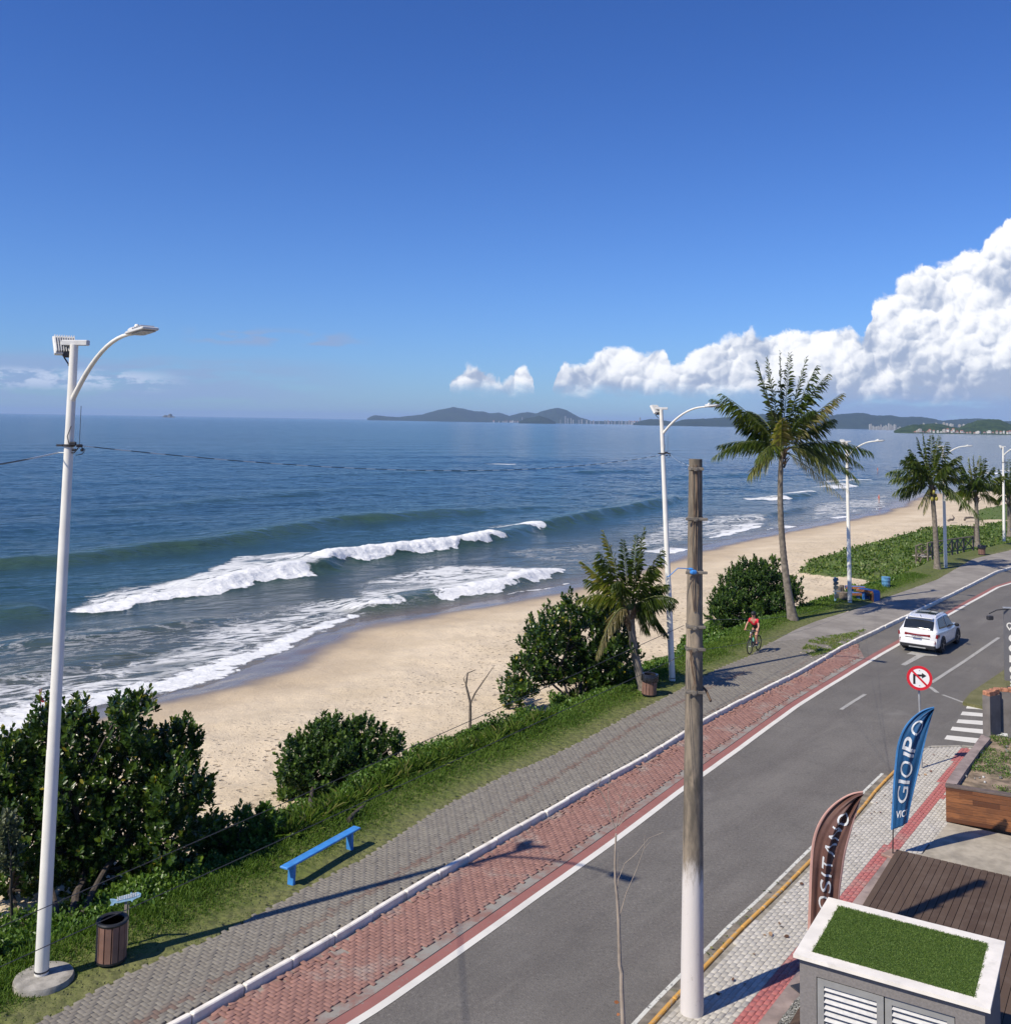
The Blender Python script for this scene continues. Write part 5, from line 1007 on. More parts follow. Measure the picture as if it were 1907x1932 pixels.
# seat runs a little past the legs
sL=at(535,1637,.47);sR=at(674,1560,.47); ctr=(sL+sR)/2; ang=math.atan2(sR[1]-sL[1],sR[0]-sL[0]); Ls=np.linalg.norm((sR-sL)[:2])
r=thing('park_bench','long blue plank bench on the grass by the promenade','bench',(ctr[0],ctr[1],.08),ang)
MB().box((0,0,.375),(Ls,.19,.04),0,0,.008).build('seat',BLUEP,r)
for sx in(-1,1): MB().box((sx*(Ls/2-.24),0,.15),(.07,.15,.41),0,0,.01,tilt=Matrix.Rotation(-sx*.04,3,'Y')).build('leg',BLUEP,r)
WOODB=simple('brown_slat',(.23,.125,.09),.65,var=.14,vs=3,dirt=((.1,.06,.04),.4))
def slatbin(label,px,py,r_=.225,h=.63,bag=False,lidc=None,tilt=0,group='brown slatted litter bins'):
    b0=at(px,py,.08); r=thing('litter_bin',label,'litter bin',b0,0,group); r.rotation_euler=(0,tilt,0)
    mb=MB(); n_=13
    for k in range(n_):
        a=2*math.pi*k/n_; mb.box((math.cos(a)*r_,math.sin(a)*r_,h/2+.03),(.022,2*math.pi*r_/n_-.012,h),a,0,.004)
    mb.build('slats',WOODB,r)
    MB().lathe([(r_-.02,h-.02),(r_+.02,h-.015),(r_+.032,h+.012),(r_+.02,h+.035),(r_-.02,h+.035),(r_-.04,h+.02),(r_-.02,h-.02)],28).build('rim',BLACK,r,True)
    MB().lathe([(r_+.012,.03),(r_+.022,.03),(r_+.022,.06),(r_+.012,.06)],28).build('hoop',BLACK,r,True)
    MB().lathe([(0,.05),(r_-.02,.05)],20).build('bottom',BLACK,r)
    if bag:
        mb=MB(); rn=random.Random(8); pf=[]
        mb.lathe([(r_-.04,h-.28),(r_-.03,h+.06),(r_+.04,h+.08),(r_+.065,h+.02),(r_+.06,h-.14)],26); mb.v=[(x*(1+.05*noise.noise(Vector((x*9,y*9,z*5)))),y*(1+.05*noise.noise(Vector((y*9,x*9,z*5)))),z+.025*noise.noise(Vector((x*12,y*12,0)))) for x,y,z in mb.v]
        mb.build('bin_bag',simple('bin_bag_plastic',(.015,.015,.017),.25),r,True)
    return r
slatbin('brown slatted litter bin with a black rim beside the near lamp post',209,1813)
slatbin('slatted litter bin lined with a black bag at the foot of the small palm',1224,1312,.225,.62,True,tilt=.05)
slatbin('brown litter bin with a black collar under the leafy far palm',1852,1047,.22,.60,True)
def drum(label,px,py,mat,r_,h,tilt=0.0):
    b0=at(px,py,.06); r=thing('litter_drum',label,'litter bin',b0); r.rotation_euler=(0,tilt,0)
    MB().lathe([(r_*.9,0),(r_*.93,h*.32),(r_*.97,h*.34),(r_*.95,h*.36),(r_*.97,h*.66),(r_*1.01,h*.68),(r_*.99,h*.7),(r_,h),(r_*.95,h),(r_*.92,h*.7),(r_*.85,.05),(0,.05)],24).build('drum',mat,r,True)
    MB().lathe([(r_*.99,h-.02),(r_*1.04,h-.01),(r_*1.04,h+.02),(r_*.97,h+.02)],24).build('rim',mat,r,True); return r
drum('light blue drum used as a litter bin on the verge',1671,1108,simple('light_blue_drum',(.10,.27,.46),.5,var=.2,dirt=((.25,.2,.15),.5)),.235,.55)
drum('navy blue litter drum beside the last palm at the right edge',1907,1011,simple('navy_drum',(.02,.05,.2),.5),.28,.60)
# fish shaped sign
b0=at(240,1790,.05); Ys=b0[1]; b0=np.array([b0[0],b0[1],gz(b0[0],b0[1])]); r=thing('fish_sign','pale blue fish-shaped board on a thin post behind the near bin','sign',b0)
def fz(x,y): p=at_y((50+x/2.529)/1.5858,(2300+y/2.529)/1.5858,Ys); return (p[0]-b0[0],p[2]-b0[2])
out_=[(710,985),(735,985),(755,990),(790,968),(830,955),(858,950),(868,932),(882,946),(920,933),(943,945),(940,965),(915,975),(885,990),(878,1005),(868,993),(820,1002),(780,1012),(745,1014),(735,1030),(710,1033),(722,1010)]
P=[fz(*q) for q in out_]; n_=len(P)
FISH=simple('pale_blue_board',(.30,.50,.66),.55,var=.15,vs=12); FISHW=simple('board_white',(.66,.68,.68),.6)
def plate(P,y0,y1,mat,name,parent):
    n_=len(P); mb=MB(); mb.add([(x,y0,z) for x,z in P]+[(x,y1,z) for x,z in P],[tuple(range(n_))[::-1],tuple(range(n_,2*n_))]+[(i,(i+1)%n_,n_+(i+1)%n_,n_+i) for i in range(n_)]); return mb.build(name,mat,parent)
cx_=sum(p[0] for p in P)/n_; cz_=sum(p[1] for p in P)/n_
bd=plate(P,-.03,-.005,FISH,'board',r)
mb=MB(); rn=random.Random(2)
for row in range(3):
    for k in range(9):
        x,y=770+k*17,990-row*11-k*4.2; p=fz(x,y); mb.box((p[0],-.034,p[1]),(.030*rn.uniform(.6,1),.006,.014))
p=fz(925,948); mb.box((p[0],-.034,p[1]),(.02,.006,.02)); mb.build('painted_marks',FISHW,bd)
p0=fz(826,1010); mb=MB(); mb.box((p0[0],.01,p0[1]/2+.02),(.045,.028,p0[1]+.1)); mb.box((p0[0]+.05,.01,p0[1]/2),(.012,.01,p0[1])); mb.build('post',simple('grey_wood_post',(.25,.22,.18),.9),r)
# red flag on the beach
fb=onG(76,1345,-2.2); r=thing('warning_flag','red swimming flag on a thin pole at the water edge','flag',fb); Yf=fb[1]
pf=lambda x,y:tuple(at_y(x,y,Yf)-fb)
H_=pf(75,1299)[2]; MB().tube([(0,0,-.2),(0,0,H_)],.018,6).build('pole',simple('flag_pole',(.3,.15,.1),.6),r)
mb=MB(); A=[pf(75.5,1301),pf(77,1308),pf(80,1316),pf(85,1325)];B_l=[pf(75,1301.5),pf(74.5,1312),pf(74.5,1322),pf(78,1325)]
mb.grid([[(a[0],a[1]+.03*math.sin(i*2),a[2]) for i,a in enumerate(A)],[((a[0]+c[0])/2,a[1]-.06,(a[2]+c[2])/2) for a,c in zip(A,B_l)],[(c[0],c[1],c[2]) for c in B_l]]); o=mb.build('cloth',RED,r,True); s_=o.modifiers.new('t','SOLIDIFY'); s_.thickness=.01
mb=MB(); c=pf(77,1311); mb.box((c[0],-.08,c[2]),(.12,.01,.06),0); mb.build('white_mark',WHITE,o)
# direction sign with four hanging panels
b0=at(1577,1137,.06); r=thing('direction_sign','blue post with a stack of small grey arrow boards beside the stumps','sign',b0); Ys=b0[1]
def dz(x,y): p=at_y((2420+x/6.357)/1.5858,(1680+y/6.357)/1.5858,Ys); return (p[0]-b0[0],p[2]-b0[2])
top=dz(495,300)[1]; MB().box((dz(497,300)[0],0,top/2-.05),(.09,.07,top+.1)).build('post',simple('pale_blue_post',(.3,.55,.65),.6,dirt=((.3,.2,.12),.5)),r)
SGR=simple('slate_board',(.085,.10,.10),.6,var=.2)
for L,mt in (([(440,325),(540,305),(552,350),(520,375),(455,385),(450,350)],simple('blue_slate_board',(.07,.16,.23),.5)),([(455,400),(520,378),(550,390),(545,430),(480,455),(452,445)],SGR),([(455,470),(530,452),(550,470),(540,515),(490,535),(455,520)],SGR),([(440,555),(520,540),(595,552),(590,570),(520,582),(445,572)],simple('pale_slate_board',(.22,.24,.25),.6)),([(470,625),(545,600),(555,640),(550,690),(500,700),(465,680)],SGR)):
    plate([dz(*q) for q in L],-.09,-.05,mt,'arrow_board',r)
def stump(label,px,py,rr_,h): 
    b0=at(px,py,.05); mb=MB(); mb.lathe([(rr_*1.15,-.1),(rr_,.15),(rr_*.96,h*.8),(rr_,h-.02),(rr_*.9,h),(0,h-.01)],14); mb.v=[(x*(1+.14*noise.noise(Vector((x*5,y*5,z*2)))),y*(1+.14*noise.noise(Vector((y*6,x*4,z*2)))),z) for x,y,z in mb.v]; o=mb.build('tree_stump',BARK,None,True,b0); tag(o,label,'stump')
stump('cut tree stump just left of the third street lamp',1592,1132,.24,.40); stump('taller weathered stump behind the arrow board post',1583,1128,.15,.58); stump('pale stump between two darker ones beside the lamp',1588,1122,.13,.5)
# concrete picnic set, blue with orange edges
ORNG=simple('orange_edge_paint',(.62,.27,.13),.6,var=.12); BLUT=simple('blue_slab_paint',(.035,.15,.42),.5,var=.15,vs=6)
def bent(name_,label,A,Bp,w_,h,tk=.11,group=None,legs=(1,1),cat='bench'):
    """slab along A->B, legs bent down at its ends; edges orange"""
    A=np.array(A);Bp=np.array(Bp); L=np.linalg.norm((Bp-A)[:2]); ang=math.atan2(Bp[1]-A[1],Bp[0]-A[0]); c=(A+Bp)/2; r=thing(name_,label,cat,(c[0],c[1],.03),ang)
    # profile in local x,z
    rr_=.13; pts=[]
    def arc(cx,cz,a0,a1): return [(cx+rr_*math.cos(a0+(a1-a0)*i/5),cz+rr_*math.sin(a0+(a1-a0)*i/5)) for i in range(6)]
    ctr_=([(-L/2,-.1)] if legs[0] else [])+(arc(-L/2+rr_,h-rr_,math.pi,math.pi/2) if legs[0] else [(-L/2,h)])+(arc(L/2-rr_,h-rr_,math.pi/2,0) if legs[1] else [(L/2,h)])+([(L/2,-.1)] if legs[1] else [])
    C_=np.array(ctr_); T=np.gradient(C_,axis=0); T/=np.linalg.norm(T,axis=1)[:,None]; N=np.stack([T[:,1],-T[:,0]],1); I_=C_+N*tk
    def sweep(y0,y1,ex,name,mat):
        mb=MB(); O_=C_-N*ex; J=I_+N*ex; rows=[[(p[0],y0,p[1]) for p in O_],[(p[0],y1,p[1]) for p in O_],[(p[0],y1,p[1]) for p in J],[(p[0],y0,p[1]) for p in J],[(p[0],y0,p[1]) for p in O_]]; mb.grid(rows)
        for yy in(y0,y1): mb.grid([[(p[0],yy,p[1]) for p in O_],[(p[0],yy,p[1]) for p in J]])
        return mb.build(name,mat,r)
    sweep(-w_/2,w_/2,0,'slab',BLUT); sweep(-w_/2-.03,-w_/2-.002,.004,'edge',ORNG); sweep(w_/2+.002,w_/2+.03,.004,'edge',ORNG)
    if not legs[0]: MB().box((-L/2+.35,0,h/2-.08),(.14,w_*.7,h-.05)).build('leg',BLUT,r)
    return r
def zc(x,y,z): return at((2420+x/6.357)/1.5858,(1680+y/6.357)/1.5858,z)
bent('picnic_bench','curved blue concrete bench with an orange edge, nearest the promenade',zc(800,590,.38),zc(1180,600,.38),.34,.35,legs=(0,1))
bent('picnic_table','blue concrete table of the picnic set, bent down into a broad leg',zc(960,505,.60),zc(1290,560,.60),.52,.57,legs=(0,1),cat='table')
bent('picnic_bench','far blue bench of the picnic set, partly behind the white lamp',zc(690,465,.38),zc(1060,480,.38),.34,.35,legs=(0,0))
# wooden beach access: cross-braced fence
OLDW=simple('old_grey_wood',(.17,.145,.11),.9,var=.25,vs=5,bmp=.3)
def z4(x,y): return ((2650+x/5.099)/1.5858,(1520+y/5.099)/1.5858)
fr=thing('wooden_fence','weathered cross-braced wooden fence leading down to the beach','fence',(*at(*z4(700,760),-.1)[:2],-.1)); ro_=np.array(fr.location)
Pa=at(*z4(640,770),-.1);Pb=at(*z4(1330,640),.0)
def fp(u,z): p=Pa*(1-u)+Pb*u; return np.array([p[0],p[1],z])-ro_
posts=[0,.09,.36,.52,.64,.78,1.0]; hh=1.0
for u in posts: MB().box((fp(u,0)[0],fp(u,0)[1],.45-ro_[2]-.1),(.10,.10,1.25),.6).build('post',OLDW,fr)
ang=math.atan2(Pb[1]-Pa[1],Pb[0]-Pa[0]); 
MB().tube([fp(0,.98),fp(.5,1.0),fp(1,1.0)],.055,6).build('rail',OLDW,fr); MB().tube([fp(0,.12),fp(1,.14)],.045,6).build('rail',OLDW,fr)
for u0,u1 in zip(posts[:-1],posts[1:]):
    for s0,s1 in((.14,.96),(.96,.14)): MB().tube([fp(u0,s0),fp(u1,s1)],.04,6).build('brace',OLDW,fr)
st=thing('wooden_steps','collapsed wooden landing at the near end of the fence','steps',(*at(*z4(520,800),-.5)[:2],-.6)); so_=np.array(st.location)
def sp(x,y,z=None,Yd=None): p=at_y(*z4(x,y),so_[1]+(Yd or 0)); return p-so_
for L,rr_ in (([(450,588),(535,550)],.06),([(535,550),(640,610)],.05),([(460,600),(460,850)],.07),([(540,590),(560,700)],.06),([(655,620),(650,760)],.07),([(470,610),(640,740)],.045),([(640,620),(480,740)],.045),([(480,745),(650,765)],.06),([(465,700),(650,700)],.05),([(480,770),(500,850)],.06),([(545,770),(505,845)],.06),([(640,620),(720,600)],.05)):
    MB().tube([sp(*L[0]),sp(*L[1],Yd=.15)],rr_,6).build('beam',OLDW,st)
for k in range(5): MB().box(sp(500+k*32,735-k*2,Yd=.4),(.22,1.0,.05),.4).build('plank',simple('sun_bleached_plank',(.42,.38,.32),.85) if 'sun_bleached_plank' not in bpy.data.materials else bpy.data.materials['sun_bleached_plank'],st)
gp_=thing('gate_post','tall dark wooden gate post frame behind the fence','post',(*at(*z4(1350,480),-.3)[:2],-.4)); go_=np.array(gp_.location)
def gq(x,y): return at_y(*z4(x,y),go_[1])-go_
MB().tube([gq(1352,480),gq(1350,285)],.06,6).build('post',simple('dark_old_wood',(.07,.055,.045),.9),gp_); MB().tube([gq(1305,300),gq(1360,280)],.05,6).build('beam',bpy.data.materials['dark_old_wood'],gp_)
# driftwood on the far sand
for L,lab in (([(950,195),(985,175),(1020,180),(1040,150),(1015,110)],'curled dark driftwood branch lying on the far sand'),([(1200,185),(1215,150),(1290,145),(1340,150)],'pale broken branch on the sand before the second creeper patch')):
    p0=at(*z4(*L[0]),-1.2); mb=MB(); pts=[Vector(at_y(*z4(*q),p0[1]+i*.3)) for i,q in enumerate(L)]; mb.tube([p-Vector(p0) for p in pts],[.12,.13,.12,.09,.04][:len(L)],7); o=mb.build('driftwood',BARK,None,True,p0); tag(o,lab,'driftwood')
# ------------------------------------------------------------------ text helper
def textmesh(s,bold=0.,res=4):
    c=bpy.data.curves.new('t','FONT'); c.body=s; c.size=1; c.offset=bold; c.resolution_u=res; c.align_x='LEFT'
    o=bpy.data.objects.new('t',c); COL.objects.link(o); dg=bpy.context.evaluated_depsgraph_get(); dg.update(); me=bpy.data.meshes.new_from_object(o.evaluated_get(dg)); 
    V_=np.array([v.co[:] for v in me.vertices]); F_=[tuple(p.vertices) for p in me.polygons]; bpy.data.objects.remove(o); bpy.data.curves.remove(c); bpy.data.meshes.remove(me); return V_,F_
# ------------------------------------------------------------------ no right turn sign
b0=at(1739,1450,.13); r=thing('traffic_sign','round red and white no-right-turn sign on a grey post','road sign',b0)
n_=Vector((-b0[0]*.75,-b0[1],0)).normalized(); tC=at_y(1734,1279,b0[1]-.05)-b0; zr=math.atan2(n_.y,n_.x)+math.pi/2
MB().tube([(0,0,-.2),(tC[0]*.9,.03,tC[2]+.25)],.028,12).build('post',GREYM,r,True)
Rm=Matrix.Rotation(zr,3,'Z')
def disc(rad,off,name,mat,r0=0):
    mb=MB(); k=40; vs=[];fs=[]
    for q_ in(off,off+.004):
        for i in range(k): a=2*math.pi*i/k; vs.append(tuple(Vector(tC)+Rm@Vector((rad*math.cos(a),-q_,rad*math.sin(a)))))
        if r0:
            for i in range(k): a=2*math.pi*i/k; vs.append(tuple(Vector(tC)+Rm@Vector((r0*math.cos(a),-q_,r0*math.sin(a)))))
    if r0:
        s=2*k; fs=[(s+i,s+(i+1)%k,s+k+(i+1)%k,s+k+i) for i in range(k)]+[(i,(i+1)%k,s+(i+1)%k,s+i) for i in range(k)]
    else: fs=[tuple(range(k)),tuple(range(k,2*k))[::-1]]+[(i,(i+1)%k,k+(i+1)%k,k+i) for i in range(k)]
    mb.add(vs,fs); return mb.build(name,mat,parent_)
parent_=r; pl=disc(.312,.03,'sign_plate',simple('sign_white',(.82,.82,.80),.35,var=.03)); parent_=pl
SRED=simple('sign_red',(.62,.02,.035),.35,var=.04)
disc(.315,.0355,'red_ring',SRED,.245)
def poly2(P,off,name,mat,parent):
    mb=MB(); k=len(P); vs=[tuple(Vector(tC)+Rm@Vector((x,-q_,z))) for q_ in(off,off+.003) for x,z in P]; mb.add(vs,[tuple(range(k)),tuple(range(k,2*k))[::-1]]+[(i,(i+1)%k,k+(i+1)%k,k+i) for i in range(k)]); return mb.build(name,mat,parent)
poly2([(-.155,-.16),(-.10,-.16),(-.10,.045),(.06,.045),(.06,-.0),(.17,.07),(.06,.14),(.06,.095),(-.155,.095)],.036,'arrow',BLACK,pl)
d_=.245*math.cos(math.pi/4); poly2([(-d_-.017,d_-.017),(-d_+.017,d_+.017),(d_+.017,-d_+.017),(d_-.017,-d_-.017)],.0405,'red_bar',SRED,pl)
mb=MB(); 
for zz in(.20,-.19): mb.box(tuple(Vector(tC)+Rm@Vector((.0,-.04,zz))),(.02,.01,.02),zr)
mb.build('bolt',GREYM,pl)
# ------------------------------------------------------------------ feather flags
def flag(name_,label,baseD,left,right,z0,mat,edgem,texts,parentmat,rev=False,folds=(.05,5.0),pole_from=0,baseblock=None):
    b0=at(*baseD,z0); r=thing(name_,label,'flag',b0); nrm=np.array([-b0[0]*.6,-b0[1],0]); nrm/=np.linalg.norm(nrm)
    pt=lambda q:at_plane(q[0],q[1],b0+np.array([0,0,0]),nrm)-b0
    Lf=resample(smoothline(np.array([pt(q) for q in left]),2),.02); Rt=resample(smoothline(np.array([pt(q) for q in right]),2),.02)
    def curve(Cv,t): 
        d=np.r_[0,np.cumsum(np.linalg.norm(np.diff(Cv,axis=0),axis=1))]; d/=d[-1]; return np.stack([np.interp(t,d,Cv[:,k]) for k in range(3)],-1)
    def S(u,v):
        u=np.asarray(u,float);v=np.asarray(v,float); A=curve(Lf,v);B=curve(Rt,v); P=A+(B-A)*u[...,None]
        am=folds[0]*np.sin(np.clip(u,0,1)*math.pi*.95)**.8*(.35+1.1*v**1.5); f=np.sin(u*folds[1]*2.2+v*3.1+.6)+.5*np.sin(u*folds[1]*4.3-v*5)
        P=P+nrm*(am*f+.05*np.sin(u*3.0)*(1-v))[...,None]; return P
    nu,nv=34,90; U,V=np.meshgrid(np.linspace(0,1,nu),np.linspace(0,.995,nv)); G=S(U,V)
    mb=MB(); mb.grid(G.tolist()); o=mb.build('cloth',mat,r,True,recalc=False); s_=o.modifiers.new('t','SOLIDIFY'); s_.thickness=.003; s_.offset=0
    mb=MB(); pts=[np.array([0,0,-.02])]+[curve(Lf,np.array(t))-0 for t in np.linspace(0,1,40)]; pts=[np.array(p_)-nrm*.012 for p_ in pts[1:]]; mb.tube(pts,[.015]*len(pts),8); mb.build('pole',DARK if edgem is None else edgem,r,True)
    for uu,nm in(((-.01,.05),'sleeve'),((.94,1.01),'hem')):
        if edgem is None: continue
        U,V=np.meshgrid(np.linspace(uu[0],uu[1],4),np.linspace(0,.985,nv)); Gs=S(U,V)+nrm*.008; mb=MB(); mb.grid(Gs.tolist()); mb.build(nm,edgem,o,True,recalc=False)
    for (ch,u0,v0,du,dv,bold,mode) in texts:
        V_,F_=textmesh(ch,bold); w_=V_[:,0].max()-V_[:,0].min(); x=(V_[:,0]-V_[:,0].min())/w_; hh=V_[:,1].max()-V_[:,1].min(); y=(V_[:,1]-V_[:,1].min())/hh
        # subdivide glyph so that it follows the cloth
        import bmesh
        me=bpy.data.meshes.new('x'); me.from_pydata([(a,b_,0) for a,b_ in zip(x,y)],[],F_); bm=bmesh.new(); bm.from_mesh(me); bmesh.ops.remove_doubles(bm,verts=bm.verts,dist=1e-4); bmesh.ops.triangulate(bm,faces=bm.faces)
        for _ in range(3):
            ed=[e for e in bm.edges if e.calc_length()>.22]
            if ed: bmesh.ops.subdivide_edges(bm,edges=ed,cuts=1); bmesh.ops.triangulate(bm,faces=bm.faces)
        X_=np.array([v.co.x for v in bm.verts]);Y_=np.array([v.co.y for v in bm.verts]); F_=[tuple(v.index for v in f.verts) for f in bm.faces]; bm.free(); bpy.data.meshes.remove(me)
        if mode=='up': u=u0+du*(1-Y_); v=v0+dv*X_      # reads upwards: letter top towards the pole
        else: u=u0+du*X_; v=v0+dv*Y_
        P=S(u,v)+nrm*.012; mb=MB(); mb.add(P.tolist(),F_); mb.build('lettering',SILV,o,recalc=False)
    return r,b0
SILV=simple('silver_print',(.56,.58,.60),.45,var=.1)
BLF=simple('blue_flag_cloth',(.008,.068,.175),.5,var=.1,vs=4); BRF=simple('brown_flag_cloth',(.115,.055,.042),.55,var=.15,vs=4); PKF=simple('pink_flag_edge',(.50,.29,.24),.6,var=.06); PBL=simple('blue_flag_edge',(.05,.19,.42),.5)
Zb=lambda L:[((2650+x/4.2)/1.5858,(2100+y/4.2)/1.5858) for x,y in L]
blueT=[('G',.20,.185,.50,.13,0,'up'),('I',.20,.335,.50,.026,.012,'up'),('O',.22,.385,.50,.125,0,'up'),('I',.26,.545,.42,.026,.012,'up'),('P',.18,.585,.52,.105,.01,'up'),('O',.22,.72,.50,.13,0,'up'),('VICI',.20,.075,.62,.055,.02,'h')]
r,fb0=flag('feather_flag','blue feather flag with silver lettering beside the wooden deck',(1684,1616),Zb([(70,1610),(85,1350),(100,1000),(125,750),(145,560),(200,390),(280,260),(400,150),(500,95),(607,72)]),Zb([(270,1518),(300,1340),(345,1130),(400,900),(445,700),(485,520),(530,330),(575,180),(600,110),(607,78)]),.13,BLF,PBL,blueT,None,folds=(.035,5))
MB().tube([(0,0,0),(Vector(at_plane(1684.5,1564,fb0,np.array([-fb0[0]*.6,-fb0[1],0]))-fb0))],.014,8).build('lower_pole',DARK,r)
mb=MB(); mb.box((.02,0,.03),(.42,.34,.06),.7,0,.015); mb.build('base_plate',simple('base_stone',(.30,.2,.16),.9),r)
Zp=lambda L:[((2400+x/4.83)/1.5858,(2360+y/4.83)/1.5858) for x,y in L]
posT=[('P',.30,.195,.34,.055,0,'up'),('O',.30,.275,.36,.08,0,'up'),('S',.33,.375,.36,.065,0,'up'),('I',.34,.462,.33,.012,0,'up'),('T',.34,.495,.33,.062,0,'up'),('Λ',.36,.575,.34,.078,0,'up'),('N',.38,.67,.34,.066,0,'up'),('O',.38,.755,.42,.078,0,'up')]
r,pb0=flag('feather_flag','brown feather flag with pink edges, partly behind the planted roof box',(1525,1872),Zp([(70,2480),(85,2200),(95,1900),(105,1600),(120,1200),(135,900),(180,650),(280,430),(420,260),(600,130),(740,70),(880,52)]),Zp([(480,2480),(500,2200),(520,1900),(535,1500),(570,1250),(610,950),(680,680),(740,470),(790,320),(830,180),(860,100),(882,60)]),.13,BRF,PKF,posT,None,folds=(.05,5.5))
mb=MB(); mb.tube([(0,0,0),tuple(Vector(at_plane(*Zp([(70,2470)])[0],pb0,np.array([-pb0[0]*.6,-pb0[1],0]))-pb0))],.016,8); mb.build('lower_pole',DARK,r); MB().box((0,0,.02),(.4,.4,.05),.4,0,.01).build('base_plate',DARK,r)
# ------------------------------------------------------------------ louvred box with artificial turf roof
zt=1.90; A=at(1493,1799,zt);Bk=at(1565,1694,zt);C=at(1900,1777,zt);D_=at(1864,1906,zt); cn=(A+Bk+C+D_)/4
ex=((D_-A)+(C-Bk))/2; ex[2]=0; Lx=np.linalg.norm(ex); ex/=Lx; ey=np.array([-ex[1],ex[0],0]); Ly=((Bk-A)@ey+(C-D_)@ey)/2; ba=math.atan2(ex[1],ex[0])
r=thing('utility_cabinet','grey louvred cabinet with artificial turf on its white-framed roof','cabinet',(cn[0],cn[1],.15),ba)
TOPH=zt-.15; MRB=simple('white_marble_coping',(.80,.755,.67),.45,var=.06,vs=3,dirt=((.45,.43,.38),.35)); GW=simple('grey_stucco',(.20,.185,.175),.9,var=.08,vs=30,bmp=.3)
hx,hy=Lx/2,Ly/2; fw=.20
mb=MB()
for s in(-1,1):
    y0=s*hy;y1=s*(hy-fw); x0=hx; x1=hx-fw
    P=[(-hx,y0),(hx,y0),(hx-fw,y1),(-hx+fw,y1)]; mb.prism(P,TOPH-.045,TOPH)
    P=[(s*hx,-hy),(s*hx,hy),(s*(hx-fw),hy-fw),(s*(hx-fw),-hy+fw)]; P=[(a-s*.0015,b_) for a,b_ in P]; mb.prism(P,TOPH-.044,TOPH+.001)
mb.build('roof_frame',MRB,r)
TF,n,b=newmat('artificial_turf'); b.inputs['Base Color'].default_value=(.055,.11,.018,1); b.inputs['Roughness'].default_value=.8
MB().box((0,0,TOPH-.03),(2*(hx-fw)+.02,2*(hy-fw)+.02,.05)).build('turf_bed',simple('turf_backing',(.045,.09,.015),.9),r)
rng=np.random.default_rng(44); nb=52000; x=rng.uniform(-hx+fw-.012,hx-fw+.012,nb);y=rng.uniform(-hy+fw-.012,hy-fw+.012,nb); x+=.01*np.sin(y*23);D=rng.normal(size=(nb,3))*.55+np.array([.2,.1,1]); D/=np.linalg.norm(D,axis=1)[:,None]
V_,F_,t=leaves(np.stack([x,y,np.full(nb,TOPH-.006)],1),D,rng.uniform(.018,.034,nb),.0028,droop=.3,rng=rng,Nh=rng.normal(size=D.shape)); o=link('turf',npmesh('turf',V_,F_,{'tint':t}),leafmat('turf_blade',[(0,(.055,.11,.018)),(.6,(.10,.17,.028)),(1,(.16,.23,.05))],.55,.15,.3),r); o['kind']='stuff'
ins=.07; mb=MB(); W_=2*(hx-ins); Dp=2*(hy-ins); ft=.15
# walls (front has an opening for the doors)
ox0=-hx+ins+.22; ox1=hx-ins-.34; oz1=TOPH-.24
mb.box((0,hy-ins-.06,TOPH/2-.03),(W_,.12,TOPH-.04)); 
for s in(-1,1): mb.box((s*(hx-ins-.06),0,TOPH/2-.03),(.12,Dp-.25,TOPH-.04))
fy=-hy+ins; mb.box(((-hx+ins+ox0)/2,fy+.06,TOPH/2-.03),(ox0+hx-ins,.12,TOPH-.04)); mb.box(((hx-ins+ox1)/2,fy+.06,TOPH/2-.03),(hx-ins-ox1,.12,TOPH-.04)); mb.box(((ox0+ox1)/2,fy+.06,(TOPH-.05+oz1)/2),(ox1-ox0,.12,TOPH-.05-oz1)); mb.build('wall',GW,r)
GF=simple('grey_door_frame',(.27,.27,.26),.5,var=.05); LV=simple('white_louvre',(.50,.50,.50),.4,.2,var=.05)
xm=(ox0+ox1)/2
for (a,c_,yo) in((ox0+.012,xm,.02),(xm+.012,ox1-.012,.045)):
    mb=MB(); w2=c_-a; z0=.06; z1=oz1-.012; t_=.085
    mb.box((a+t_/2,fy+yo,(z0+z1)/2),(t_,.04,z1-z0)); mb.box((c_-t_/2,fy+yo,(z0+z1)/2),(t_,.04,z1-z0)); mb.box(((a+c_)/2,fy+yo,z1-t_/2),(w2-2*t_,.038,t_)); mb.box(((a+c_)/2,fy+yo,z0+t_/2),(w2-2*t_,.038,t_)); dd=mb.build('door',GF,r)
    mb=MB(); z=z1-t_-.03
    while z>z0+t_+.02: mb.box(((a+c_)/2,fy+yo+.005,z),(w2-2*t_-.004,.07,.008),tilt=Matrix.Rotation(RAD(38),3,'X')); z-=.078
    lo=mb.build('louvres',LV,dd)
mb=MB(); mb.box(((ox0+ox1)/2,fy+.11,oz1/2),(ox1-ox0,.01,oz1-.02)); mb.build('dark_interior',BLACK,r)
# ------------------------------------------------------------------ deck, driveway, planter, wall
DECK,n,b=newmat('dark_deck_board'); a=attr(n,'tint'); v=coord(n,(1,1,1)); c=mix(n,a,(.068,.044,.032),(.105,.072,.052)); c=mix(n,sstep(n,pnoise(n,v,2.2,6,.7),.45,.7,0,.5),c,(.135,.10,.078)); n.links.new(c,b.inputs['Base Color']); b.inputs['Roughness'].default_value=.85; b.inputs['Specular IOR Level'].default_value=.25; bump(n,b,pnoise(n,v,18,5),.2,.006)
d0=at(1691,1603,.22);d1=at(1625,1710,.22);d2=at(1907,1654,.22)
dv=(d1-d0)[:2]; dv/=np.linalg.norm(dv); dr_=(d2-d0)[:2]; wv=dr_-dv*(dr_@dv); wv/=np.linalg.norm(wv)
o0=d0[:2]; far_edge_sk=(dr_@dv)/(dr_@wv)
ang=math.atan2(dv[1],dv[0]); mb=[];bw=.125; vs=[];fs=[];tt=[]; rnd=random.Random(6)
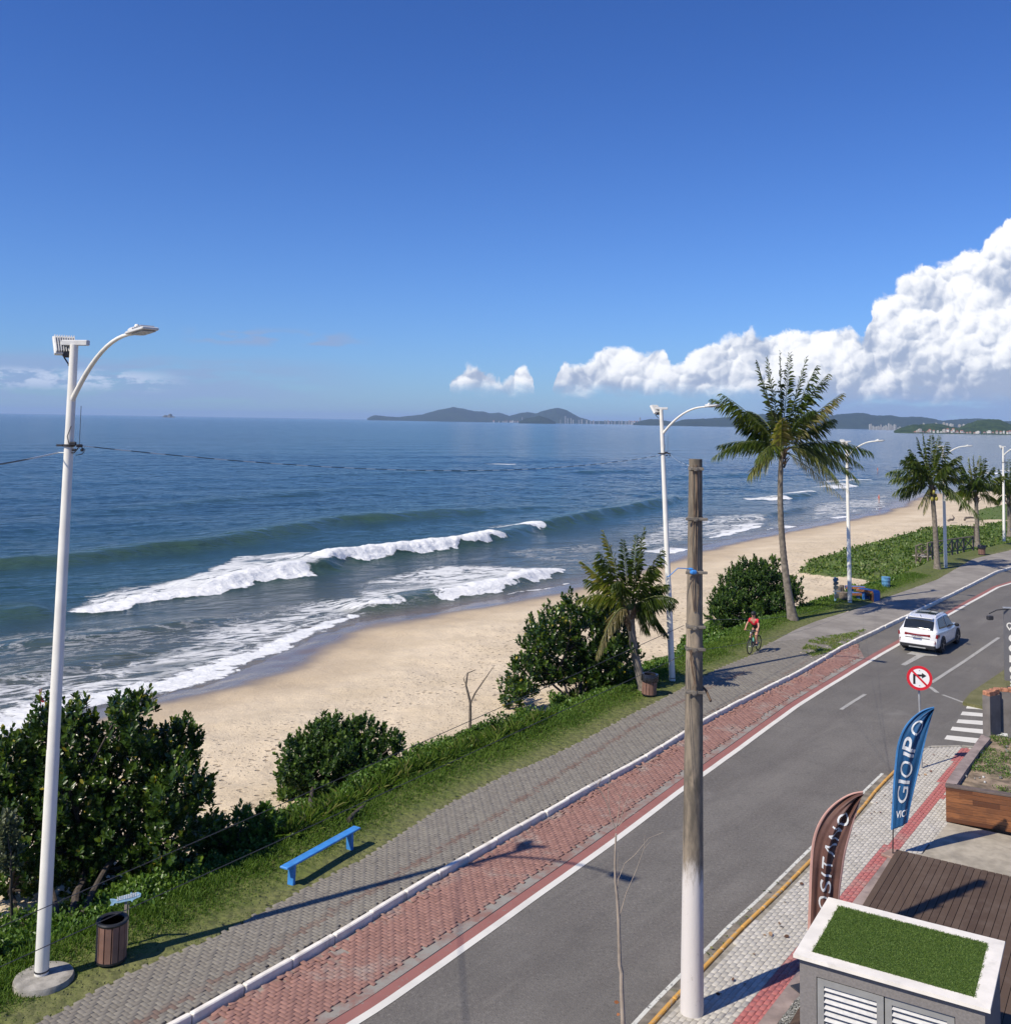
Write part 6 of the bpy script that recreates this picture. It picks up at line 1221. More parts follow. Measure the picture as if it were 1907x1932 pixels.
r=thing('wooden_deck','dark brown plank deck beyond the turf-topped cabinet','deck',(*o0,0))
for k in range(44):
    u0=k*bw; st_=far_edge_sk*(u0+bw/2); z=.22+rnd.uniform(-.0015,.0015); Lc=7.5
    a=wv*(u0+bw/2)+dv*(st_+Lc/2); i0=len(vs); q_=MB().box((a[0],a[1],z-.014),(Lc,bw-.009,.028),ang,0,.002); vs+=q_.v; fs+=[tuple(i0+i for i in f) for f in q_.f]; tt+=[rnd.random()]*len(q_.v)
me=bpy.data.meshes.new('boards'); me.from_pydata(vs,[],fs); a_=me.attributes.new('tint','FLOAT','POINT'); a_.data.foreach_set('value',tt); link('boards',me,DECK,r)
pp=[(0,0),wv*5.4+dv*far_edge_sk*5.4,wv*5.4+dv*(far_edge_sk*5.4+7.4),dv*7.4]; pp=[(p[0]+(.01 if i in(0,) else 0),p[1]) for i,p in enumerate(pp)]
MB().prism(pp,-.1,.188).build('substructure',BLACK,r)
# stone band between the red stripe and the deck
STN=simple('brown_grey_stone',(.30,.235,.205),.75,var=.2,vs=2.5,dirt=((.17,.13,.12),.6))
sb=[at(x,y,.17)[:2] for x,y in [(1683,1606),(1693,1601),(1626,1711),(1560,1820),(1497,1890),(1420,1990),(1380,2050),(1345,2050),(1395,1975),(1478,1868),(1532,1795),(1608,1702)]]
flat('stone_border',sb,.158,STN,z0=.05)
GRV=simple('gravel_bed',(.22,.22,.20),.95,var=.5,vs=40,bmp=1,bs=60)
gvp=[at(x,y,.16)[:2] for x,y in [(1497,1892),(1560,1822),(1600,1850),(1560,2000),(1430,2080),(1425,1990)]]; flat('gravel',gvp,.166,GRV,z0=.05)
rng=np.random.default_rng(8); x,y=scatter_poly(np.array(gvp),2600,rng); V_=[];F_=[]
pb=np.array([(1,0,0),(-1,0,0),(0,1,0),(0,-1,0),(0,0,1),(0,0,-1)])*1.; fo=np.array([(0,2,4),(2,1,4),(1,3,4),(3,0,4),(2,0,5),(1,2,5),(3,1,5),(0,3,5)]); s_=rng.uniform(.010,.024,len(x)); R_=rng.normal(size=(len(x),3,3)); Q_,_=np.linalg.qr(R_)
V_=(np.einsum('nij,kj->nki',Q_,pb)*s_[:,None,None]*np.array([1,1,.7])+np.stack([x,y,np.full(len(x),.175)],1)[:,None]).reshape(-1,3); F_=(np.arange(len(x))[:,None,None]*6+fo[None]).reshape(-1,3); o=link('pebbles',npmesh('pebbles',V_,F_,{'tint':np.repeat(rng.random(len(x)),6)}),leafmat('pebble',[(0,(.08,.085,.08)),(.6,(.25,.25,.23)),(1,(.5,.5,.47))],.8,0,.3)); o['kind']='stuff'
DRV=simple('worn_driveway',(.36,.32,.25),.95,var=.16,vs=3,bmp=.5,bs=45,dirt=((.22,.2,.16),.5))
dw=[at(x,y,.15)[:2] for x,y in [(1789,1552),(1740,1612),(1690,1600)]]+[o0+wv*9.5+dv*far_edge_sk*9.5,at(1789,1552,.15)[:2]+wv*9+dv*far_edge_sk*9]
dw[2]=o0+dv*.05; flat('driveway',dw,.150,DRV,z0=-.05)
# planter
zW=.95
w0=at(1783.7,1482,zW);w1=at(1907,1501,zW); wd=(w1-w0)[:2]; wd/=np.linalg.norm(wd); 
r=thing('wooden_planter_wall','reddish-brown timber clad retaining wall facing the driveway','planter wall',(w0[0],w0[1],.13),math.atan2(wd[1],wd[0]))
TIMB,n,b=newmat('oiled_timber'); v=coord(n,(1,1,1)); bt=mnode(n,'ShaderNodeTexBrick'); n.links.new(coord(n,(1,1,1),(RAD(90),0,0)),bt.inputs['Vector']); bt.inputs['Scale'].default_value=1; bt.inputs['Brick Width'].default_value=.55; bt.inputs['Row Height'].default_value=.118; bt.inputs['Mortar Size'].default_value=0.0; bt.inputs['Color1'].default_value=(.10,.035,.015,1); bt.inputs['Color2'].default_value=(.30,.12,.045,1)
c=mix(n,sstep(n,pnoise(n,coord(n,(1,1,9)),3,6,.7),.4,.65,0,.65),bt.outputs[0],(.09,.04,.022)); n.links.new(c,b.inputs['Base Color']); b.inputs['Roughness'].default_value=.5
mb=MB(); nbp=7; bh=(zW-.13-.04)/nbp
for k in range(nbp): mb.box((2.2,.03,.02+bh*(k+.5)),(4.4,.05,bh-.006),0,0,.003)
mb.build('cladding',TIMB,r); MB().box((2.2,.09,zW-.13-.0225),(4.42,.19,.045),0,0,.005).build('coping',simple('dark_coping',(.13,.10,.085),.8),r)
MB().box((2.2,.12,.38),(4.38,.10,.74)).build('core',CONC,r)
# low concrete wall along the pavement, topped in stone
def z6(x,y): return ((2624+x/4.2925)/1.5858,(2050+y/4.2925)/1.5858)
oe=[at(*z6(x,y),zW)[:2] for x,y in [(884,1240),(1050,1000),(1230,790),(1340,632)]]; ie=[at(*z6(x,y),zW)[:2] for x,y in [(1015,1285),(1150,1080),(1330,830),(1455,682)]]
P=oe+ie[::-1]; PINK=simple('pinkish_cement_coping',(.27,.215,.195),.9,var=.15,vs=4,bmp=.3,dirt=((.17,.13,.12),.6))
mb=MB(); mb.prism(P,.0,zW-.0); o=mb.build('low_wall',PINK); tag(o,'low rough cement wall edging the planted plot beside the pavement','wall')
# soil plot with weeds
pl_=[ie[0],ie[1],ie[2],ie[3],at(1880,1375,.85)[:2],at(1990,1395,.85)[:2],at(2050,1540,.85)[:2]]; 
pl_=[ie[0]+np.array([0.02,0.12])]+ie[1:]+[at(1868,1384,.86)[:2],at(2100,1440,.86)[:2],np.array(w0[:2])+wd*4.35+np.array([0,.15])]
SOIL=simple('weedy_soil',(.25,.19,.13),.95,var=.35,vs=4,bmp=.8,bs=25,dirt=((.10,.12,.04),.7)); flat('planted_soil',pl_,.84,SOIL,z0=0)
rng=np.random.default_rng(19); x,y=scatter_poly(np.array(pl_),7000,rng); k=fbm(x,y,.9,97,4)>.07; x,y=x[k],y[k]; m_=len(x); D=rng.normal(size=(m_,6,3))+np.array([0,0,.6]); D/=np.linalg.norm(D,axis=2)[...,None]; P=np.stack([x,y,np.full(m_,.85)],1)[:,None]+np.abs(rng.normal(size=(m_,6,3)))*np.array([.03,.03,.03]); V_,F_,t=leaves(P.reshape(-1,3),D.reshape(-1,3),rng.uniform(.02,.045,m_*6),.010,rng=rng); o=link('weeds',npmesh('weeds',V_,F_,{'tint':t}),LM2); tag(o,kind='stuff')
rng=np.random.default_rng(20); x,y=scatter_poly(np.array(pl_),160,rng); s_=rng.uniform(.015,.05,len(x)); R_=rng.normal(size=(len(x),3,3)); Q_,_=np.linalg.qr(R_); V_=(np.einsum('nij,kj->nki',Q_,pb)*s_[:,None,None]+np.stack([x,y,np.full(len(x),.86)],1)[:,None]).reshape(-1,3); F_=(np.arange(len(x))[:,None,None]*6+fo[None]).reshape(-1,3); o=link('rubble',npmesh('rubble',V_,F_,{'tint':np.repeat(rng.random(len(x)),6)}),bpy.data.materials['pebble']); o['kind']='stuff'
# broken hollow-brick wall behind the plot
q0=at(1859,1384,.86);q1=at(1879.5,1299,1.98); q2=at_y(2010,1312,q1[1]-.8); RND=simple('grey_render',(.17,.155,.145),.95,var=.15,vs=3,bmp=.4); BRK=simple('broken_clay_brick',(.42,.19,.11),.85,var=.3,vs=12,bmp=.5,bs=30)
def wallseg(a,b_,z0,z1,th,name,label):
    a=np.array(a[:2]);b_=np.array(b_[:2]); L=np.linalg.norm(b_-a); ang=math.atan2(b_[1]-a[1],b_[0]-a[0]); r=thing(name,label,'wall',(a[0],a[1],z0),ang); rn=random.Random(int(L*100))
    MB().box((L/2,0,(z1-z0-.14)/2),(L,th,z1-z0-.14)).build('render',RND,r); mb=MB(); x=0
    while x<L-.05:
        w_=rn.uniform(.12,.3); h=rn.uniform(.08,.17); mb.box((x+w_/2,rn.uniform(-.01,.01),z1-z0-.14+h/2),(w_-.01,th*rn.uniform(.8,.98),h),rn.uniform(-.05,.05),0,.008); x+=w_
    mb.build('brick_course',BRK,r); return r
dv_=(q1-q0)[:2]; wallseg(q0[:2]+dv_/np.linalg.norm(dv_)*.05,q1,.80,1.98,.22,'brick_wall','short wall with a broken clay brick top, ending by the crosswalk')
wallseg(q1[:2]+np.array([-.02,.12]),np.array([q1[0]+4.5,q1[1]-1.3]),.80,2.03,.14,'brick_wall','rendered wall with a ragged brick top running off the right edge')
# totem board
Yt=at(1898,1312,.1)[1]; c0_=at_y(1890,1147,Yt); c1_=at_y(1898,1306,Yt); zt_=c0_[2]; 
r=thing('totem_board','tall dark grey notice board with white writing, cut by the right edge','sign',(c1_[0],Yt,0)); ta=-.32
tw=1.25
TM=simple('grey_board',(.145,.142,.148),.5,var=.05); 
dxl=(c0_[0]-c1_[0]); 
mb=MB(); mb.box((tw/2*math.cos(ta)+dxl*.5,tw/2*math.sin(ta),zt_/2+.3),(tw,.12,zt_-.6),ta,0,.004); pn=mb.build('panel',TM,r)
mb=MB(); mb.box((tw/2*math.cos(ta)+dxl*.5,tw/2*math.sin(ta),zt_+.012),(tw+.04,.16,.03),ta); mb.build('top_cap',GREYM,r)
for s in(.12,tw-.12): MB().box((s*math.cos(ta)+dxl*.5,s*math.sin(ta),.15),(.08,.08,.5),ta).build('post',DARK,r)
arm=[Vector((.55,-.15,zt_-.02)),Vector((.1,-.10,zt_-.01)),Vector((-.35,-.15,zt_-.05)),Vector((-.62,-.2,zt_-.16))]; MB().tube(arm,.018,7).build('lamp_arm',DARK,r); MB().box((-.60,-.2,zt_-.30),(.20,.14,.14),.2,0,.02).build('floodlight',DARK,r)
Rt=Matrix.Rotation(ta,3,'Z')
def btext(s,x,zfrac_py,size,bold):
    z=at_y(1895,zfrac_py,Yt)[2]; V_,F_=textmesh(s,bold); P=[tuple(Vector((dxl*.5,0,z))+Rt@Vector((x+v[0]*size,-.064,v[1]*size))) for v in V_]; mb=MB(); mb.add(P,F_); mb.build('lettering',WHITE,pn,recalc=False)
btext('V',.36,1185,.42,.05)
for s,py in(('ch',1208),('on',1227),('no',1247),('co',1267)): btext(s,.14,py,.42,.05)
for s,py in(('Entr',1280.5),('cad',1288),('e viv',1294.5),('exp',1301),('est',1307)): btext(s,.15,py-1,.16,.015)
mb=MB(); z=at_y(1893,1179,Yt)[2]; k=16; out2=[(.1*math.cos(a),.1*math.sin(a)) for a in np.linspace(-.6,math.pi+.6,14)]+[(0,-.17)]
cpt=Vector((dxl*.5,0,z)); vs=[tuple(cpt+Rt@Vector((.17+x*.95,-.063,zz))) for x,zz in out2]+[tuple(cpt+Rt@Vector((.17+x*.6,-.063,zz*.6))) for x,zz in out2]; n_=len(out2); mb.add(vs,[(i,(i+1)%n_,n_+(i+1)%n_,n_+i) for i in range(n_)]); mb.build('pin_symbol',WHITE,pn,recalc=False)
# ------------------------------------------------------------------ car
CARW=simple('white_car_paint',(.80,.80,.80),.28,var=.02,coat=1); TAIL=simple('red_tail_lens',(.20,.005,.012),.15,var=.05,coat=.5); TYRE=simple('tyre',(.022,.022,.023),.85); RIM=simple('alloy_rim',(.28,.28,.29),.35,.8)
rc=(at(1715,1222,0)+at(1788,1232,0))/2; hdg=math.atan2(.79,.615); fwd=np.array([math.cos(hdg),math.sin(hdg)]); cc=rc[:2]+fwd*1.37*.82+np.array([-.20,.02])
car=thing('car','white sport utility car with a full-width red tail light, driving away','car',(cc[0],cc[1],.004),hdg-0); car.scale=(.82,.82,.82)
# body surface by stations: x, half width, sill z, belt z, roof z, roof half width
ST=[(-2.33,.74,.42,.98,1.02,.62),(-2.30,.86,.36,1.02,1.07,.66),(-2.22,.905,.33,1.05,1.12,.70),(-2.05,.93,.31,1.06,1.33,.70),(-1.86,.938,.30,1.05,1.55,.685),(-1.72,.94,.30,1.04,1.645,.67),(-1.2,.943,.29,1.01,1.69,.655),(-.4,.943,.28,.98,1.705,.65),(.25,.943,.28,.96,1.675,.64),(.6,.943,.28,.95,1.58,.64),(1.15,.942,.28,.97,1.15,.68),(1.45,.938,.29,.96,1.04,.74),(1.95,.915,.30,.90,.97,.70),(2.20,.86,.33,.82,.88,.62),(2.31,.74,.40,.70,.74,.52)]
SX=[s[0] for s in ST]
def stat(x): return [np.interp(x,SX,[s[k] for s in ST]) for k in range(1,6)]
def prof(x,u):
    """u 0 sill .. 1 roof centre"""
    w_,zs,zb,zr,wr=stat(x)
    ks=[0,.12,.30,.46,.54,.80,.88,1.0]; ys=[w_*.93,w_*.985,w_,w_*.985,w_*.95,wr*1.02,wr*.93,0]; zs_=[zs,zs+.10,zs+(zb-zs)*.55,zb-.05,zb+.02,max(zr-.05,zb+.03),zr-.008,zr+.022]
    return np.interp(u,ks,ys),np.interp(u,ks,zs_)
def surf(x,u,s,off=0):
    y,z=prof(x,u); y2,z2=prof(x,min(1,u+.02)); y1,z1=prof(x,max(0,u-.02)); ty,tz=y2-y1,z2-z1; L=math.hypot(ty,tz)+1e-6; ny,nz=tz/L,-ty/L
    xa,xb=x-.05,x+.05; dy=(prof(xb,u)[0]-prof(xa,u)[0])/.1; dzx=(prof(xb,u)[1]-prof(xa,u)[1])/.1; nx=-(dy*ny+dzx*nz)
    return (x+nx*off,s*(y+ny*off),z+nz*off)
us=[0,.06,.12,.2,.3,.38,.46,.5,.54,.6,.68,.75,.8,.84,.88,.94,1.0]; xs=sorted(set(list(np.linspace(-2.33,2.31,64))))
rows=[]
for x in xs:
    row=[surf(x,u,1) for u in us]+[surf(x,u,-1) for u in us[::-1][1:]]; rows.append(row)
mb=MB(); mb.grid(rows); n_=len(rows[0])
for idx_,fl_ in((0,1),(len(rows)-1,0)): f=tuple(idx_*n_+k for k in range(n_)); mb.f.append(f if fl_ else f[::-1]); mb.m.append(0)
for i in range(len(rows)-1): mb.f.append((i*n_,(i+1)*n_,(i+1)*n_+n_-1,i*n_+n_-1)); mb.m.append(0)
body=mb.build('body',CARW,car,True)
def panel(name,x0,x1,u0,u1,mat,off=.008,side=(1,-1),parent=car,shape=None,nx=12,nu=8):
    for s in side:
        mb=MB(); g=[]
        for i in range(nx+1):
            row=[]
            for j in range(nu+1):
                a=i/nx;c_=j/nu; x=lerp(x0,x1,a);u=lerp(u0,u1,c_)
                if shape: x,u=shape(a,c_,x,u)
                row.append(surf(x,u,s,off))
            g.append(row)
        mb.grid(g); o=mb.build(name,mat,parent,True); m_=o.modifiers.new('t','SOLIDIFY'); m_.thickness=.006; m_.offset=-1
def sh(a,c_,x,u): # slanted window ends
    return (x+ (c_*.28 if a<.05 else 0) ,u)
panel('side_window',-1.62,-.55,.56,.79,GLASSD,shape=lambda a,c,x,u:(lerp(-1.70+c*.28,-.50,a),lerp(.575+.02*(1-a),.785,c)))
panel('side_window',-.45,.85,.56,.79,GLASSD,shape=lambda a,c,x,u:(lerp(-.42,.98-c*.50,a),lerp(.565,.785,c)))
# windscreen
def topgrid(name,x0,x1,u0,mat,off=.01,nx=10,nu=8,wid=1):
    g=[]
    for i in range(nx+1):
        x=lerp(x0,x1,i/nx); row=[surf(x,lerp(u0,1,j/nu),1,off) for j in range(nu+1)]+[surf(x,lerp(1,u0,j/nu),-1,off) for j in range(1,nu+1)]; g.append(row)
    mb=MB(); mb.grid(g); o=mb.build(name,mat,car,True); m_=o.modifiers.new('t','SOLIDIFY'); m_.thickness=.006; m_.offset=-1; return o
topgrid('windscreen',.50,1.12,.83,GLASSD); topgrid('rear_window',-2.20,-1.88,.835,GLASSD,.012); topgrid('sunroof',-.95,.25,.90,GLASSD,.006)
def bx(name,c,d,mat,rz=0,tilt=None,bev=.01,parent=car): return MB().box(c,d,rz,0,bev,tilt=tilt).build(name,mat,parent)
bx('spoiler',(-1.84,0,1.655),(.30,1.26,.035),CARW,tilt=Matrix.Rotation(RAD(6),3,'Y'))
# tail: bumper, lights, plate
mb=MB(); 
for s in(1,-1):
    mb.add([(-2.35,0,.865),(-2.35,0,.925),(-2.338,s*.5,.945),(-2.338,s*.5,.865)],[(0,1,2,3)]); mb.add([(-2.34,s*.5,.85),(-2.34,s*.5,.95),(-2.235,s*.915,.985),(-2.25,s*.915,.80)],[(0,1,2,3)]); mb.add([(-2.235,s*.917,.985),(-2.25,s*.917,.80),(-2.02,s*.95,.85),(-2.0,s*.95,.96)],[(0,1,2,3)])
o=mb.build('tail_light',TAIL,car); m_=o.modifiers.new('t','SOLIDIFY'); m_.thickness=.03; m_.offset=0
bx('boot_crease',(-2.335,0,.74),(.02,1.15,.03),BLACK); bx('number_plate',(-2.352,0,.66),(.02,.42,.14),simple('plate_grey',(.42,.45,.52),.4)); bx('plate_band',(-2.364,0,.715),(.006,.40,.028),simple('plate_blue',(.02,.05,.25),.4))
V_,F_=textmesh('HAVAL',.02); mb=MB(); w_=V_[:,0].max(); mb.add([(-2.343,.27-v[0]/w_*.54,.785+v[1]*.07) for v in V_],F_); mb.build('maker_lettering',simple('chrome_letters',(.35,.35,.36),.3,.7),car,recalc=False)
bx('rear_bumper',(-2.30,0,.53),(.16,1.64,.26),CARW,bev=.05)
bx('lower_bumper',(-2.27,0,.36),(.22,1.66,.20),BLACK,bev=.04)
bx('skid_plate',(-2.385,0,.30),(.02,.8,.05),GREYM)
for s in(1,-1): bx('reflector',(-2.325,s*.82,.60),(.05,.03,.16),TAIL,rz=-s*.6)
bx('front_bumper',(2.22,0,.45),(.18,1.6,.34),BLACK,bev=.05)
for s in(1,-1):
    bx('headlight',(2.16,s*.70,.78),(.20,.30,.10),simple('headlight_glass',(.5,.5,.5),.1) if 'headlight_glass' not in bpy.data.materials else bpy.data.materials['headlight_glass'],rz=-s*.45)
    g=[]; 
    mb=MB(); mb.tube([(-1.45,s*.60,1.66),(-1.35,s*.60,1.735),(-.6,s*.59,1.75),(.15,s*.58,1.735),(.28,s*.58,1.67)],.022,8); mb.build('roof_rail',CARW if s else CARW,car,True)
    bx('mirror',(.72,s*1.06,1.07),(.16,.22,.16),BLACK,rz=s*.2,bev=.04); bx('door_handle',(-.55,s*.957,.88),(.20,.03,.03),GREYM); bx('door_handle',(.35,s*.957,.87),(.20,.03,.03),GREYM); bx('sill_trim',(0,s*.925,.31),(2.0,.05,.12),BLACK)
    for wx in(-1.37,1.37):
        mb=MB(); mb.lathe([(.365,-.115),(.375,-.08),(.375,.08),(.365,.115),(.25,.12),(.25,-.12),(.365,-.115)],36,(wx,s*.845,.372),axis='Y'); wh=mb.build('wheel',TYRE,car,True)
        mb=MB(); mb.lathe([(.25,-.02),(.25,.10*s),(.23,.11*s),(.05,.09*s),(0,.10*s)],28,(wx,s*.845,.372),axis='Y')
        for k in range(5): a=2*math.pi*k/5; mb.box((wx+.13*math.cos(a),s*.955,.372+.13*math.sin(a)),(.22,.03,.05),tilt=Matrix.Rotation(-a,3,'Y'))
        mb.build('rim',RIM,wh,True)
        mb=MB(); k=22; vs=[];
        for rr_ in(.375,.44):
            for i in range(k+1): a=-.25+(math.pi+.5)*i/k; vs.append((wx+rr_*math.cos(a),s*.952,.372+rr_*math.sin(a)))
        mb.add(vs,[(i,i+1,k+2+i,k+1+i) for i in range(k)]); o=mb.build('wheel_arch',BLACK,car); m_=o.modifiers.new('t','SOLIDIFY'); m_.thickness=.03; m_.offset=0
bx('underbody',(0,0,.30),(4.2,1.5,.14),BLACK)
mb=MB(); mb.tube([(-1.7,0,1.70),(-1.78,0,1.76)],.02,6); mb.build('aerial_fin',BLACK,car)
# ------------------------------------------------------------------ bicycle and rider
pF=at(1414,1236,.1);pR=at(1431,1228,.1); hd=math.atan2(pF[1]-pR[1],pF[0]-pR[0]); bc=(pF+pR)/2
bk=thing('bicycle','dark mountain bike ridden towards us on the promenade','bicycle',(bc[0],bc[1],.122),hd); bk.scale=(.86,.86,.86)
def tb(name,pts,r_,mat,par=bk,n=8): return MB().tube(pts,r_,n).build(name,mat,par,True)
wr_=.345; BB=(-.06,0,.30); HT=(.36,0,.86); HB=(.40,0,.70); SE=(-.20,0,.78); RAx=(-.52,0,wr_); FAx=(.53,0,wr_)
FRM=simple('bike_frame_paint',(.03,.03,.035),.35,var=.05,coat=.4)
mb=MB(); mb.tube([BB,HB],.026,8); mb.tube([SE,HT],.02,8); mb.tube([BB,SE],.02,8); mb.tube([HT,HB],.024,8)
for s in(.045,-.045): mb.tube([(BB[0],s*.6,BB[2]),(RAx[0],s,RAx[2])],.011,6); mb.tube([(SE[0],s*.4,SE[2]-.05),(RAx[0],s,RAx[2])],.010,6)
mb.build('frame',FRM,bk,True)
mb=MB(); mb.tube([(.35,0,.93),HB],.02,8)
for s in(.055,-.055): mb.tube([(.405,s,.70),FAx[:1]+(s,)+FAx[2:]],.017,7)
mb.box((.405,0,.70),(.05,.14,.04)); mb.build('fork',FRM,bk,True)
for ax_ in(RAx,FAx):
    wv_=MB(); k=36; ro=wr_-.025
    wv_.tube([(ax_[0]+ro*math.cos(2*math.pi*i/k),0,ax_[2]+ro*math.sin(2*math.pi*i/k)) for i in range(k+1)],.025,8,cap=False); wo=wv_.build('wheel',TYRE,bk,True)
    s_=MB()
    for i in range(20): a=2*math.pi*i/20; s_.tube([(ax_[0],.02*(-1)**i,ax_[2]),(ax_[0]+(ro-.02)*math.cos(a),0,ax_[2]+(ro-.02)*math.sin(a))],.0018,4)
    s_.tube([(ax_[0],-.05,ax_[2]),(ax_[0],.05,ax_[2])],.018,8); s_.build('spokes',GREYM,wo)
tb('handlebar',[(.30,-.34,1.0),(.36,-.16,1.02),(.38,0,1.0),(.36,.16,1.02),(.30,.34,1.0)],.014,DARK); tb('stem',[(.35,0,.93),(.38,0,1.0)],.018,DARK)
mb=MB(); mb.box((-.25,0,.95),(.26,.13,.05),0,0,.02); mb.tube([(-.25,0,.93),SE],.014,8); mb.build('saddle',BLACK,bk)
cra=RAD(20); pl_=(BB[0]+.17*math.cos(cra),.10,BB[2]+.17*math.sin(cra)); prr=(BB[0]-.17*math.cos(cra),-.10,BB[2]-.17*math.sin(cra))
mb=MB(); mb.lathe([(.0,-.004),(.09,-.004),(.09,.004),(0,.004)],24,(BB[0],-.055,BB[2]),axis='Y'); mb.tube([(BB[0],.07,BB[2]),(pl_[0],.09,pl_[2])],.012,6); mb.tube([(BB[0],-.07,BB[2]),(prr[0],-.09,prr[2])],.012,6); mb.tube([(BB[0],-.08,BB[2]),(BB[0],.08,BB[2])],.02,8); mb.build('crankset',GREYM,bk)
for p_ in(pl_,prr): bx('pedal',(p_[0],p_[1]*1.25,p_[2]),(.09,.08,.02),BLACK,parent=bk)
mb=MB(); mb.lathe([(.032,0),(.032,.15),(.015,.17),(.015,.19),(0,.19)],12,(.10,0,.5)); mb.build('water_bottle',simple('teal_bottle',(.15,.5,.42),.4),bk,True)
bx('front_light',(.42,0,.93),(.04,.05,.05),simple('front_lamp_white',(.8,.8,.8),.2),parent=bk)
SKIN=simple('skin',(.48,.25,.17),.55,var=.06); JER=simple('red_jersey',(.62,.012,.035),.7,var=.06); BLKC=simple('black_lycra',(.012,.013,.016),.6); SHOE=simple('shoe',(.5,.5,.5),.6); SHB=simple('shoe_black',(.03,.03,.03),.6)
def skinned(name,verts,edges,rad,mat,parent,root=0,sub=2):
    me=bpy.data.meshes.new(name); me.from_pydata(verts,edges,[]); o=bpy.data.objects.new(name+'_tmp',me); COL.objects.link(o)
    md=o.modifiers.new('s','SKIN'); md.use_smooth_shade=True; sv=me.skin_vertices[0].data
    for i,r_ in enumerate(rad): sv[i].radius=(r_,r_) if not isinstance(r_,tuple) else r_
    sv[root].use_root=True
    ss=o.modifiers.new('u','SUBSURF'); ss.levels=sub; ss.render_levels=sub
    dg=bpy.context.evaluated_depsgraph_get(); dg.update(); m2=bpy.data.meshes.new_from_object(o.evaluated_get(dg)); bpy.data.objects.remove(o); m2.materials.clear()
    return link(name,m2,mat,parent,True)
pe=thing('person','cyclist in a red and black jersey and dark shorts, riding upright','person',(bc[0],bc[1],.122),hd); pe.scale=(.86,.86,.86)
hipL=(-.20,.10,1.0);hipR=(-.20,-.10,1.0); kL=(.16,.15,.80); aL=(pl_[0]-.05,.14,pl_[2]+.10); kR=(.10,-.15,.66); aR=(prr[0]-.04,-.14,prr[2]+.11)
shL=(.03,.19,1.46); shR=(.03,-.19,1.46); eL=(.14,.27,1.22); hL=(.30,.27,1.05); eR=(.12,-.31,1.22); hR=(.29,-.31,1.04)
vs=[(-.21,0,1.02),(-.14,0,1.16),(-.04,0,1.32),(.02,0,1.45),(.06,0,1.55),(.09,0,1.63),(.10,0,1.73), hipL,kL,aL,(aL[0]+.12,.14,aL[2]-.06), hipR,kR,aR,(aR[0]+.12,-.14,aR[2]-.06), shL,eL,hL, shR,eR,hR]
es=[(0,1),(1,2),(2,3),(3,4),(4,5),(5,6),(0,7),(7,8),(8,9),(9,10),(0,11),(11,12),(12,13),(13,14),(3,15),(15,16),(16,17),(3,18),(18,19),(19,20)]
rd=[.13,.115,.13,.12,.055,.078,.085,.088,.062,.038,.035,.088,.062,.038,.035,.062,.042,.030,.062,.042,.030]
body_=skinned('body',vs,es,rd,SKIN,pe)
# fingers around the grips
for s,h_ in((1,hL),(-1,hR)):
    mb=MB(); mb.box((h_[0]+.01,h_[1]+s*.01,h_[2]-.005),(.07,.08,.035),0,0,.012)
    for k in range(4):
        y=h_[1]-.03+.021*k; mb.tube([(h_[0]+.03,y,h_[2]+.01),(h_[0]+.055,y,h_[2]-.012),(h_[0]+.045,y,h_[2]-.038),(h_[0]+.022,y,h_[2]-.044)],[.0095,.009,.008,.007],6)
    mb.tube([(h_[0]-.01,h_[1]-s*.035,h_[2]),(h_[0]+.015,h_[1]-s*.055,h_[2]-.02),(h_[0]+.03,h_[1]-s*.05,h_[2]-.035)],[.011,.010,.008],6); mb.build('hand',SKIN,pe,True)
jv=[(-.20,0,1.05),(-.14,0,1.17),(-.04,0,1.33),(.02,0,1.46),(.035,0,1.515),shL,tuple(lerp(a,b_,.55) for a,b_ in zip(shL,eL)),shR,tuple(lerp(a,b_,.55) for a,b_ in zip(shR,eR))]
jo=skinned('jersey',jv,[(0,1),(1,2),(2,3),(3,4),(3,5),(5,6),(3,7),(7,8)],[.14,.13,.15,.14,.075,.078,.060,.078,.060],JER,pe)
jo.data.materials.append(BLKC)
for p_ in jo.data.polygons:
    c=p_.center
    if c.z<1.22+.0 or abs(c.y)>.235 : p_.material_index=1
    if c.z<1.33 and abs(c.y)>(c.z-1.16)*.95: p_.material_index=1
skinned('shorts',[(-.21,0,1.03),(-.20,.10,1.0),tuple(lerp(a,b_,.72) for a,b_ in zip(hipL,kL)),(-.20,-.10,1.0),tuple(lerp(a,b_,.72) for a,b_ in zip(hipR,kR)),(-.17,0,1.10)],[(0,1),(1,2),(0,3),(3,4),(0,5)],[.142,.10,.078,.10,.078,.13],BLKC,pe)
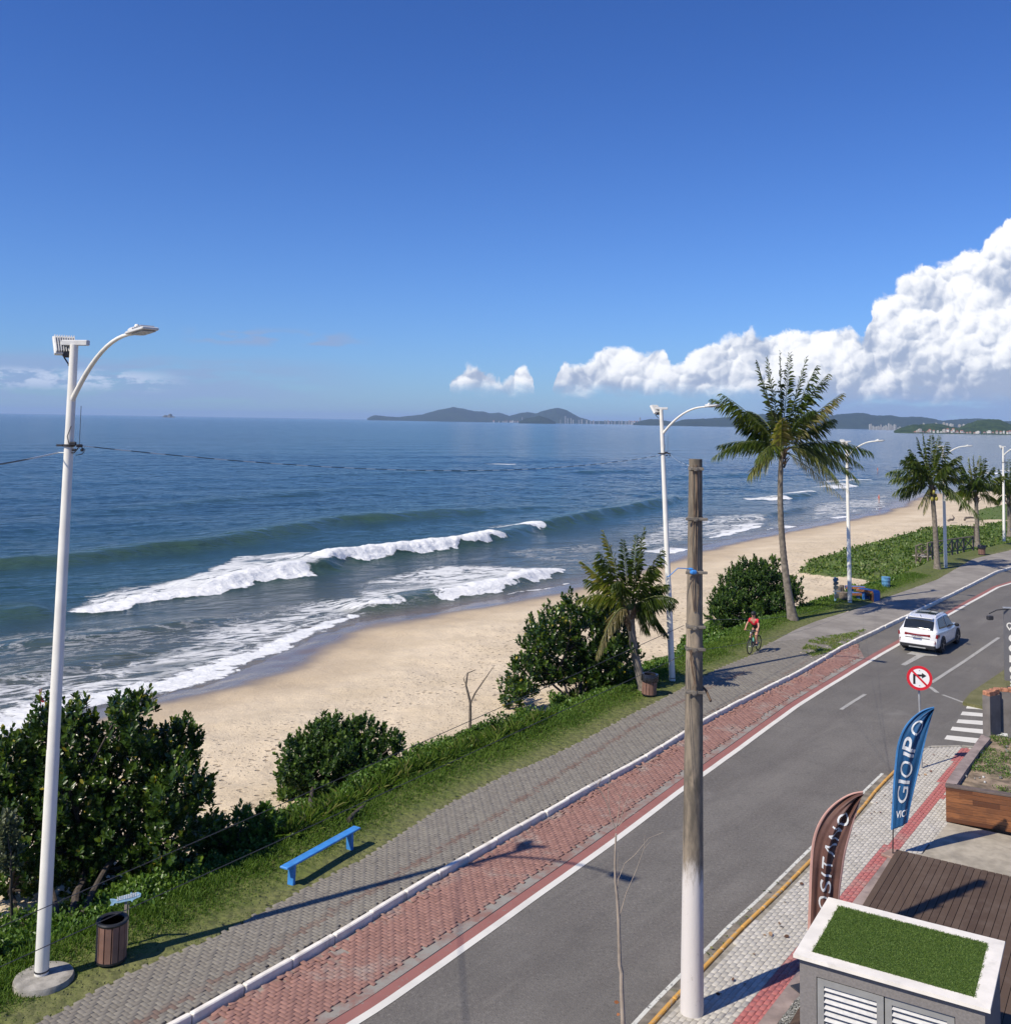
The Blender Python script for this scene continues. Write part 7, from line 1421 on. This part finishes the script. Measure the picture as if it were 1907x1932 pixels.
for s,a_ in((1,aL),(-1,aR)):
    mb=MB(); mb.box((a_[0]+.055,s*.14,a_[2]-.075),(.26,.09,.07),0,0,.03); sh_=mb.build('shoe',SHB,pe,True); MB().box((a_[0]+.055,s*.14,a_[2]-.105),(.27,.095,.022),0,0,.008).build('sole',SHOE,sh_)
    MB().lathe([(.043,0),(.044,.09)],12,(a_[0]-.01,s*.14,a_[2]-.03)).build('sock',WHITE if s>0 else BLKC,pe,True)
mb=MB(); mb.lathe([(.098,-.02),(.108,.02),(.103,.06),(.075,.10),(.03,.118),(0,.12)],20,(.095,0,1.735)); mb.v=[(.095+(x-.095)*1.25,y,z) for x,y,z in mb.v]; mb.build('helmet',BLKC,pe,True)
mb=MB(); 
for s in(1,-1): mb.box((.178,s*.034,1.70),(.02,.05,.03),0,0,.008)
mb.box((.182,0,1.707),(.012,.05,.008)); mb.build('sunglasses',BLACK,pe); MB().tube([(.17,0,1.705),(.20,0,1.675),(.178,0,1.665)],[.012,.016,.010],6).build('nose',SKIN,pe,True); MB().box((.172,0,1.638),(.012,.045,.010),0,0,.003).build('mouth',simple('lips',(.35,.12,.1),.5),pe)
for s in(1,-1): MB().lathe([(0,-.012),(.02,-.008),(.022,.004),(0,.01)],10,(.09,s*.088,1.69),axis='Y').build('ear',SKIN,pe,True)
# two far bathers
def bather(px,py,lab):
    p=at(px,py,-2.45); r=thing('person',lab,'person',(p[0],p[1],-2.62)); r.scale=(.85,.85,.85); v=[(0,0,.85),(0,0,1.1),(0,0,1.35),(0,0,1.5),(0,0,1.62),(0,.1,.8),(0.05,.11,.4),(0,.12,0),(0,-.1,.8),(-.05,-.11,.4),(0,-.12,0),(0,.18,1.38),(.05,.22,1.1),(.12,.22,.9),(0,-.18,1.38),(.05,-.22,1.1),(.1,-.24,.88)]
    skinned('body',v,[(0,1),(1,2),(2,3),(3,4),(0,5),(5,6),(6,7),(0,8),(8,9),(9,10),(2,11),(11,12),(12,13),(2,14),(14,15),(15,16)],[.14,.12,.14,.06,.10,.09,.06,.04,.09,.06,.04,.06,.04,.03,.06,.04,.03],SKIN,r,sub=1); skinned('swimwear',[(0,0,.82),(0,0,1.1),(0,0,1.38)],[(0,1),(1,2)],[.17,.15,.17],RED,r,sub=1)
bather(1658,948,'distant bather in red at the edge of the water'); bather(1655.5,891,'farther tiny figure in red standing among the small breakers')
